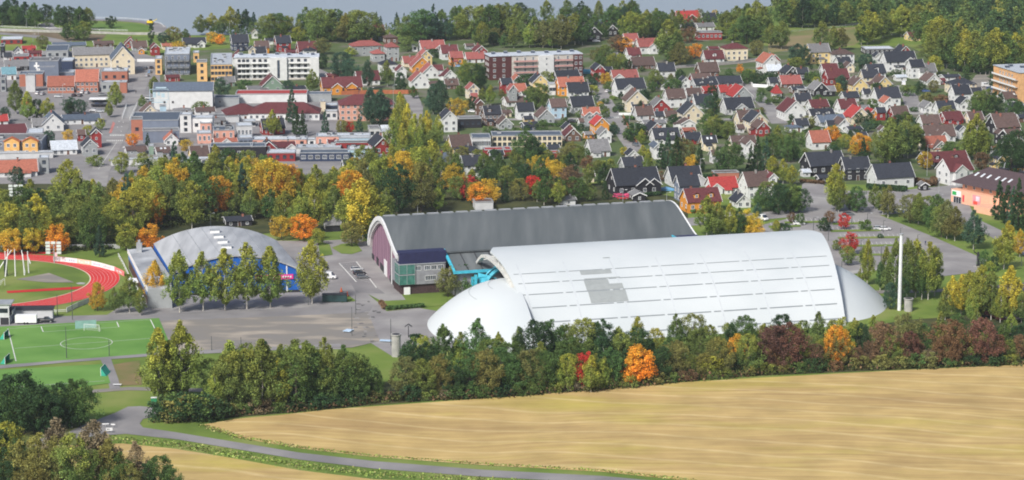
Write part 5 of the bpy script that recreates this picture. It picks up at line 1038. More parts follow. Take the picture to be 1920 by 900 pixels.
# town trees
TOWN = [(10,8,46,'r','d'),(30,10,48,'r','g'),(48,4,50,'b','d'),(66,6,52,'b','g'),(86,8,42,'r','d'),(112,10,55,'b','g'),(132,12,57,'r','d'),(150,12,58,'b','g'),(165,14,56,'b','o'),(125,44,76,'b','g'),(157,40,76,'r','o'),(145,45,76,'r','g'),(208,30,53,'r','d'),(22,-2,44,'r','d'),(-8,6,48,'b','g'),
 (284,44,92,'p','d'),(326,50,80,'r','n'),(348,54,80,'b','g'),(305,60,82,'r','b'),(377,28,66,'b','o'),(398,25,64,'b','y'),(416,30,66,'b','o'),(432,13,62,'b','y'),(447,14,60,'s','d'),(462,18,62,'b','d'),(476,20,62,'s','b'),(400,60,82,'m','a'),(412,64,84,'m','t'),(80,66,92,'r','n'),(335,78,95,'u','a'),
 (290,143,182,'b','o'),(217,154,202,'b','l'),(205,190,220,'b','o'),(30,152,214,'b','o'),(52,172,226,'b','l'),(70,186,224,'r','d'),(90,184,226,'b','y'),(132,182,214,'r','b'),(152,186,214,'r','b'),(267,178,204,'b','o'),(415,145,186,'r','b'),(378,190,210,'u','o'),(460,150,170,'u','g'),(130,190,215,'r','d'),(10,200,228,'r','b'),
 (248,250,276,'m','t'),(277,247,274,'s','d'),(93,244,280,'r','b'),(128,243,266,'m','a'),(165,235,262,'m','y'),(188,222,244,'m','y'),(350,262,282,'u','a'),(30,312,345,'r','b'),(178,292,312,'u','o'),(400,300,318,'u','y'),(228,285,326,'r','y'),(270,286,325,'r','o'),(300,300,330,'r','l'),(395,305,345,'b','o'),(425,315,350,'b','y'),
 (505,26,76,'r','o'),(522,25,76,'r','g'),(540,30,76,'r','o'),(575,14,72,'b','g'),(595,16,78,'r','o'),(615,18,78,'r','o'),(630,18,75,'r','g'),(560,50,78,'r','y'),(650,25,80,'b','n'),(668,20,80,'r','o'),(685,22,80,'r','o'),(706,21,52,'s','b'),(714,28,54,'s','b'),(698,40,70,'r','o'),(744,22,50,'s','b'),(758,24,50,'s','b'),(765,30,76,'r','o'),(778,38,76,'b','o'),(790,18,78,'r','g'),(805,28,78,'r','b'),(813,8,74,'s','b'),(828,18,72,'b','g'),(836,40,76,'r','b'),(853,12,46,'b','g'),(862,10,46,'b','g'),(708,55,76,'u','o'),(884,12,72,'r','o'),(902,10,76,'b','o'),(918,8,76,'b','g'),(934,8,74,'b','o'),(950,6,72,'b','o'),(968,10,76,'b','o'),(870,38,70,'m','w'),(905,50,80,'r','g'),(930,52,82,'r','n'),(925,60,85,'r','d'),(604,70,102,'r','n'),(765,67,97,'r','o'),(815,92,108,'u','d'),(945,62,90,'b','g'),
 (640,98,148,'r','b'),(655,110,150,'r','b'),(660,88,105,'u','l'),(690,113,168,'b','b'),(726,114,162,'b','o'),(750,136,172,'r','d'),(825,150,218,'b','b'),(812,158,215,'b','b'),(848,108,134,'p','d'),(540,150,178,'r','b'),(586,130,173,'b','o'),(515,82,103,'p','b'),(603,100,130,'r','d'),(775,160,185,'b','g'),(548,163,232,'s','b'),(568,205,256,'s','d'),(556,200,254,'s','d'),(610,206,252,'s','b'),(674,211,250,'s','b'),(695,165,234,'b','b'),(715,168,236,'b','b'),(708,180,236,'r','b'),(512,206,256,'b','y'),(640,225,252,'r','n'),(655,228,250,'m','r'),
 (750,174,262,'b','y'),(765,196,296,'b','Y'),(742,205,300,'b','l'),(778,215,302,'b','l'),(755,232,306,'b','y'),(800,208,268,'b','Y'),(790,215,285,'b','y'),(814,240,290,'r','o'),(806,248,292,'r','o'),(822,215,270,'b','l'),(765,275,305,'s','b'),(858,184,226,'m','a'),(872,112,160,'b','y'),(895,120,172,'r','d'),(884,118,172,'r','g'),(920,160,198,'b','l'),(905,165,192,'b','o'),(877,275,292,'u','l'),(862,160,180,'r','g'),(885,180,205,'r','d'),
 (985,28,82,'b','o'),(1003,32,88,'b','o'),(1018,38,90,'b','n'),(1035,30,88,'b','o'),(1052,28,92,'b','n'),(1064,40,84,'b','Y'),(1078,24,84,'b','o'),(1092,30,85,'b','g'),(1025,0,40,'b','o'),(1062,0,45,'b','g'),(1090,2,36,'b','d'),(1100,12,60,'b','g'),(1122,2,42,'b','o'),(1148,8,44,'b','g'),(1168,2,56,'b','o'),(1185,0,60,'b','g'),(1192,12,62,'b','g'),(1212,18,66,'b','o'),(1230,16,62,'b','o'),(1246,28,60,'r','n'),(1148,20,52,'r','d'),(975,5,34,'r','d'),(995,15,40,'r','g'),
 (1252,38,118,'b','o'),(1268,60,120,'b','g'),(1240,55,100,'b','o'),(1275,80,124,'r','n'),(1303,82,110,'m','t'),(1260,92,122,'b','g'),(1150,100,138,'r','o'),(1120,90,120,'r','n'),(1135,85,124,'r','g'),(1160,66,100,'m','w'),(1170,70,100,'m','t'),(1380,12,70,'b','o'),(1400,8,72,'b','g'),(1362,20,72,'b','o'),(1418,2,80,'b','o'),(1435,18,60,'b','o'),(1375,38,76,'r','l'),(1400,30,82,'r','g'),(1345,52,70,'m','w'),(1292,50,80,'r','w'),(1340,18,30,'m','a'),(1310,16,30,'r','n'),(1445,45,90,'b','o'),(1418,75,105,'r','n'),(1387,120,138,'m','t'),(1400,130,158,'r','g'),(1420,132,160,'r','d'),(1375,140,150,'u','d'),
 (1010,156,206,'r','o'),(998,162,204,'r','g'),(985,140,165,'u','d'),(1162,100,136,'r','o'),(1135,136,160,'m','a'),(1140,152,172,'m','o'),(1228,130,168,'r','o'),(1275,130,150,'r','d'),(1200,112,128,'r','n'),(1110,160,178,'u','l'),(1118,205,222,'u','g'),(1125,190,204,'m','a'),(1340,168,222,'p','d'),(1330,178,212,'r','b'),(1262,148,170,'u','g'),(1185,240,262,'u','g'),
 (1325,214,252,'r','g'),(1340,216,260,'r','o'),(1365,228,262,'r','o'),(1348,224,258,'r','d'),(1252,245,318,'s','b'),(1268,250,322,'s','d'),(1240,262,318,'s','d'),(1282,258,316,'r','n'),(1312,264,324,'s','d'),(1298,290,322,'r','a'),(1366,265,326,'r','g'),(1352,288,324,'r','d'),(1420,254,322,'s','d'),(1436,258,322,'s','b'),(1408,270,322,'s','d'),(1203,242,272,'b','y'),(1205,272,296,'b','y'),(1170,275,292,'m','Y'),(1215,280,320,'b','l'),(1238,320,340,'m','w'),(1150,228,248,'b','o'),(1196,232,262,'u','d'),
 (985,246,300,'r','g'),(1000,258,302,'r','d'),(1018,268,292,'b','y'),(1072,265,306,'r','n'),(1085,272,310,'r','o'),(1060,290,325,'r','o'),(1102,292,320,'m','w'),(1028,295,335,'b','a'),(1015,305,345,'b','a'),(1140,298,318,'u','o'),(1120,300,325,'r','o'),(975,305,342,'r','d'),(960,308,340,'r','d'),(1000,330,372,'m','r'),(1050,325,378,'m','w'),(1020,332,385,'b','g'),(1048,338,386,'b','y'),
 (1465,40,92,'b','o'),(1540,40,92,'b','o'),(1562,50,95,'b','o'),(1578,52,94,'b','n'),(1626,20,84,'b','y'),(1638,24,78,'b','y'),(1615,45,84,'b','g'),(1495,82,122,'r','b'),(1508,90,122,'r','d'),(1490,108,128,'u','l'),(1532,100,124,'p','d'),(1545,96,115,'r','n'),(1622,100,135,'r','b'),(1612,112,135,'p','d'),(1570,156,175,'m','a'),(1578,140,170,'r','b'),(1530,144,162,'m','y'),(1520,135,155,'u','g'),(1575,142,166,'r','d'),(1680,130,146,'r','d'),(1725,152,172,'r','d'),(1750,150,174,'r','n'),(1720,155,176,'s','d'),(1850,166,218,'r','g'),(1866,172,218,'r','d'),(1832,172,215,'r','g'),(1910,190,215,'r','d'),(1900,185,222,'r','g'),(1752,104,140,'r','y'),(1810,140,156,'r','d'),(1700,160,180,'u','g'),(1765,178,196,'u','w'),(1645,155,172,'r','d'),
 (1682,214,240,'r','d'),(1560,236,268,'m','t'),(1550,240,262,'m','t'),(1585,252,280,'m','y'),(1612,250,290,'m','t'),(1622,256,288,'m','t'),(1570,262,292,'r','g'),(1618,256,312,'s','d'),(1602,270,292,'m','a'),(1668,222,308,'b','o'),(1655,245,308,'r','o'),(1676,262,306,'r','g'),(1702,218,296,'b','o'),(1692,240,296,'r','d'),(1720,232,290,'b','g'),(1625,228,248,'r','b'),(1640,222,242,'r','g'),(1458,236,290,'b','o'),(1448,250,298,'r','g'),(1488,244,300,'r','g'),(1476,258,304,'r','g'),(1830,214,302,'b','y'),(1818,228,300,'b','l'),(1845,240,298,'b','o'),(1840,285,318,'r','w'),(1895,255,330,'r','d'),(1910,245,320,'r','d'),(1880,270,318,'r','d'),(1735,285,318,'m','a'),(1448,292,345,'b','y'),(1468,298,345,'b','y'),(1485,310,348,'b','y'),(1780,265,290,'u','g'),
 (1445,340,395,'r','g'),(1460,345,402,'r','d'),(1482,345,400,'r','g'),(1498,352,398,'r','d'),(1425,350,398,'b','g'),(1566,308,395,'b','y'),(1572,340,398,'b','o'),(1605,350,398,'r','g'),(1640,345,392,'b','o'),(1655,352,402,'b','o'),(1665,348,408,'b','n'),(1598,362,395,'r','n'),
 (1706,365,418,'r','n'),(1722,362,420,'b','o'),(1738,368,424,'r','o'),(1755,366,432,'r','g'),(1775,375,448,'b','n'),(1790,388,452,'b','n'),(1765,385,445,'r','o'),(1748,385,432,'r','g'),(1825,395,468,'b','b'),(1872,335,412,'s','d'),(1888,342,420,'s','d'),(1908,335,432,'s','d'),(1898,350,430,'s','b'),(1890,415,470,'b','Y'),(1912,430,482,'b','a'),(1882,430,505,'b','y'),
 (1325,368,442,'b','l'),(1345,380,445,'b','o'),(1368,382,445,'b','y'),(1385,390,445,'b','g'),(1402,392,442,'r','Y'),(1415,410,445,'m','a'),(1335,392,440,'b','l'),(1420,380,412,'b','b')]
def zone_town(x, y):
    if y > 350: return 'by the hall car park' if x > 1400 else 'behind the white hall'
    if x < 320: return 'by the lake road' if y < 100 else ('in the town car park' if y < 235 else 'by the wide town street')
    if x < 640: return 'on the lake shore' if y < 100 else 'in the town centre'
    if x < 840: return 'on the lake shore' if y < 85 else ('around the yellow birches' if y > 175 else 'on the garden slope')
    if x < 1130: return 'on the lake shore' if y < 60 else ('behind the brown block' if y < 100 else ('among the village gardens' if y < 235 else 'before the long cream building'))
    if x < 1440: return 'on the lake shore' if y < 85 else ('in gardens between the streets' if y < 235 else 'behind the black gabled house')
    return 'by the sports field' if y < 130 else ('in the right hand gardens' if y < 240 else 'behind the road by the pink shop')
for a in TOWN: T(*a, zone_town(a[0], a[2]), (.72 if a[3] == 'b' else .85) if 735 < a[0] < 830 and a[2] > 255 else 1.12)
for i in range(210):                               # garden shrubs and small trees between the houses
    x, y = rt.uniform(900,1900), rt.uniform(130,300)
    T(x, y-rt.choice((rt.uniform(9,14),rt.uniform(12,24))), y, rt.choice('umumrb'), rt.choice('gddoggdnb'), zone_town(x,y))
for i in range(16,46):                               # the tree screen along the lake side of the village
    x = 640+i*14+rt.uniform(-4,4); y = rt.uniform(66,92) if 890 < x < 1140 else rt.uniform(60,74)
    T(x, y-rt.uniform(30,52), y, rt.choice('brb'), rt.choice('ggoodlb'), 'in the screen of trees before the lake', 1.0)
# car park trees
for a in [(1484,398,418,'m','w'),(1500,400,422,'m','g'),(1556,396,420,'m','w'),(1582,400,430,'m','r'),(1592,436,478,'m','r'),(1590,462,498,'m','o'),(1568,450,470,'m','o'),(1545,408,434,'r','d'),(1620,460,500,'b','o'),(1622,412,430,'u','g'),(1470,418,438,'u','d'),(1455,412,440,'b','y'),(1650,438,447,'u','d'),(1628,425,433,'u','g')]: T(*a,'inside the hall car park')
for a in [(1626,450,535,'b','y'),(1660,464,542,'b','o'),(1678,448,560,'b','o'),(1700,448,560,'b','o'),(1716,450,558,'b','l'),(1740,455,562,'b','y'),(1752,462,555,'b','o'),(1728,470,562,'b','g'),(1668,530,580,'r','b'),(1690,520,570,'r','d'),(1650,490,545,'b','g'),(1612,505,552,'b','o'),(1845,468,508,'r','g'),(1862,480,508,'r','d'),(1855,490,510,'u','l')]: T(*a,'around the white mast',.72)
for a in [(1784,518,585,'b','Y'),(1802,516,592,'b','Y'),(1816,508,594,'b','y'),(1838,498,598,'b','y'),(1858,510,600,'b','o'),(1892,500,600,'b','Y'),(1772,540,600,'b','o'),(1875,540,605,'b','y'),(1915,545,605,'b','o'),(1822,545,605,'b','l')]: T(*a,'before the brick pavilion')
# front belt
front = [(300,786,742),(345,788,738),(400,778,675),(470,772,655),(560,768,648),(650,758,648),(705,750,662),(760,748,665),(850,746,668),(950,741,668),(1050,732,664),(1150,726,656),(1250,715,650),(1350,706,646),(1450,698,632),(1600,690,628),(1750,686,622),(1950,680,620)]
x = 404
while x < 1940:
    yb, yt = interp(front, x)
    if not 712 < x < 736:
        if x > 1395: k, c = rt.choice('rrum')[0], rt.choices('wmndoh',(3.4,1.6,3,2,2.4,.3))[0]
        elif x > 740: k, c = rt.choices('rb',(4,1))[0], rt.choices('gdonlw',(4,3.5,3.5,1.2,.8,.5))[0]
        else: k, c = rt.choices('rb',(2,2))[0], rt.choices('gdonyl',(3,1.6,4,1.2,1.6,2))[0]
        if k == 'u': k = 'r'
        T(x, yt+rt.uniform(-16,30)+(4 if x > 1395 else 0), yb+rt.uniform(-7,0), k, c, Z_FRONT if x < 900 else ('at the edge of the stubble field' if x < 1400 else 'in the russet belt at the right'), 1.0)
    x += rt.uniform(24,34) if x < 1395 else rt.uniform(17,25)
x = 436
while x < 1940:
    yb, yt = interp(front, x); yb -= 24; yt -= 30 if x > 740 else 14
    if not 700 < x < 742:
        T(x, yt+rt.uniform(-8,26), yb+rt.uniform(-6,4), rt.choices('rb',(3,2.2))[0], rt.choices('gdonl',(4,3.2,4,.7,1))[0], 'in the second row of the front belt', 1.0)
    x += rt.uniform(26,36)
x = 762
while x < 1920:
    yb, yt = interp(front, x); yb -= 52; yt -= 48
    T(x, np.interp(x,(762,790,820,850,950,1060,1200,1300,1420,1500,1580,1650,1750,1920),(648,632,612,606,603,602,594,594,592,584,582,592,585,590))+rt.choice((rt.uniform(-8,4),rt.uniform(4,22))), yb+rt.uniform(-5,5), rt.choices('rb',(2,2.4))[0], rt.choices('gdoly',(3,2.5,4,1.4,.8))[0], 'in the back row before the white hall', 1.0)
    x += rt.uniform(28,40)
for a in [(1198,648,722,'m','t',1.05),(1185,668,724,'m','t',.8),(1384,627,682,'m','t',.8),(1376,640,684,'m','a',.7),(1095,660,730,'m','r',.7),(1108,668,736,'b','y',1.2),(1065,664,734,'r','l',.8),(1130,675,730,'r','l',.7),(1565,611,688,'r','t',.8),(1583,618,684,'b','a',1.2),(1478,608,692,'r','m',1.3),(1448,612,694,'r','m',1.2),(1655,604,684,'r','w',1.1),(1780,600,682,'r','w',1.1),(1840,598,682,'r','m',1.1),(1330,668,706,'u','y',1)]: T(*a[:5],'at the field edge before the white hall',a[5])
for a in [(300,618,758,'b','y'),(342,604,754,'b','l'),(322,640,752,'b','o'),(432,640,748,'b','l'),(455,655,752,'b','g'),(400,672,750,'r','g')]: T(*a,'beside the small pitches',1.0)
for i, x in enumerate(range(308, 400, 15)): T(x, 742+rt.uniform(-4,6), 788-(i%2)*4, 'u', 'dgndgn'[i%6], 'left end of the front belt', 1.2)
for a in [(322,750,784,'u','g'),(350,744,788,'u','d'),(372,742,786,'u','d')]: T(*a,'left end of the front belt',1.1)
T(367,752,786,'u','t','left end of the front belt',.55)
x = 392
while x < 1920:                                   # scrub at the foot of the belt
    yb, yt = interp(front, x)
    if not 712 < x < 736: T(x, yb-rt.uniform(14,26), yb+2, 'u', rt.choices('dgonwh',(4,4,3,2,1.5,1))[0], 'low scrub zone by the field', 1.25)
    x += rt.uniform(24,44)
# lower left
for a in [(45,697,813,'r','d'),(65,720,812,'r','d'),(22,722,812,'r','g'),(85,735,812,'r','d'),(112,720,802,'r','d'),(135,712,802,'b','g'),(150,715,800,'r','g'),(128,740,803,'r','d'),(5,740,812,'r','g'),
  (15,795,905,'r','y'),(40,830,915,'r','n'),(-5,800,910,'r','d'),(108,785,900,'b','h'),(180,790,925,'b','h'),(205,825,930,'b','n'),(75,815,925,'r','n'),(140,815,930,'r','o'),(160,840,935,'r','g'),(255,830,925,'b','h'),(225,850,930,'r','g'),(300,855,925,'r','g'),(275,870,930,'r','d'),(320,872,925,'r','g'),(60,860,935,'r','n'),(105,850,930,'r','n'),(15,865,930,'r','d'),(245,870,935,'r','n')]: T(*a,'in the lower left corner',1.05)
# forest on the right above the village: front trees one by one, the rest one mass behind them
for a in [(1655,20,72,'b','o'),(1672,18,66,'b','o'),(1690,10,70,'b','y'),(1705,14,68,'b','o'),(1722,8,72,'b','o'),(1745,38,98,'b','l'),(1760,30,108,'b','y'),(1775,40,128,'b','o'),(1790,52,132,'b','g'),(1808,56,136,'b','y'),(1826,58,136,'b','o'),(1848,62,140,'b','o'),(1866,54,140,'b','y'),(1884,60,138,'b','g'),(1902,62,135,'b','y'),(1918,60,134,'b','o'),(1735,20,90,'b','g'),(1752,75,125,'r','o'),(1765,80,128,'b','g'),(1838,85,140,'b','g'),(1855,70,140,'b','g'),(1895,80,138,'b','o'),(1800,90,135,'r','d'),(1875,95,140,'r','d')]: T(*a,'at the forest edge by the timber block',1.25)
for i in range(16): x = 1470+i*11.5; T(x, rt.uniform(-4,10), 52-i*.5+rt.uniform(-2,2), rt.choice('bbs'), rt.choice('gdogd'), 'in the row behind the sports field', 1.25)
def far_wood(name, pts, label, seed, leafn=1200, fs=1.0):
    rg = np.random.default_rng(seed); Vs = []; rw = random.Random(seed)
    base = []
    for k in range(3):
        me = crown_mesh('tmp', 200+k+seed, 17, 4.4, 2, pb, 50, leafn, .85, LEAF, .3, .3)
        a = np.empty(len(me.vertices)*3, np.float32); me.vertices.foreach_get('co', a); base.append(a.reshape(-1,3)); bpy.data.meshes.remove(me)
    mats = [leaf_mat('far_foliage_%d' % i, c) for i, c in enumerate(((.065,.115,.040),(.090,.135,.042),(.13,.17,.048),(.045,.085,.038),(.21,.22,.05)))] if not FARM else FARM
    FARM[:] = mats; mi = []
    for (x, y) in pts:
        gx, gy = G(x, y); b = rw.choice(base); s = rw.uniform(.8,1.15)*fs; a = rw.uniform(0,6.28); R_ = np.array([[cos(a),sin(a),0],[-sin(a),cos(a),0],[0,0,1]])
        Vs.append((b*s)@R_+np.array((gx,gy,0))); mi += [rw.choices(range(5),(3,3,1.6,2.5,.8))[0]]*(len(b)//4)
    V = np.concatenate(Vs); n = len(V)//4
    me = bpy.data.meshes.new(name); me.vertices.add(len(V)); me.vertices.foreach_set('co', V.ravel().astype(np.float32)); me.loops.add(n*4); me.polygons.add(n)
    me.loops.foreach_set('vertex_index', np.arange(n*4, dtype=np.int32)); me.polygons.foreach_set('loop_start', np.arange(0,n*4,4,dtype=np.int32))
    for m_ in mats: me.materials.append(m_)
    me.polygons.foreach_set('material_index', np.array(mi, np.int32)); me.update(); me.validate()
    o = bpy.data.objects.new(name, me); COL.objects.link(o); o['kind'] = 'stuff'; o['label'] = label; o['category'] = 'forest'
FARM = []
pts = []
for i in range(420):
    x = rt.uniform(1455, 2080); y = rt.uniform(-34, 118)
    lim = np.interp(x, (1455,1650,1720,1770,1800,2080), (40,44,62,100,118,120)); lo = np.interp(x, (1455,1560,2080), (10,-10,-34))
    if lo < y < lim: pts.append((x,y))
far_wood('forest', pts, 'dense mixed forest rising behind the village at top right', 3)
pts = [(x, np.interp(x,(600,840,1000,1200,1350,1440),(60,58,54,50,40,26))+rt.uniform(4,14)) for x in np.arange(400,1450,9)] + [(x, rt.uniform(40,52)) for x in np.arange(-60,165,10)]
far_wood('shore_wood', pts, 'low trees and scrub lining the lake shore', 9, 500, .5)
# ground cover along the wood edges
def scatter(name, poly_line, n, wd, hh_, cols, label, seed, leaf=.45):
    rg = random.Random(seed); V = []; F = []; mi = []; mats = [leaf_mat(name+'_leaf_%d'%i, c) for i, c in enumerate(cols)]
    for i in range(n):
        k = rg.randrange(len(poly_line)-1); a, b = poly_line[k], poly_line[k+1]; t = rg.random(); gx, gy = G(a[0]+(b[0]-a[0])*t, a[1]+(b[1]-a[1])*t)
        off = rg.gauss(0,1)*wd; gx += rg.gauss(0,1)*1.0; gy += off; h_ = abs(rg.gauss(0,1))*hh_; s = leaf*rg.uniform(.6,1.5)
        d1 = np.array((rg.gauss(0,1),rg.gauss(0,1),rg.gauss(0,.6))); d1 /= np.linalg.norm(d1); d2 = np.cross(d1,(rg.gauss(0,1),rg.gauss(0,1),rg.gauss(0,1))); d2 /= np.linalg.norm(d2)
        c = np.array((gx,gy,h_+.1)); o = len(V); V += [tuple(c-d1*s),tuple(c+d2*s),tuple(c+d1*s),tuple(c-d2*s)]; F.append((o,o+1,o+2,o+3)); mi.append(rg.randrange(len(cols)))
    me = bpy.data.meshes.new(name); me.from_pydata(V,[],F); [me.materials.append(m_) for m_ in mats]; me.polygons.foreach_set('material_index', mi); me.update()
    o = bpy.data.objects.new(name, me); COL.objects.link(o); o['kind'] = 'stuff'; o['label'] = label; o['category'] = 'ground cover'
scatter('undergrowth', [(p[0],p[1]+1) for p in front], 16000, 1.3, .9, ((.04,.06,.02),(.09,.11,.03),(.14,.09,.05)), 'weeds and brush under the tree belt at the field edge', 4, .32)
scatter('verge_grass', [(200,823),(330,834),(440,852),(560,872),(700,889),(900,901),(1100,912)], 2200, 1.3, .08, ((.14,.20,.05),(.20,.27,.06),(.24,.24,.09)), 'long grass on the verge below the farm road', 5, .26)
scatter('verge_grass', [(380,798),(450,820),(570,840),(700,855),(900,870),(1130,883),(1290,900)], 1500, .4, .06, ((.18,.24,.05),(.26,.25,.10)), 'thin grass strip between farm road and upper field', 6, .25)
scatter('undergrowth', [(0,470),(200,466),(290,428),(440,405)], 5000, 2.0, .8, ((.04,.06,.02),(.08,.10,.03)), 'brush at the foot of the wood behind the track', 7, .4)

# ------------------------------------------------------------------ vehicles
TYRE = paint('tyre', (.02,.02,.02), .8); RIM = paint('rim', (.4,.41,.43), .4, metallic=.5)
LAMPM = paint('headlamp', (.7,.72,.7), .2); TAIL = paint('tail_lamp', (.4,.02,.02), .3)
CARP = {n: ramp_mat('car_paint_'+n.replace(' ','_'), tuple(x*.95 for x in c), c, 1, .3, spec=.5) for n, c in dict(white=(.72,.73,.74), silver=(.42,.44,.46), black=(.02,.02,.025), blue=(.05,.10,.25), red=(.35,.03,.03), grey=(.12,.13,.14), **{'light blue':(.20,.32,.48)}).items()}
def loft(m, secs, mat):                           # secs: list of (x, [(y,z)...]) closed rings
    n = len(secs[0][1]); vs = [(x,y,z) for x, r in secs for y,z in r]; fs = []
    for j in range(len(secs)-1):
        for i in range(n): a = j*n+i; b = j*n+(i+1)%n; fs.append((a,b,b+n,a+n))
    fs += [tuple(range(n))[::-1], tuple((len(secs)-1)*n+i for i in range(n))]
    m.quadmesh(vs, fs, mat)
def ring_(w_, z0, z1, ch=.12): return [(-w_,z0),(w_,z0),(w_+.02,z0+(z1-z0)*.6),(w_-ch,z1),(-w_+ch,z1),(-w_-.02,z0+(z1-z0)*.6)]
CARM = {}
def car_parts(kind):
    if kind in CARM: return CARM[kind]
    b = MB(); g = MB(); slot = CARP['white']
    if kind == 'car':
        loft(b, [(-2.2,ring_(.72,.35,.75)),(-2.05,ring_(.84,.22,.95)),(-.9,ring_(.88,.2,1.0)),(.8,ring_(.88,.2,.95)),(1.8,ring_(.84,.22,.82)),(2.2,ring_(.68,.35,.65))], slot)
        loft(b, [(-1.55,ring_(.66,1.28,1.33,.1)),(-1.3,ring_(.66,1.38,1.45,.1)),(.2,ring_(.64,1.38,1.45,.1)),(.45,ring_(.6,1.32,1.36,.1))], slot)
        loft(g, [(-2.0,ring_(.76,.93,.97)),(-1.5,ring_(.70,.93,1.33)),(.35,ring_(.68,.93,1.38)),(1.15,ring_(.72,.9,.94))], GLASS); wx = 1.35; R = .32; L = 2.2; wy = .82
    elif kind == 'van':
        loft(b, [(-2.7,ring_(.92,.35,2.15,.08)),(-2.6,ring_(.96,.3,2.3,.1)),(1.1,ring_(.96,.3,2.3,.1)),(1.35,ring_(.96,.3,1.35,.1)),(2.4,ring_(.93,.3,1.1,.1)),(2.7,ring_(.82,.4,.85,.1))], slot)
        loft(g, [(.98,ring_(.90,1.32,2.2,.14)),(1.4,ring_(.88,1.32,2.1,.14)),(2.05,ring_(.86,1.2,1.3,.1))], GLASS)
        for x in (-1.9,-.7): g.box(x,x+1,-.985,.985,1.35,1.95,GLASS)
        wx = 1.7; R = .36; L = 2.7; wy = .9
    else:
        loft(b, [(-2.6,ring_(.84,.5,1.1)),(-.4,ring_(.9,.45,1.15)),(1.5,ring_(.9,.45,1.1)),(2.5,ring_(.82,.5,.95))], slot); b.box(-2.5,-.5,-.75,.75,1.1,1.16,DARK); loft(b, [(-.4,ring_(.7,1.66,1.72,.1)),(.8,ring_(.68,1.66,1.72,.1))], slot)
        loft(g, [(-.5,ring_(.8,1.1,1.6)),(-.2,ring_(.74,1.1,1.66)),(.8,ring_(.72,1.1,1.66)),(1.5,ring_(.78,1.08,1.12))], GLASS); wx = 1.6; R = .4; L = 2.5; wy = .85
    wm_ = MB(); n = 14
    wm_.tube((0,-.11,0),(0,.11,0),R,R,TYRE,n); wm_.tube((0,-.125,0),(0,.125,0),R*.58,R*.58,RIM,n)
    h1 = MB(); h1.box(-.04,.04,-.18,.18,-.07,.07,LAMPM); h2 = MB(); h2.box(-.04,.04,-.15,.15,-.09,.09,TAIL)
    CARM[kind] = (b.mesh('body'), g.mesh('windows'), wm_.mesh('wheel'), h1.mesh('headlight'), h2.mesh('tail_light'), wx, R, L, wy); return CARM[kind]
def vehicle(kind, x, y, rz, colr, zone, desc=None):
    bm, gm, wm_, h1, h2, wx, R, L, wy = car_parts(kind); gx, gy = G(x, y)
    e = empty({'car':'parked_car','van':'parked_van','pickup':'pickup_truck'}[kind], gx, gy, radians(rz), .14)
    o = put('body', bm, e); o.material_slots[0].link = 'OBJECT'; o.material_slots[0].material = CARP[colr]
    put('windows', gm, e)
    for sx in (-1,1):
        for sy in (-1,1): put('wheel', wm_, e, (sx*wx, sy*wy, R))
    for sy in (-1,1): put('headlight', h1, e, (L-.08, sy*.55, .68)); put('tail_light', h2, e, (-L+.06, sy*.6, .8))
    tag(e, desc or ('parked %s %s' % (colr, kind)), {'car':'car','van':'van','pickup':'pickup truck'}[kind], zone, None, x)
    if desc is None: e['group'] = 'vehicles parked around the town'
for a in [('car',669,508,14,'silver'),('car',674,515,14,'black'),('car',680,522.5,12,'grey')]: vehicle(*a,'in the bay left of the arena')
vehicle('van',616,523,-5,'white','beside the blue hall'); vehicle('pickup',86,605,2,'black','behind the white trailer')
for a in [('van',1429,413,-55,'white'),('car',1498,422,5,'white'),('car',1554,430,85,'silver'),('car',1648,431,5,'silver'),('car',1659,432,5,'white'),('car',1591,404,10,'grey'),('car',1684,400,-20,'blue'),('car',1690,396,-20,'silver')]: vehicle(*a,'in the hall car park')
for a in [('car',71,177,80,'white'),('car',80,178,80,'silver'),('car',155,175,80,'white'),('car',164,176,80,'silver'),('car',110,183,0,'silver'),('car',139,181,80,'black'),('car',150,181,80,'grey'),('car',184,199,0,'blue'),('car',192,199,0,'black'),('car',200,199,0,'silver'),('car',176,209,5,'white'),('car',187,211,5,'silver')]: vehicle(*a,'in the town car park')
for a in [('car',273,130,85,'grey'),('car',284,129,85,'black'),('car',276,144,85,'silver'),('car',281,137,85,'light blue'),('car',280,186,0,'silver'),('car',282,192,0,'grey'),('car',192,180,0,'grey')]: vehicle(*a,'along the wide town street')
for a in [('car',1164,206,5,'blue'),('car',1168,203,5,'grey'),('car',1180,205,80,'white'),('car',1140,173,60,'white'),('car',1192,274,-65,'grey'),('car',1073,230,0,'black'),('car',1160,176,80,'silver'),('car',861,126,0,'light blue'),('car',886,211,0,'white'),('car',1118,79,0,'white'),('car',1168,374,0,'red'),('car',1394,156,-60,'grey')]: vehicle(*a,'in the village streets')
for a in [('car',1697,171,80,'white'),('van',1694,161,85,'white'),('van',1850,163,8,'white'),('car',1857,168,8,'blue'),('car',1737,173,0,'blue')]: vehicle(*a,'by the timber apartment block')
t = empty('box_trailer', *G(50,607), radians(2)); m = MB(); m.box(-3.4,3.2,-1.1,1.1,.55,2.9,WHITE); m.build('box', t); m = MB(); m.box(3.2,4.6,-.08,.08,.45,.6,DARK); m.build('drawbar', t)
for sy in (-1,1):
    for sx in (-.5,.4): m = MB(); m.tube((sx,sy*1.12-.1,.38),(sx,sy*1.12+.1,.38),.36,.36,TYRE,12); m.build('wheel', t)
tag(t,'','trailer'); t['label'] = 'white box trailer parked beside the small football pitch'
t = empty('tool_shed', *G(55,597), radians(3)); m = MB(); m.box(-7,7.5,-1.6,1.6,-.2,3.2,wall_m('l')); m.build('wall', t); m = MB(); m.slab((-7.4,-2,3.3),(7.9,-2,3.3),(7.9,2,3.7),(-7.4,2,3.7),.15,DARK); m.build('roof', t); tag(t,'','shed'); t['label'] = 'long grey tool shed with dark roof behind the trailer'
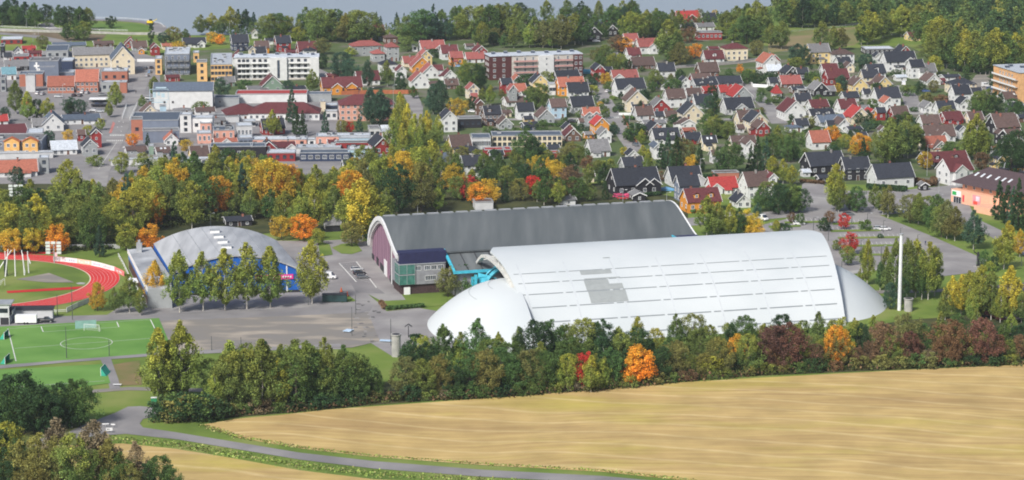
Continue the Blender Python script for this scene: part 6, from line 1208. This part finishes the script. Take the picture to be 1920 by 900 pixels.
t = empty('judges_tower', *G(5,605), radians(2)); m = MB(); m.box(-4,2.6,-3,3,-.2,6.4,wall_m('l')); m.build('wall', t); m = MB(); m.box(-4.4,3.4,-3.4,3.4,6.403,6.7,ZINC); m.build('roof', t)
m = MB(); m.box(2.602,2.66,-2.6,2.2,3.6,5.2,GLASS); m.box(-1,2.2,-3.05,-3.003,3.8,5.2,GLASS); m.build('window_band', t); m = MB(); m.box(-.2,2.4,-3.06,-3.003,0,2.3,DARK); m.build('door', t); m = MB(); m.box(2.61,3.6,-3.2,3.2,3.1,3.25,DARK); m.box(3.5,3.6,-3.2,3.2,3.25,4.3,ZINC); m.build('balcony', t); tag(t,'','building'); t['label'] = 'pale two storey judges tower at left edge of the track'
# ------------------------------------------------------------------ masts, posts, lamps
m = MB(); m.tube((0,0,-.3),(0,0,24.5),.6,.52,ramp_mat('mast_white',(.62,.64,.66),(.72,.74,.75),.6,.5,stretch=(1,1,.3)),12); m.tube((0,0,24.5),(0,0,24.9),.7,.7,ZINC,12)
o = m.build('white_mast'); o.location = (*G(1686,582),0); tag(o,'','mast'); o['label'] = 'tall thick white mast right of the white hall'
for x, y, h_, lab in ((743,668,6.4,'pale concrete cylinder tower before the left dome'),(1703,583,3.8,'short concrete silo behind the white mast')):
    m = MB(); m.tube((0,0,-.2),(0,0,h_),1.35,1.35,CONC,20); m.tube((0,0,h_),(0,0,h_+.35),1.55,1.55,CONC,20); m.tube((0,0,h_+.35),(0,0,h_+.37),1.2,1.2,DARK,16)
    o = m.build('silo'); o.location = (*G(x,y),0); tag(o,'','tower'); o['label'] = lab
def lamp(x, yt, yb, zone, dark=False, arm=1.4):
    s = SCL(yb); h_ = (yb-yt)/s/cos(TH(yb)); e = empty('street_lamp', *G(x,yb), rt.uniform(-.6,.6)); mt = paint('dark_pole',(.08,.09,.09),.6) if dark else ZINC
    m = MB(); m.tube((0,0,-.1),(0,0,h_),.13,.08,mt,6)
    if arm: m.tube((0,0,h_),(arm,0,h_+.15),.06,.05,mt,5)
    m.build('pole', e)
    if arm: m = MB(); m.box(arm-.35,arm+.35,-.16,.16,h_+.12,h_+.27,WHITE if not dark else ZINC); m.build('lamp_head', e)
    tag(e, ('dark ' if dark else 'grey ')+'street lamp', 'street lamp', zone, 'street lamps', x)
for a in [(593,391,425),(783,379,400),(395,401,424),(112,398,430),(1313,298,326),(1168,356,378),(1250,361,380)]: lamp(*a,'in the wood behind the halls')
for a in [(50,20,52),(101,27,50),(72,45,65),(4,33,48),(151,27,50),(62,64,78),(431,40,70),(475,46,68),(118,158,184),(217,168,195),(740,143,172),(738,160,250),(695,165,190),(318,182,210)]: lamp(*a,'near the town and lake roads')
for a in [(1180,214,244),(1190,231,262),(1240,55,75),(1395,38,76),(1886,98,132),(1813,108,136),(1679,125,139),(960,320,340)]: lamp(*a,'among the village houses')
for a in [(1525,408,432),(1597,402,420),(1626,400,430),(1656,414,436),(1688,428,450),(1720,440,466),(1553,430,452),(1575,446,470),(1614,450,480),(1652,462,490),(1578,490,508),(1760,365,382),(1692,360,388),(1915,470,500)]: lamp(*a,'around the hall car park',True)
for a in [(1738,270,330,True)]: lamp(1738,272,330,'beside the white red roofed house',False,1.8)
for a in [(125,613,672),(205,636,668),(397,630,657),(452,632,655)]: lamp(*a,'beside the small pitches',True,0)
for a in [(733,598,648),(667,552,590),(136,535,600),(108,552,592),(578,494,572),(660,576,630),(390,510,560)]: lamp(*a,'on the hall forecourt',True,0)
lamp(1760,335,362,'beside the white red roofed house',False,0); lamp(844,295,345,'behind the autumn wood',False,0); lamp(847,273,305,'behind the autumn wood',False,0)
def floodlight(x, yt, yb, lab):
    s = SCL(yb); h_ = (yb-yt)/s; e = empty('floodlight_mast', *G(x,yb)); m = MB(); m.tube((0,0,0),(0,0,h_),.22,.16,ZINC,8); m.build('pole', e)
    for cx_ in (-2.0,-.1,1.8):
        for r_ in range(4):
            if cx_ == -.1 and 0 < r_: continue
            m = MB(); m.box(-.75,.75,-.25,.1,-.42,.42,WHITE); m.box(-.65,.65,-.28,-.25,-.34,.34,paint('lamp_glass',(.55,.62,.58),.3)); o = m.build('floodlight', e); o.location = (cx_, -.3, h_-.4-r_*1.15)
    m = MB(); 
    for r_ in range(4): m.box(-2.5,2.4,-.05,.05,h_-.45-r_*1.15,h_-.35-r_*1.15,ZINC)
    m.build('crossbar', e); tag(e,'','floodlight'); e['label'] = lab
floodlight(102,452,493,'floodlight rack behind the advertising boards'); floodlight(33,345,420,'floodlight rack among dark trees at left edge')
# hammer cage poles, goals, boards
cage = empty('throwing_cage', *G(28,514))
def wpt(x,y,z=0): g = G(x,y,z); c = cage.location; return (g[0]-c[0], g[1]-c[1], z)
for (x0,y0,x1,yt) in [(10,519,17,466),(-4,508,23,468),(29,518,29,466),(46,516,44,475),(54,512,53,470),(47,512,42,468),(57,494,52,478),(11,514,11,470)]:
    s = SCL(y0); z = (y0-yt)/s; dx = (x1-x0)/s; m = MB(); p = wpt(x0,y0); m.tube(p,(p[0]+dx,p[1],z),.22,.16,WHITE,8); m.build('pole', cage)
NET = paint('dark_net', (.03,.04,.035), .9); m = MB(); p = wpt(8,517); q = wpt(17,514); m.box(p[0],q[0],p[1],p[1]+.1,0,5.5,NET); m.build('net', cage); tag(cage,'','throwing cage'); cage['label'] = 'hammer throwing cage of leaning white poles on the infield'
def goal(x, y, w_, h_, d_, rz, mt, zone, desc, z=.16):
    e = empty('football_goal', *G(x,y), radians(rz), z); m = MB()
    m.tube((0,-w_/2,0),(0,-w_/2,h_),.07,.07,WHITE,6); m.tube((0,w_/2,0),(0,w_/2,h_),.07,.07,WHITE,6); m.tube((0,-w_/2,h_),(0,w_/2,h_),.07,.07,WHITE,6); m.build('frame', e)
    m = MB()
    for i in range(9):
        yy = -w_/2+w_*i/8; m.tube((0,yy,h_),(d_,yy,0),.025,.025,mt,3,False)
    for i in range(6): k = i/5; m.tube((d_*k,-w_/2,h_*(1-k)),(d_*k,w_/2,h_*(1-k)),.025,.025,mt,3,False)
    if mt is not WHITE: m.quadmesh([(0.02,-w_/2,h_),(d_,-w_/2,0),(d_,w_/2,0),(0.02,w_/2,h_)],[(0,1,2,3)],mt); m.quadmesh([(0,-w_/2,0),(d_,-w_/2,0),(0,-w_/2,h_)],[(0,1,2)],mt); m.quadmesh([(0,w_/2,0),(d_,w_/2,0),(0,w_/2,h_)],[(0,1,2)],mt)
    m.build('net', e); tag(e, desc, 'goal', zone, 'football goals', x)
TEAL = paint('teal_net', (.04,.36,.26), .8)
goal(172,622,5,2.1,1.4,75,WHITE,'on the back line of the upper pitch','white goal with thin net'); goal(12,634,5,2.1,1.5,175,TEAL,'on the left line of the upper pitch','teal netted goal'); goal(14,680,5,2.1,1.5,175,TEAL,'on the lower left corner of the pitch','teal netted goal'); goal(193,702,5,2.4,1.6,-5,TEAL,'at the end of the lower pitch','teal netted goal'); goal(2,540,7,2.4,1.5,170,WHITE,'inside the running track','white goal'); goal(20,600,4,1.6,1.2,100,WHITE,'by the track straight','small white goal')
def board(x0,y0,x1,y1,h_,mt,lab,txt,gp='boards around the track',z=0):
    a = np.array(G(x0,y0)); b = np.array(G(x1,y1)); L = float(np.linalg.norm(b-a)); e = empty('advertising_board', *a, math.atan2(b[1]-a[1], b[0]-a[0]))
    m = MB(); m.box(0,L-.05,-.06,.06,z,z+h_,mt); m.build('panel', e)
    if txt:
        m = MB(); n = max(3,int(L/1.1)); rr = random.Random(int(x0))
        for i in range(n):
            if rr.random() < .22: continue
            x = L*.12+L*.76*i/n; w_ = L*.76/n*.62; hh_ = h_*rr.uniform(.25,.45); m.box(x,x+w_,-.085,-.062,z+h_*.3,z+h_*.3+hh_,txt)
        m.build('lettering', e)
    tag(e, '', 'board'); e['label'] = lab; e['group'] = gp
TG = paint('print_grey',(.45,.47,.52),.7); TB = paint('print_blue',(.30,.36,.50),.7); TR = paint('print_white',(.75,.7,.68),.7)
board(100,490,118,491,1.7,WHITE,'white board at the near end of the curved hoarding',TG); board(118,491,145,494,1.7,WHITE,'white hoarding with faint blue print, second in the curve',TB); board(145,494,172,498,1.7,paint('board_peach',(.78,.55,.42),.7),'peach coloured hoarding on the outer bend',TR); board(172,498,192,502.5,1.7,WHITE,'white hoarding with emblems after the peach one',TB); board(192,502.5,215,509,1.7,WHITE,'long white hoarding before the red one',TG); board(215,509,233,518,1.7,paint('board_red',(.75,.22,.22),.7),'red hoarding at the end of the bend',TR)
board(125,586,146,576,1.6,WHITE,'plain white fence panel by the track, left one',None); board(146,576,172,566,1.6,paint('fence_grey',(.55,.56,.57),.7),'plain grey fence panel by the track, right one',None)
board(141,617,181,615,2.6,paint('dugout_glass',(.22,.38,.35),.4),'pale green glass dugout behind the upper pitch',None,'pitch side shelters')
board(101,484,108,484,2.0,paint('board_pinkish',(.65,.5,.5),.7),'small pinkish panel under the floodlight rack',None)
# guard rails and barriers
def rail(name, pts, h_, mt, lab, cat, step=3.0, solid=False, z=0):
    P = [np.array(G(*p)) for p in pts]; e = empty(name, *P[0]); m = MB(); o0 = P[0]
    for a, b in zip(P[:-1], P[1:]):
        if solid:
            d = unit(b-a); n_ = np.array((-d[1],d[0]))*.1; q = [a-o0-n_, b-o0-n_, b-o0+n_, a-o0+n_]; m.prism([tuple(x) for x in q], z, z+h_, mt)
        else: m.tube((*(a-o0),z+h_),(*(b-o0),z+h_),.09,.09,mt,4); m.tube((*(a-o0),z+h_*.55),(*(b-o0),z+h_*.55),.06,.06,mt,4)
    m.build('rail', e)
    if not solid:
        acc = 0
        for a, b in zip(P[:-1], P[1:]):
            L = np.linalg.norm(b-a); n = max(1,int(L/step))
            if n > 30: n = 30
            for i in range(n): p = a+(b-a)*i/n-o0; mm = MB(); mm.tube((p[0],p[1],z),(p[0],p[1],z+h_),.07,.07,mt,4); mm.build('post', e)
    tag(e,'',cat); e['label'] = lab
rail('guard_rail', [(96,41),(130,36.5),(170,35.6),(235,36.8),(282,40.5),(302,47),(310,54)], 1.2, WHITE, 'white guard rail round the outside of the lakeside loop', 'guard rail', 9)
rail('guard_rail', [(-40,51),(60,54.5),(160,57.5),(240,60)], 1.2, WHITE, 'white guard rail along the straight lakeside road', 'guard rail', 9)
rail('guard_rail', [(-40,57),(0,58.5),(160,62.5),(240,65),(320,66)], 1.4, CONC, 'pale parapet along the lower side of the lake road', 'guard rail', 9, True)
rail('bridge_barrier', [(243,226),(254,205),(257,198)], 1.6, WHITE, 'white and red barrier on the right of the bridge', 'barrier', 3)
rail('bridge_barrier', [(229,224),(233,212),(238,198)], 1.6, WHITE, 'white barrier on the left of the bridge', 'barrier', 3)
rail('retaining_wall', [(257,116),(290,116)], 1.6, WHITE, 'white low wall across the end of the wide street', 'wall', 3, True)
rail('white_wall', [(1403,152),(1412,163),(1440,164.5)], 1.6, WHITE, 'white garden wall curving along the second street', 'wall', 3, True)
rail('white_wall', [(1160,216),(1183,216),(1186,209)], 1.2, WHITE, 'white garden wall at the corner of the crossing', 'wall', 3, True)
rail('timber_fence', [(1168,220),(1188,262),(1194,270)], 1.6, paint('fence_brown',(.30,.12,.06),.8), 'brown timber fence right of the village street', 'fence', 3, True)
rail('timber_fence', [(640,178),(700,176),(765,176),(782,174)], 2.0, paint('fence_rust',(.36,.12,.055),.8), 'long rust coloured fence behind the salmon office', 'fence', 3, True)
rail('railway_rail', [(1262,127),(1380,117),(1450,108)], 1.0, CONC, 'pale rail track edge across the upper village', 'railway', 6, True)
rail('hall_fence', [(222,482),(232,500),(245,528),(278,576)], 1.4, WHITE, 'white fence between the track and the annex', 'fence', 4)
rail('track_rail', [(20,588),(68,586),(105,588),(125,587)], 1.1, WHITE, 'white hurdle rail along the near straight', 'rail', 4)
rail('wood_fence', [(-40,470),(60,468),(180,466),(225,466)], 1.6, paint('fence_pale',(.42,.43,.43),.8), 'pale low fence between the track and the wood', 'fence', 4, True)
rail('sports_field_fence', [(1450,66),(1500,60),(1560,54),(1612,48)], 1.4, ZINC, 'grey fence behind the far sports field', 'fence', 6)
# hedges
def hedge(pts, wd, h_, c, lab):
    P = [np.array(G(*p)) for p in pts]; rg = random.Random(int(pts[0][0])); e = empty('hedge', *P[0]); V = []; F = []
    tot = sum(np.linalg.norm(b-a) for a,b in zip(P[:-1],P[1:])); N = int(min(5000, tot*wd*(h_+1)*14))
    segs = list(zip(P[:-1],P[1:])); ws = [np.linalg.norm(b-a) for a,b in segs]
    for i in range(N):
        a, b = rg.choices(segs, ws)[0]; t = rg.random(); p = a+(b-a)*t-P[0]; d = unit(b-a); n_ = np.array((-d[1],d[0])); o_ = rg.uniform(-.5,.5)*wd; z = h_*(1-.25*abs(2*o_/wd)**3)*rg.random()**.4; p = p+n_*o_
        d1 = np.array((rg.gauss(0,1),rg.gauss(0,1),rg.gauss(0,1))); d1 /= np.linalg.norm(d1); d2 = np.cross(d1,(rg.gauss(0,1),rg.gauss(0,1),rg.gauss(0,1))); d2 /= np.linalg.norm(d2); c_ = np.array((p[0],p[1],z)); k = len(V); s = .3
        V += [tuple(c_-d1*s),tuple(c_+d2*s),tuple(c_+d1*s),tuple(c_-d2*s)]; F.append((k,k+1,k+2,k+3))
    me = bpy.data.meshes.new('foliage'); me.from_pydata(V,[],F); me.materials.append(LEAF); o = put('foliage', me, e); rgb = TCOL[c][1]; o.color = (*rgb,1)
    tag(e,'','hedge'); e['label'] = lab
hedge([(723,582),(795,576)],2.0,1.3,'g','clipped green hedge beside the entrance lawn'); hedge([(723,582),(714,570)],1.6,1.4,'w','short russet hedge at the corner of the entrance lawn')
hedge([(1625,355),(1700,360)],3,2.4,'d','dark hedge in front of the long white cottage'); hedge([(1712,342),(1748,350),(1752,340)],3,2.2,'w','rounded russet hedge beside the garden shed'); hedge([(1500,342),(1545,346)],2,1.5,'w','low russet hedge before the black two storey house')
hedge([(1200,370),(1236,366)],2.2,1.6,'d','dark hedge below the large black gabled house'); hedge([(1725,188),(1778,187)],2.5,2,'n','olive brown hedge in the upper right gardens'); hedge([(1288,398),(1303,400)],2,1.5,'g','short hedge beside the orange house'); hedge([(1268,338),(1330,336),(1375,330)],2.5,2.2,'d','long dark hedge behind the orange house')
hedge([(1000,236),(1060,238)],2,1.6,'g','green hedge in front of the grey gabled house'); hedge([(900,205),(940,204)],2,1.6,'g','green hedge below the dark brown house'); hedge([(1170,225),(1190,225)],2,1.6,'g','hedge at the crossing corner'); hedge([(1145,186),(1155,188)],2,1.6,'l','light hedge by the village street'); hedge([(770,640),(788,638)],2.4,2.0,'d','dark block hedge at the foot of the left dome')
# small forecourt things
def small(name, x, y, build, lab, cat, rz=0, z=.1):
    e = empty(name, *G(x,y), radians(rz), z); 
    for pn, f in build: m = MB(); f(m); m.build(pn, e)
    tag(e,'',cat); e['label'] = lab
PALEB = paint('pale_blue_sheet', (.45,.58,.72), .6)
small('skip_container', 628, 566, [('box', lambda m: m.box(-4,3.9,-1.2,1.2,.2,2.4,paint('skip_green',(.02,.05,.05),.6))),('rim', lambda m: m.box(-4.1,4,-1.3,1.3,2.4,2.55,DARK))],'dark green skip container behind the gravel lot','container')
small('pale_sheet', 653, 622, [('sheet', lambda m: m.box(-1.2,1.2,-1.6,1.6,.3,.42,PALEB)),('trestle', lambda m: (m.box(-1,-.9,-1.4,1.4,0,.3,ZINC), m.box(.9,1,-1.4,1.4,0,.3,ZINC)))],'pale blue sheet on the gravel lot edge','sheet',-20)
small('pale_sheet', 724, 641, [('sheet', lambda m: m.box(-1.9,1.9,-1.0,1.0,.3,.42,PALEB)),('trestle', lambda m: (m.box(-1,-.9,-.9,.9,0,.3,ZINC), m.box(.9,1,-.9,.9,0,.3,ZINC)))],'pale blue sheet beside the concrete cylinder','sheet',-8)
small('traffic_cone', 640, 548, [('cone', lambda m: m.tube((0,0,0),(0,0,1.6),.45,.1,paint('cone_orange',(.75,.15,.05),.6),10)),('foot', lambda m: m.box(-.6,.6,-.6,.6,-.05,.1,DARK))],'orange marker cone behind the arena parking','cone')
small('traffic_cone', 651, 556, [('cone', lambda m: m.tube((0,0,0),(0,0,1.6),.45,.1,paint('cone_orange',(.75,.15,.05),.6),10)),('foot', lambda m: m.box(-.6,.6,-.6,.6,-.05,.1,DARK))],'orange marker cone on the small grass triangle','cone')
small('waste_bin', 289, 755, [('bin', lambda m: m.box(-.8,.8,-.5,.5,0,1.3,paint('bin_green',(.03,.22,.10),.6))),('lid', lambda m: m.box(-.85,.85,-.55,.55,1.3,1.42,WHITE))],'green waste bin with white lid by the junction','bin')
small('road_sign', 205, 812, [('post', lambda m: (m.tube((-.9,0,0),(-.9,0,1.6),.06,.06,ZINC,5), m.tube((.9,0,0),(.9,0,1.6),.06,.06,ZINC,5))),('sign_plate', lambda m: m.box(-1.2,1.2,-.06,0,.8,1.9,WHITE)),('lettering', lambda m: (m.box(-.9,-.5,-.08,-.06,1.1,1.6,DARK), m.box(-.3,.1,-.08,-.06,1.1,1.6,DARK), m.box(.3,.9,-.08,-.06,1.3,1.4,DARK)))],'white road sign with dark marks at the farm junction','sign')
bpy.data.objects['road_sign'].scale = (.7,.7,.7)
small('road_sign', 198, 802, [('post', lambda m: m.tube((0,0,0),(0,0,1.0),.06,.06,ZINC,5)),('sign_plate', lambda m: m.box(-.9,.9,-.06,0,.8,1.15,WHITE))],'small white arrow sign at the farm junction','sign',10)
small('road_sign', 212, 803, [('post', lambda m: m.tube((0,0,0),(0,0,1.0),.06,.06,ZINC,5)),('sign_plate', lambda m: m.box(-.6,.6,-.06,0,.8,1.15,WHITE))],'tiny white sign right of the arrow sign','sign',-10)
small('bench', 220, 724, [('seat', lambda m: m.box(-1.2,1.2,-.3,.3,.4,.5,WHITE)),('leg', lambda m: m.box(-1,-.9,-.2,.2,0,.4,ZINC)),('leg', lambda m: m.box(.9,1,-.2,.2,0,.4,ZINC))],'white bench at the edge of the worn lawn','bench')
small('bird_house_feeder', 766, 633, [('post', lambda m: m.tube((0,0,0),(0,0,3.6),.15,.12,DARK,6)),('roof', lambda m: (m.slab((-1.1,-.6,3.4),(0,-.6,4.2),(0,.6,4.2),(-1.1,.6,3.4),.12,DARK), m.slab((0,-.6,4.2),(1.1,-.6,3.4),(1.1,.6,3.4),(0,.6,4.2),.12,DARK)))],'small dark gabled hut on a post by the dome','post hut')
small('blue_tarpaulin_pile', 1102, 138, [('cover', lambda m: loft(m, [(-4,ring_(1.2,.1,.8,.5)),(-2,ring_(2,.1,2.2,.9)),(1.5,ring_(2.2,.1,2.0,1.1)),(4,ring_(1.0,.1,.7,.5))], paint('tarp_blue',(.10,.38,.52),.6)))],'light blue tarpaulin heap beside the brown block','tarpaulin')
small('loading_box', 1250, 358, [('cover', lambda m: loft(m, [(-3,ring_(.9,.1,.9,.4)),(0,ring_(1.4,.1,1.6,.6)),(3,ring_(.9,.1,.8,.4))], paint('tarp_blue2',(.15,.35,.58),.6)))],'light blue covered boat behind the large black house','boat')
small('flower_bush_bed', 1168, 370, [('flowers', lambda m: [m.tube((rt.uniform(-4,4),rt.uniform(-1,1),0),(rt.uniform(-4,4),rt.uniform(-1,1),1.4),.5,.2,paint('flower_pink',(.45,.06,.14),.8),5) for _ in range(22)])],'pink flower bed before the large black house','flower bed')
small('yellow_excavator', 282, 46, [('body', lambda m: m.box(-2.6,2.2,-1.2,1.2,1.2,3.0,paint('machine_yellow',(.75,.55,.02),.5))),('cab', lambda m: m.box(-.6,1.4,-1.0,1.0,3.0,4.4,GLASS)),('boom', lambda m: m.tube((2.2,0,2.4),(6,0,4.6),.35,.25,paint('machine_yellow',(.75,.55,.02),.5),6)),('track', lambda m: m.box(-2.8,2.4,-1.5,-.8,0,1.1,DARK)),('track', lambda m: m.box(-2.8,2.4,.8,1.5,0,1.1,DARK))],'yellow digger on the lakeside loop road','excavator',-15)
bpy.data.objects['yellow_excavator'].scale = (.75,.75,.75)
# walkers: one skinned body each
def person(x, y, shirt, lab, h_=1.75, rz=0, stride=.28):
    e = empty('person', *G(x,y), radians(rz), .13); k = h_/1.75
    J = [(0,0,.93,.15),(0,0,1.15,.14),(0,0,1.40,.17),(0,0,1.50,.07),(0,.01,1.58,.085),(0,.01,1.70,.095),(0,.02,1.75,.05),
         (.09,0,.88,.11),(.10,-stride*.5,.48,.075),(.10,-stride,.08,.05),(.10,-stride-.16,.04,.04),(-.09,0,.88,.11),(-.10,stride*.4,.48,.075),(-.10,stride,.10,.05),(-.10,stride-.15,.05,.04),
         (.20,0,1.40,.065),(.25,.10,1.12,.05),(.24,-.02,.88,.035),(.24,-.06,.80,.03),(-.20,0,1.40,.065),(-.25,-.08,1.12,.05),(-.24,-.2,.92,.035),(-.24,-.25,.85,.03)]
    E_ = [(0,1),(1,2),(2,3),(3,4),(4,5),(5,6),(0,7),(7,8),(8,9),(9,10),(0,11),(11,12),(12,13),(13,14),(2,15),(15,16),(16,17),(17,18),(2,19),(19,20),(20,21),(21,22)]
    me = bpy.data.meshes.new('body'); me.from_pydata([(a*k,b*k,c*k) for a,b,c,_ in J], E_, []); o = put('body', me, e)
    md = o.modifiers.new('skin','SKIN'); md.use_smooth_shade = True
    for i, v in enumerate(me.skin_vertices[0].data): v.radius = (J[i][3]*k, J[i][3]*k); v.use_root = (i == 0)
    o.modifiers.new('sub','SUBSURF').levels = 1; o.modifiers['sub'].render_levels = 2
    m_ = bpy.data.materials.new('figure_'+shirt[0]); m_.use_nodes = True; n = m_.node_tree.nodes; l = m_.node_tree.links; tc = n.new('ShaderNodeTexCoord'); sx = n.new('ShaderNodeSeparateXYZ'); l.new(tc.outputs['Generated'], sx.inputs[0])
    r = n.new('ShaderNodeValToRGB'); r.color_ramp.interpolation = 'CONSTANT'; el = r.color_ramp.elements; el[0].position = 0; el[0].color = (.03,.03,.04,1); el[1].position = .52; el[1].color = (*shirt[1],1); x_ = el.new(.845); x_.color = (.45,.27,.19,1); x_ = el.new(.955); x_.color = (.06,.04,.03,1)
    l.new(sx.outputs['Z'], r.inputs[0]); l.new(r.outputs[0], n['Principled BSDF'].inputs['Base Color']); me.materials.append(m_)
    tag(e,'','person'); e['label'] = lab
try_sk = bpy.data.meshes.new('t')
def person_safe(*a, **k):
    person(*a, **k)
person_safe(1735,460,('blue',(.03,.05,.12)),'person in dark blue jacket walking on the car park lane'); person_safe(255,176,('black',(.02,.02,.02)),'person in black crossing the wide town street'); person_safe(792,548,('white',(.6,.6,.6)),'person in pale top by the arena annex', rz=40)
s_ = empty('sculpture', *G(1832,500), .3, .1)
for nm, f in (('figure', lambda m: [m.tube(a,b,r0,r1,paint('bronze_black',(.03,.03,.035),.5),7) for a,b,r0,r1 in (((0,0,0),(.3,0,2.2),.35,.3),((.9,0,0),(.5,0,2.2),.35,.3),((.4,0,2.1),(.3,0,4.2),.55,.5),((.3,0,4.1),(-1.3,0,5.2),.25,.15),((.4,0,4.1),(1.9,0,3.0),.25,.15),((-1.3,0,5.2),(-1.5,0,6.6),.15,.1),((.3,0,4.2),(.25,0,5.1),.35,.28))]),('plinth', lambda m: m.box(-1,1.6,-.8,.8,-.1,.12,CONC))): m = MB(); f(m); m.build(nm, s_)
tag(s_,'','sculpture'); s_['label'] = 'black metal figure sculpture with raised arm on the plaza'
# emblem and lettering on the dark theatre, emblem on the white hall
def put_text(name, me, parent, loc, rz): o = put(name, me, parent, loc); o.rotation_euler = (pi/2,0,rz); return o
def text(name, s, size, parent, loc, rz, mt):
    c = bpy.data.curves.new(name, 'FONT'); c.body = s; c.size = size; c.extrude = .04; c.materials.append(mt); o = bpy.data.objects.new(name, c); COL.objects.link(o); bpy.context.view_layer.update(); me = bpy.data.meshes.new_from_object(o.evaluated_get(bpy.context.evaluated_depsgraph_get())); bpy.data.objects.remove(o); return put_text(name, me, parent, loc, rz)
hl, hd, hh_ = hotel['L'], hotel['D'], hotel['h']
text('lettering','KULTURHUSET',1.15,hotel,(-hl/2+5.6,-hd/2-.06,hh_-3.0),0,paint('letter_grey',(.5,.51,.53),.5))
m = MB(); m.box(0,.9,-.12,0,1.2,2.2,WHITE); m.box(.9,1.8,-.12,0,.3,3.6,WHITE); m.box(1.8,2.8,-.12,0,1.2,2.1,WHITE); m.box(1.3,3.1,-.12,-.0,-.9,.3,WHITE); m.box(1.9,2.3,-.15,-.12,-.5,-.1,DARK); o = m.build('emblem', hotel); o.location = (-hl/2+2.4,-hd/2-.002,hh_-4.0)
m = MB(); B1 = paint('emblem_blue',(.42,.55,.62),.7); m.box(0,9,-.06,0,0,.25,B1); m.box(0,9,-.06,0,5.2,5.45,B1); m.box(0,.25,-.06,0,.25,5.2,B1); m.box(8.75,9,-.06,0,.25,5.2,B1); m.box(1.5,3,-.07,0,1.4,4.2,B1); m.box(3.8,5,-.07,0,2.2,4.2,B1); m.box(5.6,7.2,-.07,0,1.4,3.4,B1); m.box(3,8,-.07,0,5.8,6.4,B1); m.box(1,8.2,-.07,0,-1.2,-.7,B1)
o = m.build('emblem', wh); o.location = (-(16),-7.5-.003,4.6)
for x in (-9,-5,17.5): m = MB(); m.box(-.5,.5,-.1,0,-.5,.5,DARK); o = m.build('hatch', wh); o.location = (x,-7.503,3.6)
# clutter in the town car park and gardens
for i,(x,y,c,l_) in enumerate([(48,196,(.55,.08,.05),'red kiosk box behind the birches'),(282,212,(.5,.5,.5),'grey cabinet beside the bridge')]):
    small('kiosk', x, y, [('box', lambda m, c=c: m.box(-2,2,-1.5,1.5,0,2.6,paint('kiosk_%d'%x,c,.7))),('roof', lambda m: m.box(-2.2,2.2,-1.7,1.7,2.6,2.8,ZINC))], l_, 'kiosk')

import re
# ------------------------------------------------------------------ labels: ordinals along the picture where look-alikes share a place
ORD = ['leftmost','second from left','third from left','fourth from left','fifth from left','sixth from left','seventh from left','eighth from left','ninth from left','tenth from left','eleventh from left','twelfth from left','thirteenth from left','fourteenth from left','fifteenth from left','sixteenth from left','seventeenth from left','eighteenth from left','nineteenth from left','twentieth from left']
ORD += ['number %s from left' % w_ for w_ in 'twenty-one twenty-two twenty-three twenty-four twenty-five twenty-six twenty-seven twenty-eight twenty-nine thirty thirty-one thirty-two thirty-three thirty-four thirty-five thirty-six'.split()]
grp = {}
for t_ in THINGS:
    if t_[1]: grp.setdefault((t_[1], t_[2] or ''), []).append(t_)
for (desc, zone), L_ in grp.items():
    L_.sort(key=lambda q: q[3])
    for i, t_ in enumerate(L_):
        lab = desc
        if zone: lab += ' '+zone
        if len(L_) > 1: lab += (', rightmost' if i == len(L_)-1 else ', '+ORD[min(i,len(ORD)-1)])
        if len(lab.replace(',','').split()) > 16: lab = lab.replace(' among the houses',' ').replace('in middle rows','').replace('  ',' ')
        t_[0]['label'] = lab
        if len(re.findall(r'[A-Za-z]+', lab)) > 15: print('LONG', lab)
for o_ in list(bpy.data.objects):
    if o_.parent is None and o_.type == 'EMPTY' and 'category' in o_ and 'group' not in o_:
        c_ = o_['category']
        if c_ in ('tree','birch tree','spruce tree','maple tree','bush'): o_['group'] = {'bush':'bushes','tree':'broadleaf trees'}.get(c_, c_+'s')+' of the town and its woods'
        elif c_ == 'house': o_['group'] = 'wooden houses of the town'
bpy.context.view_layer.update()
from collections import Counter
print(Counter(o.name.split('.')[0] for o in TREES))
print('objects', len(bpy.data.objects), 'trees', len(TREES), 'houses', len(HOUSES))
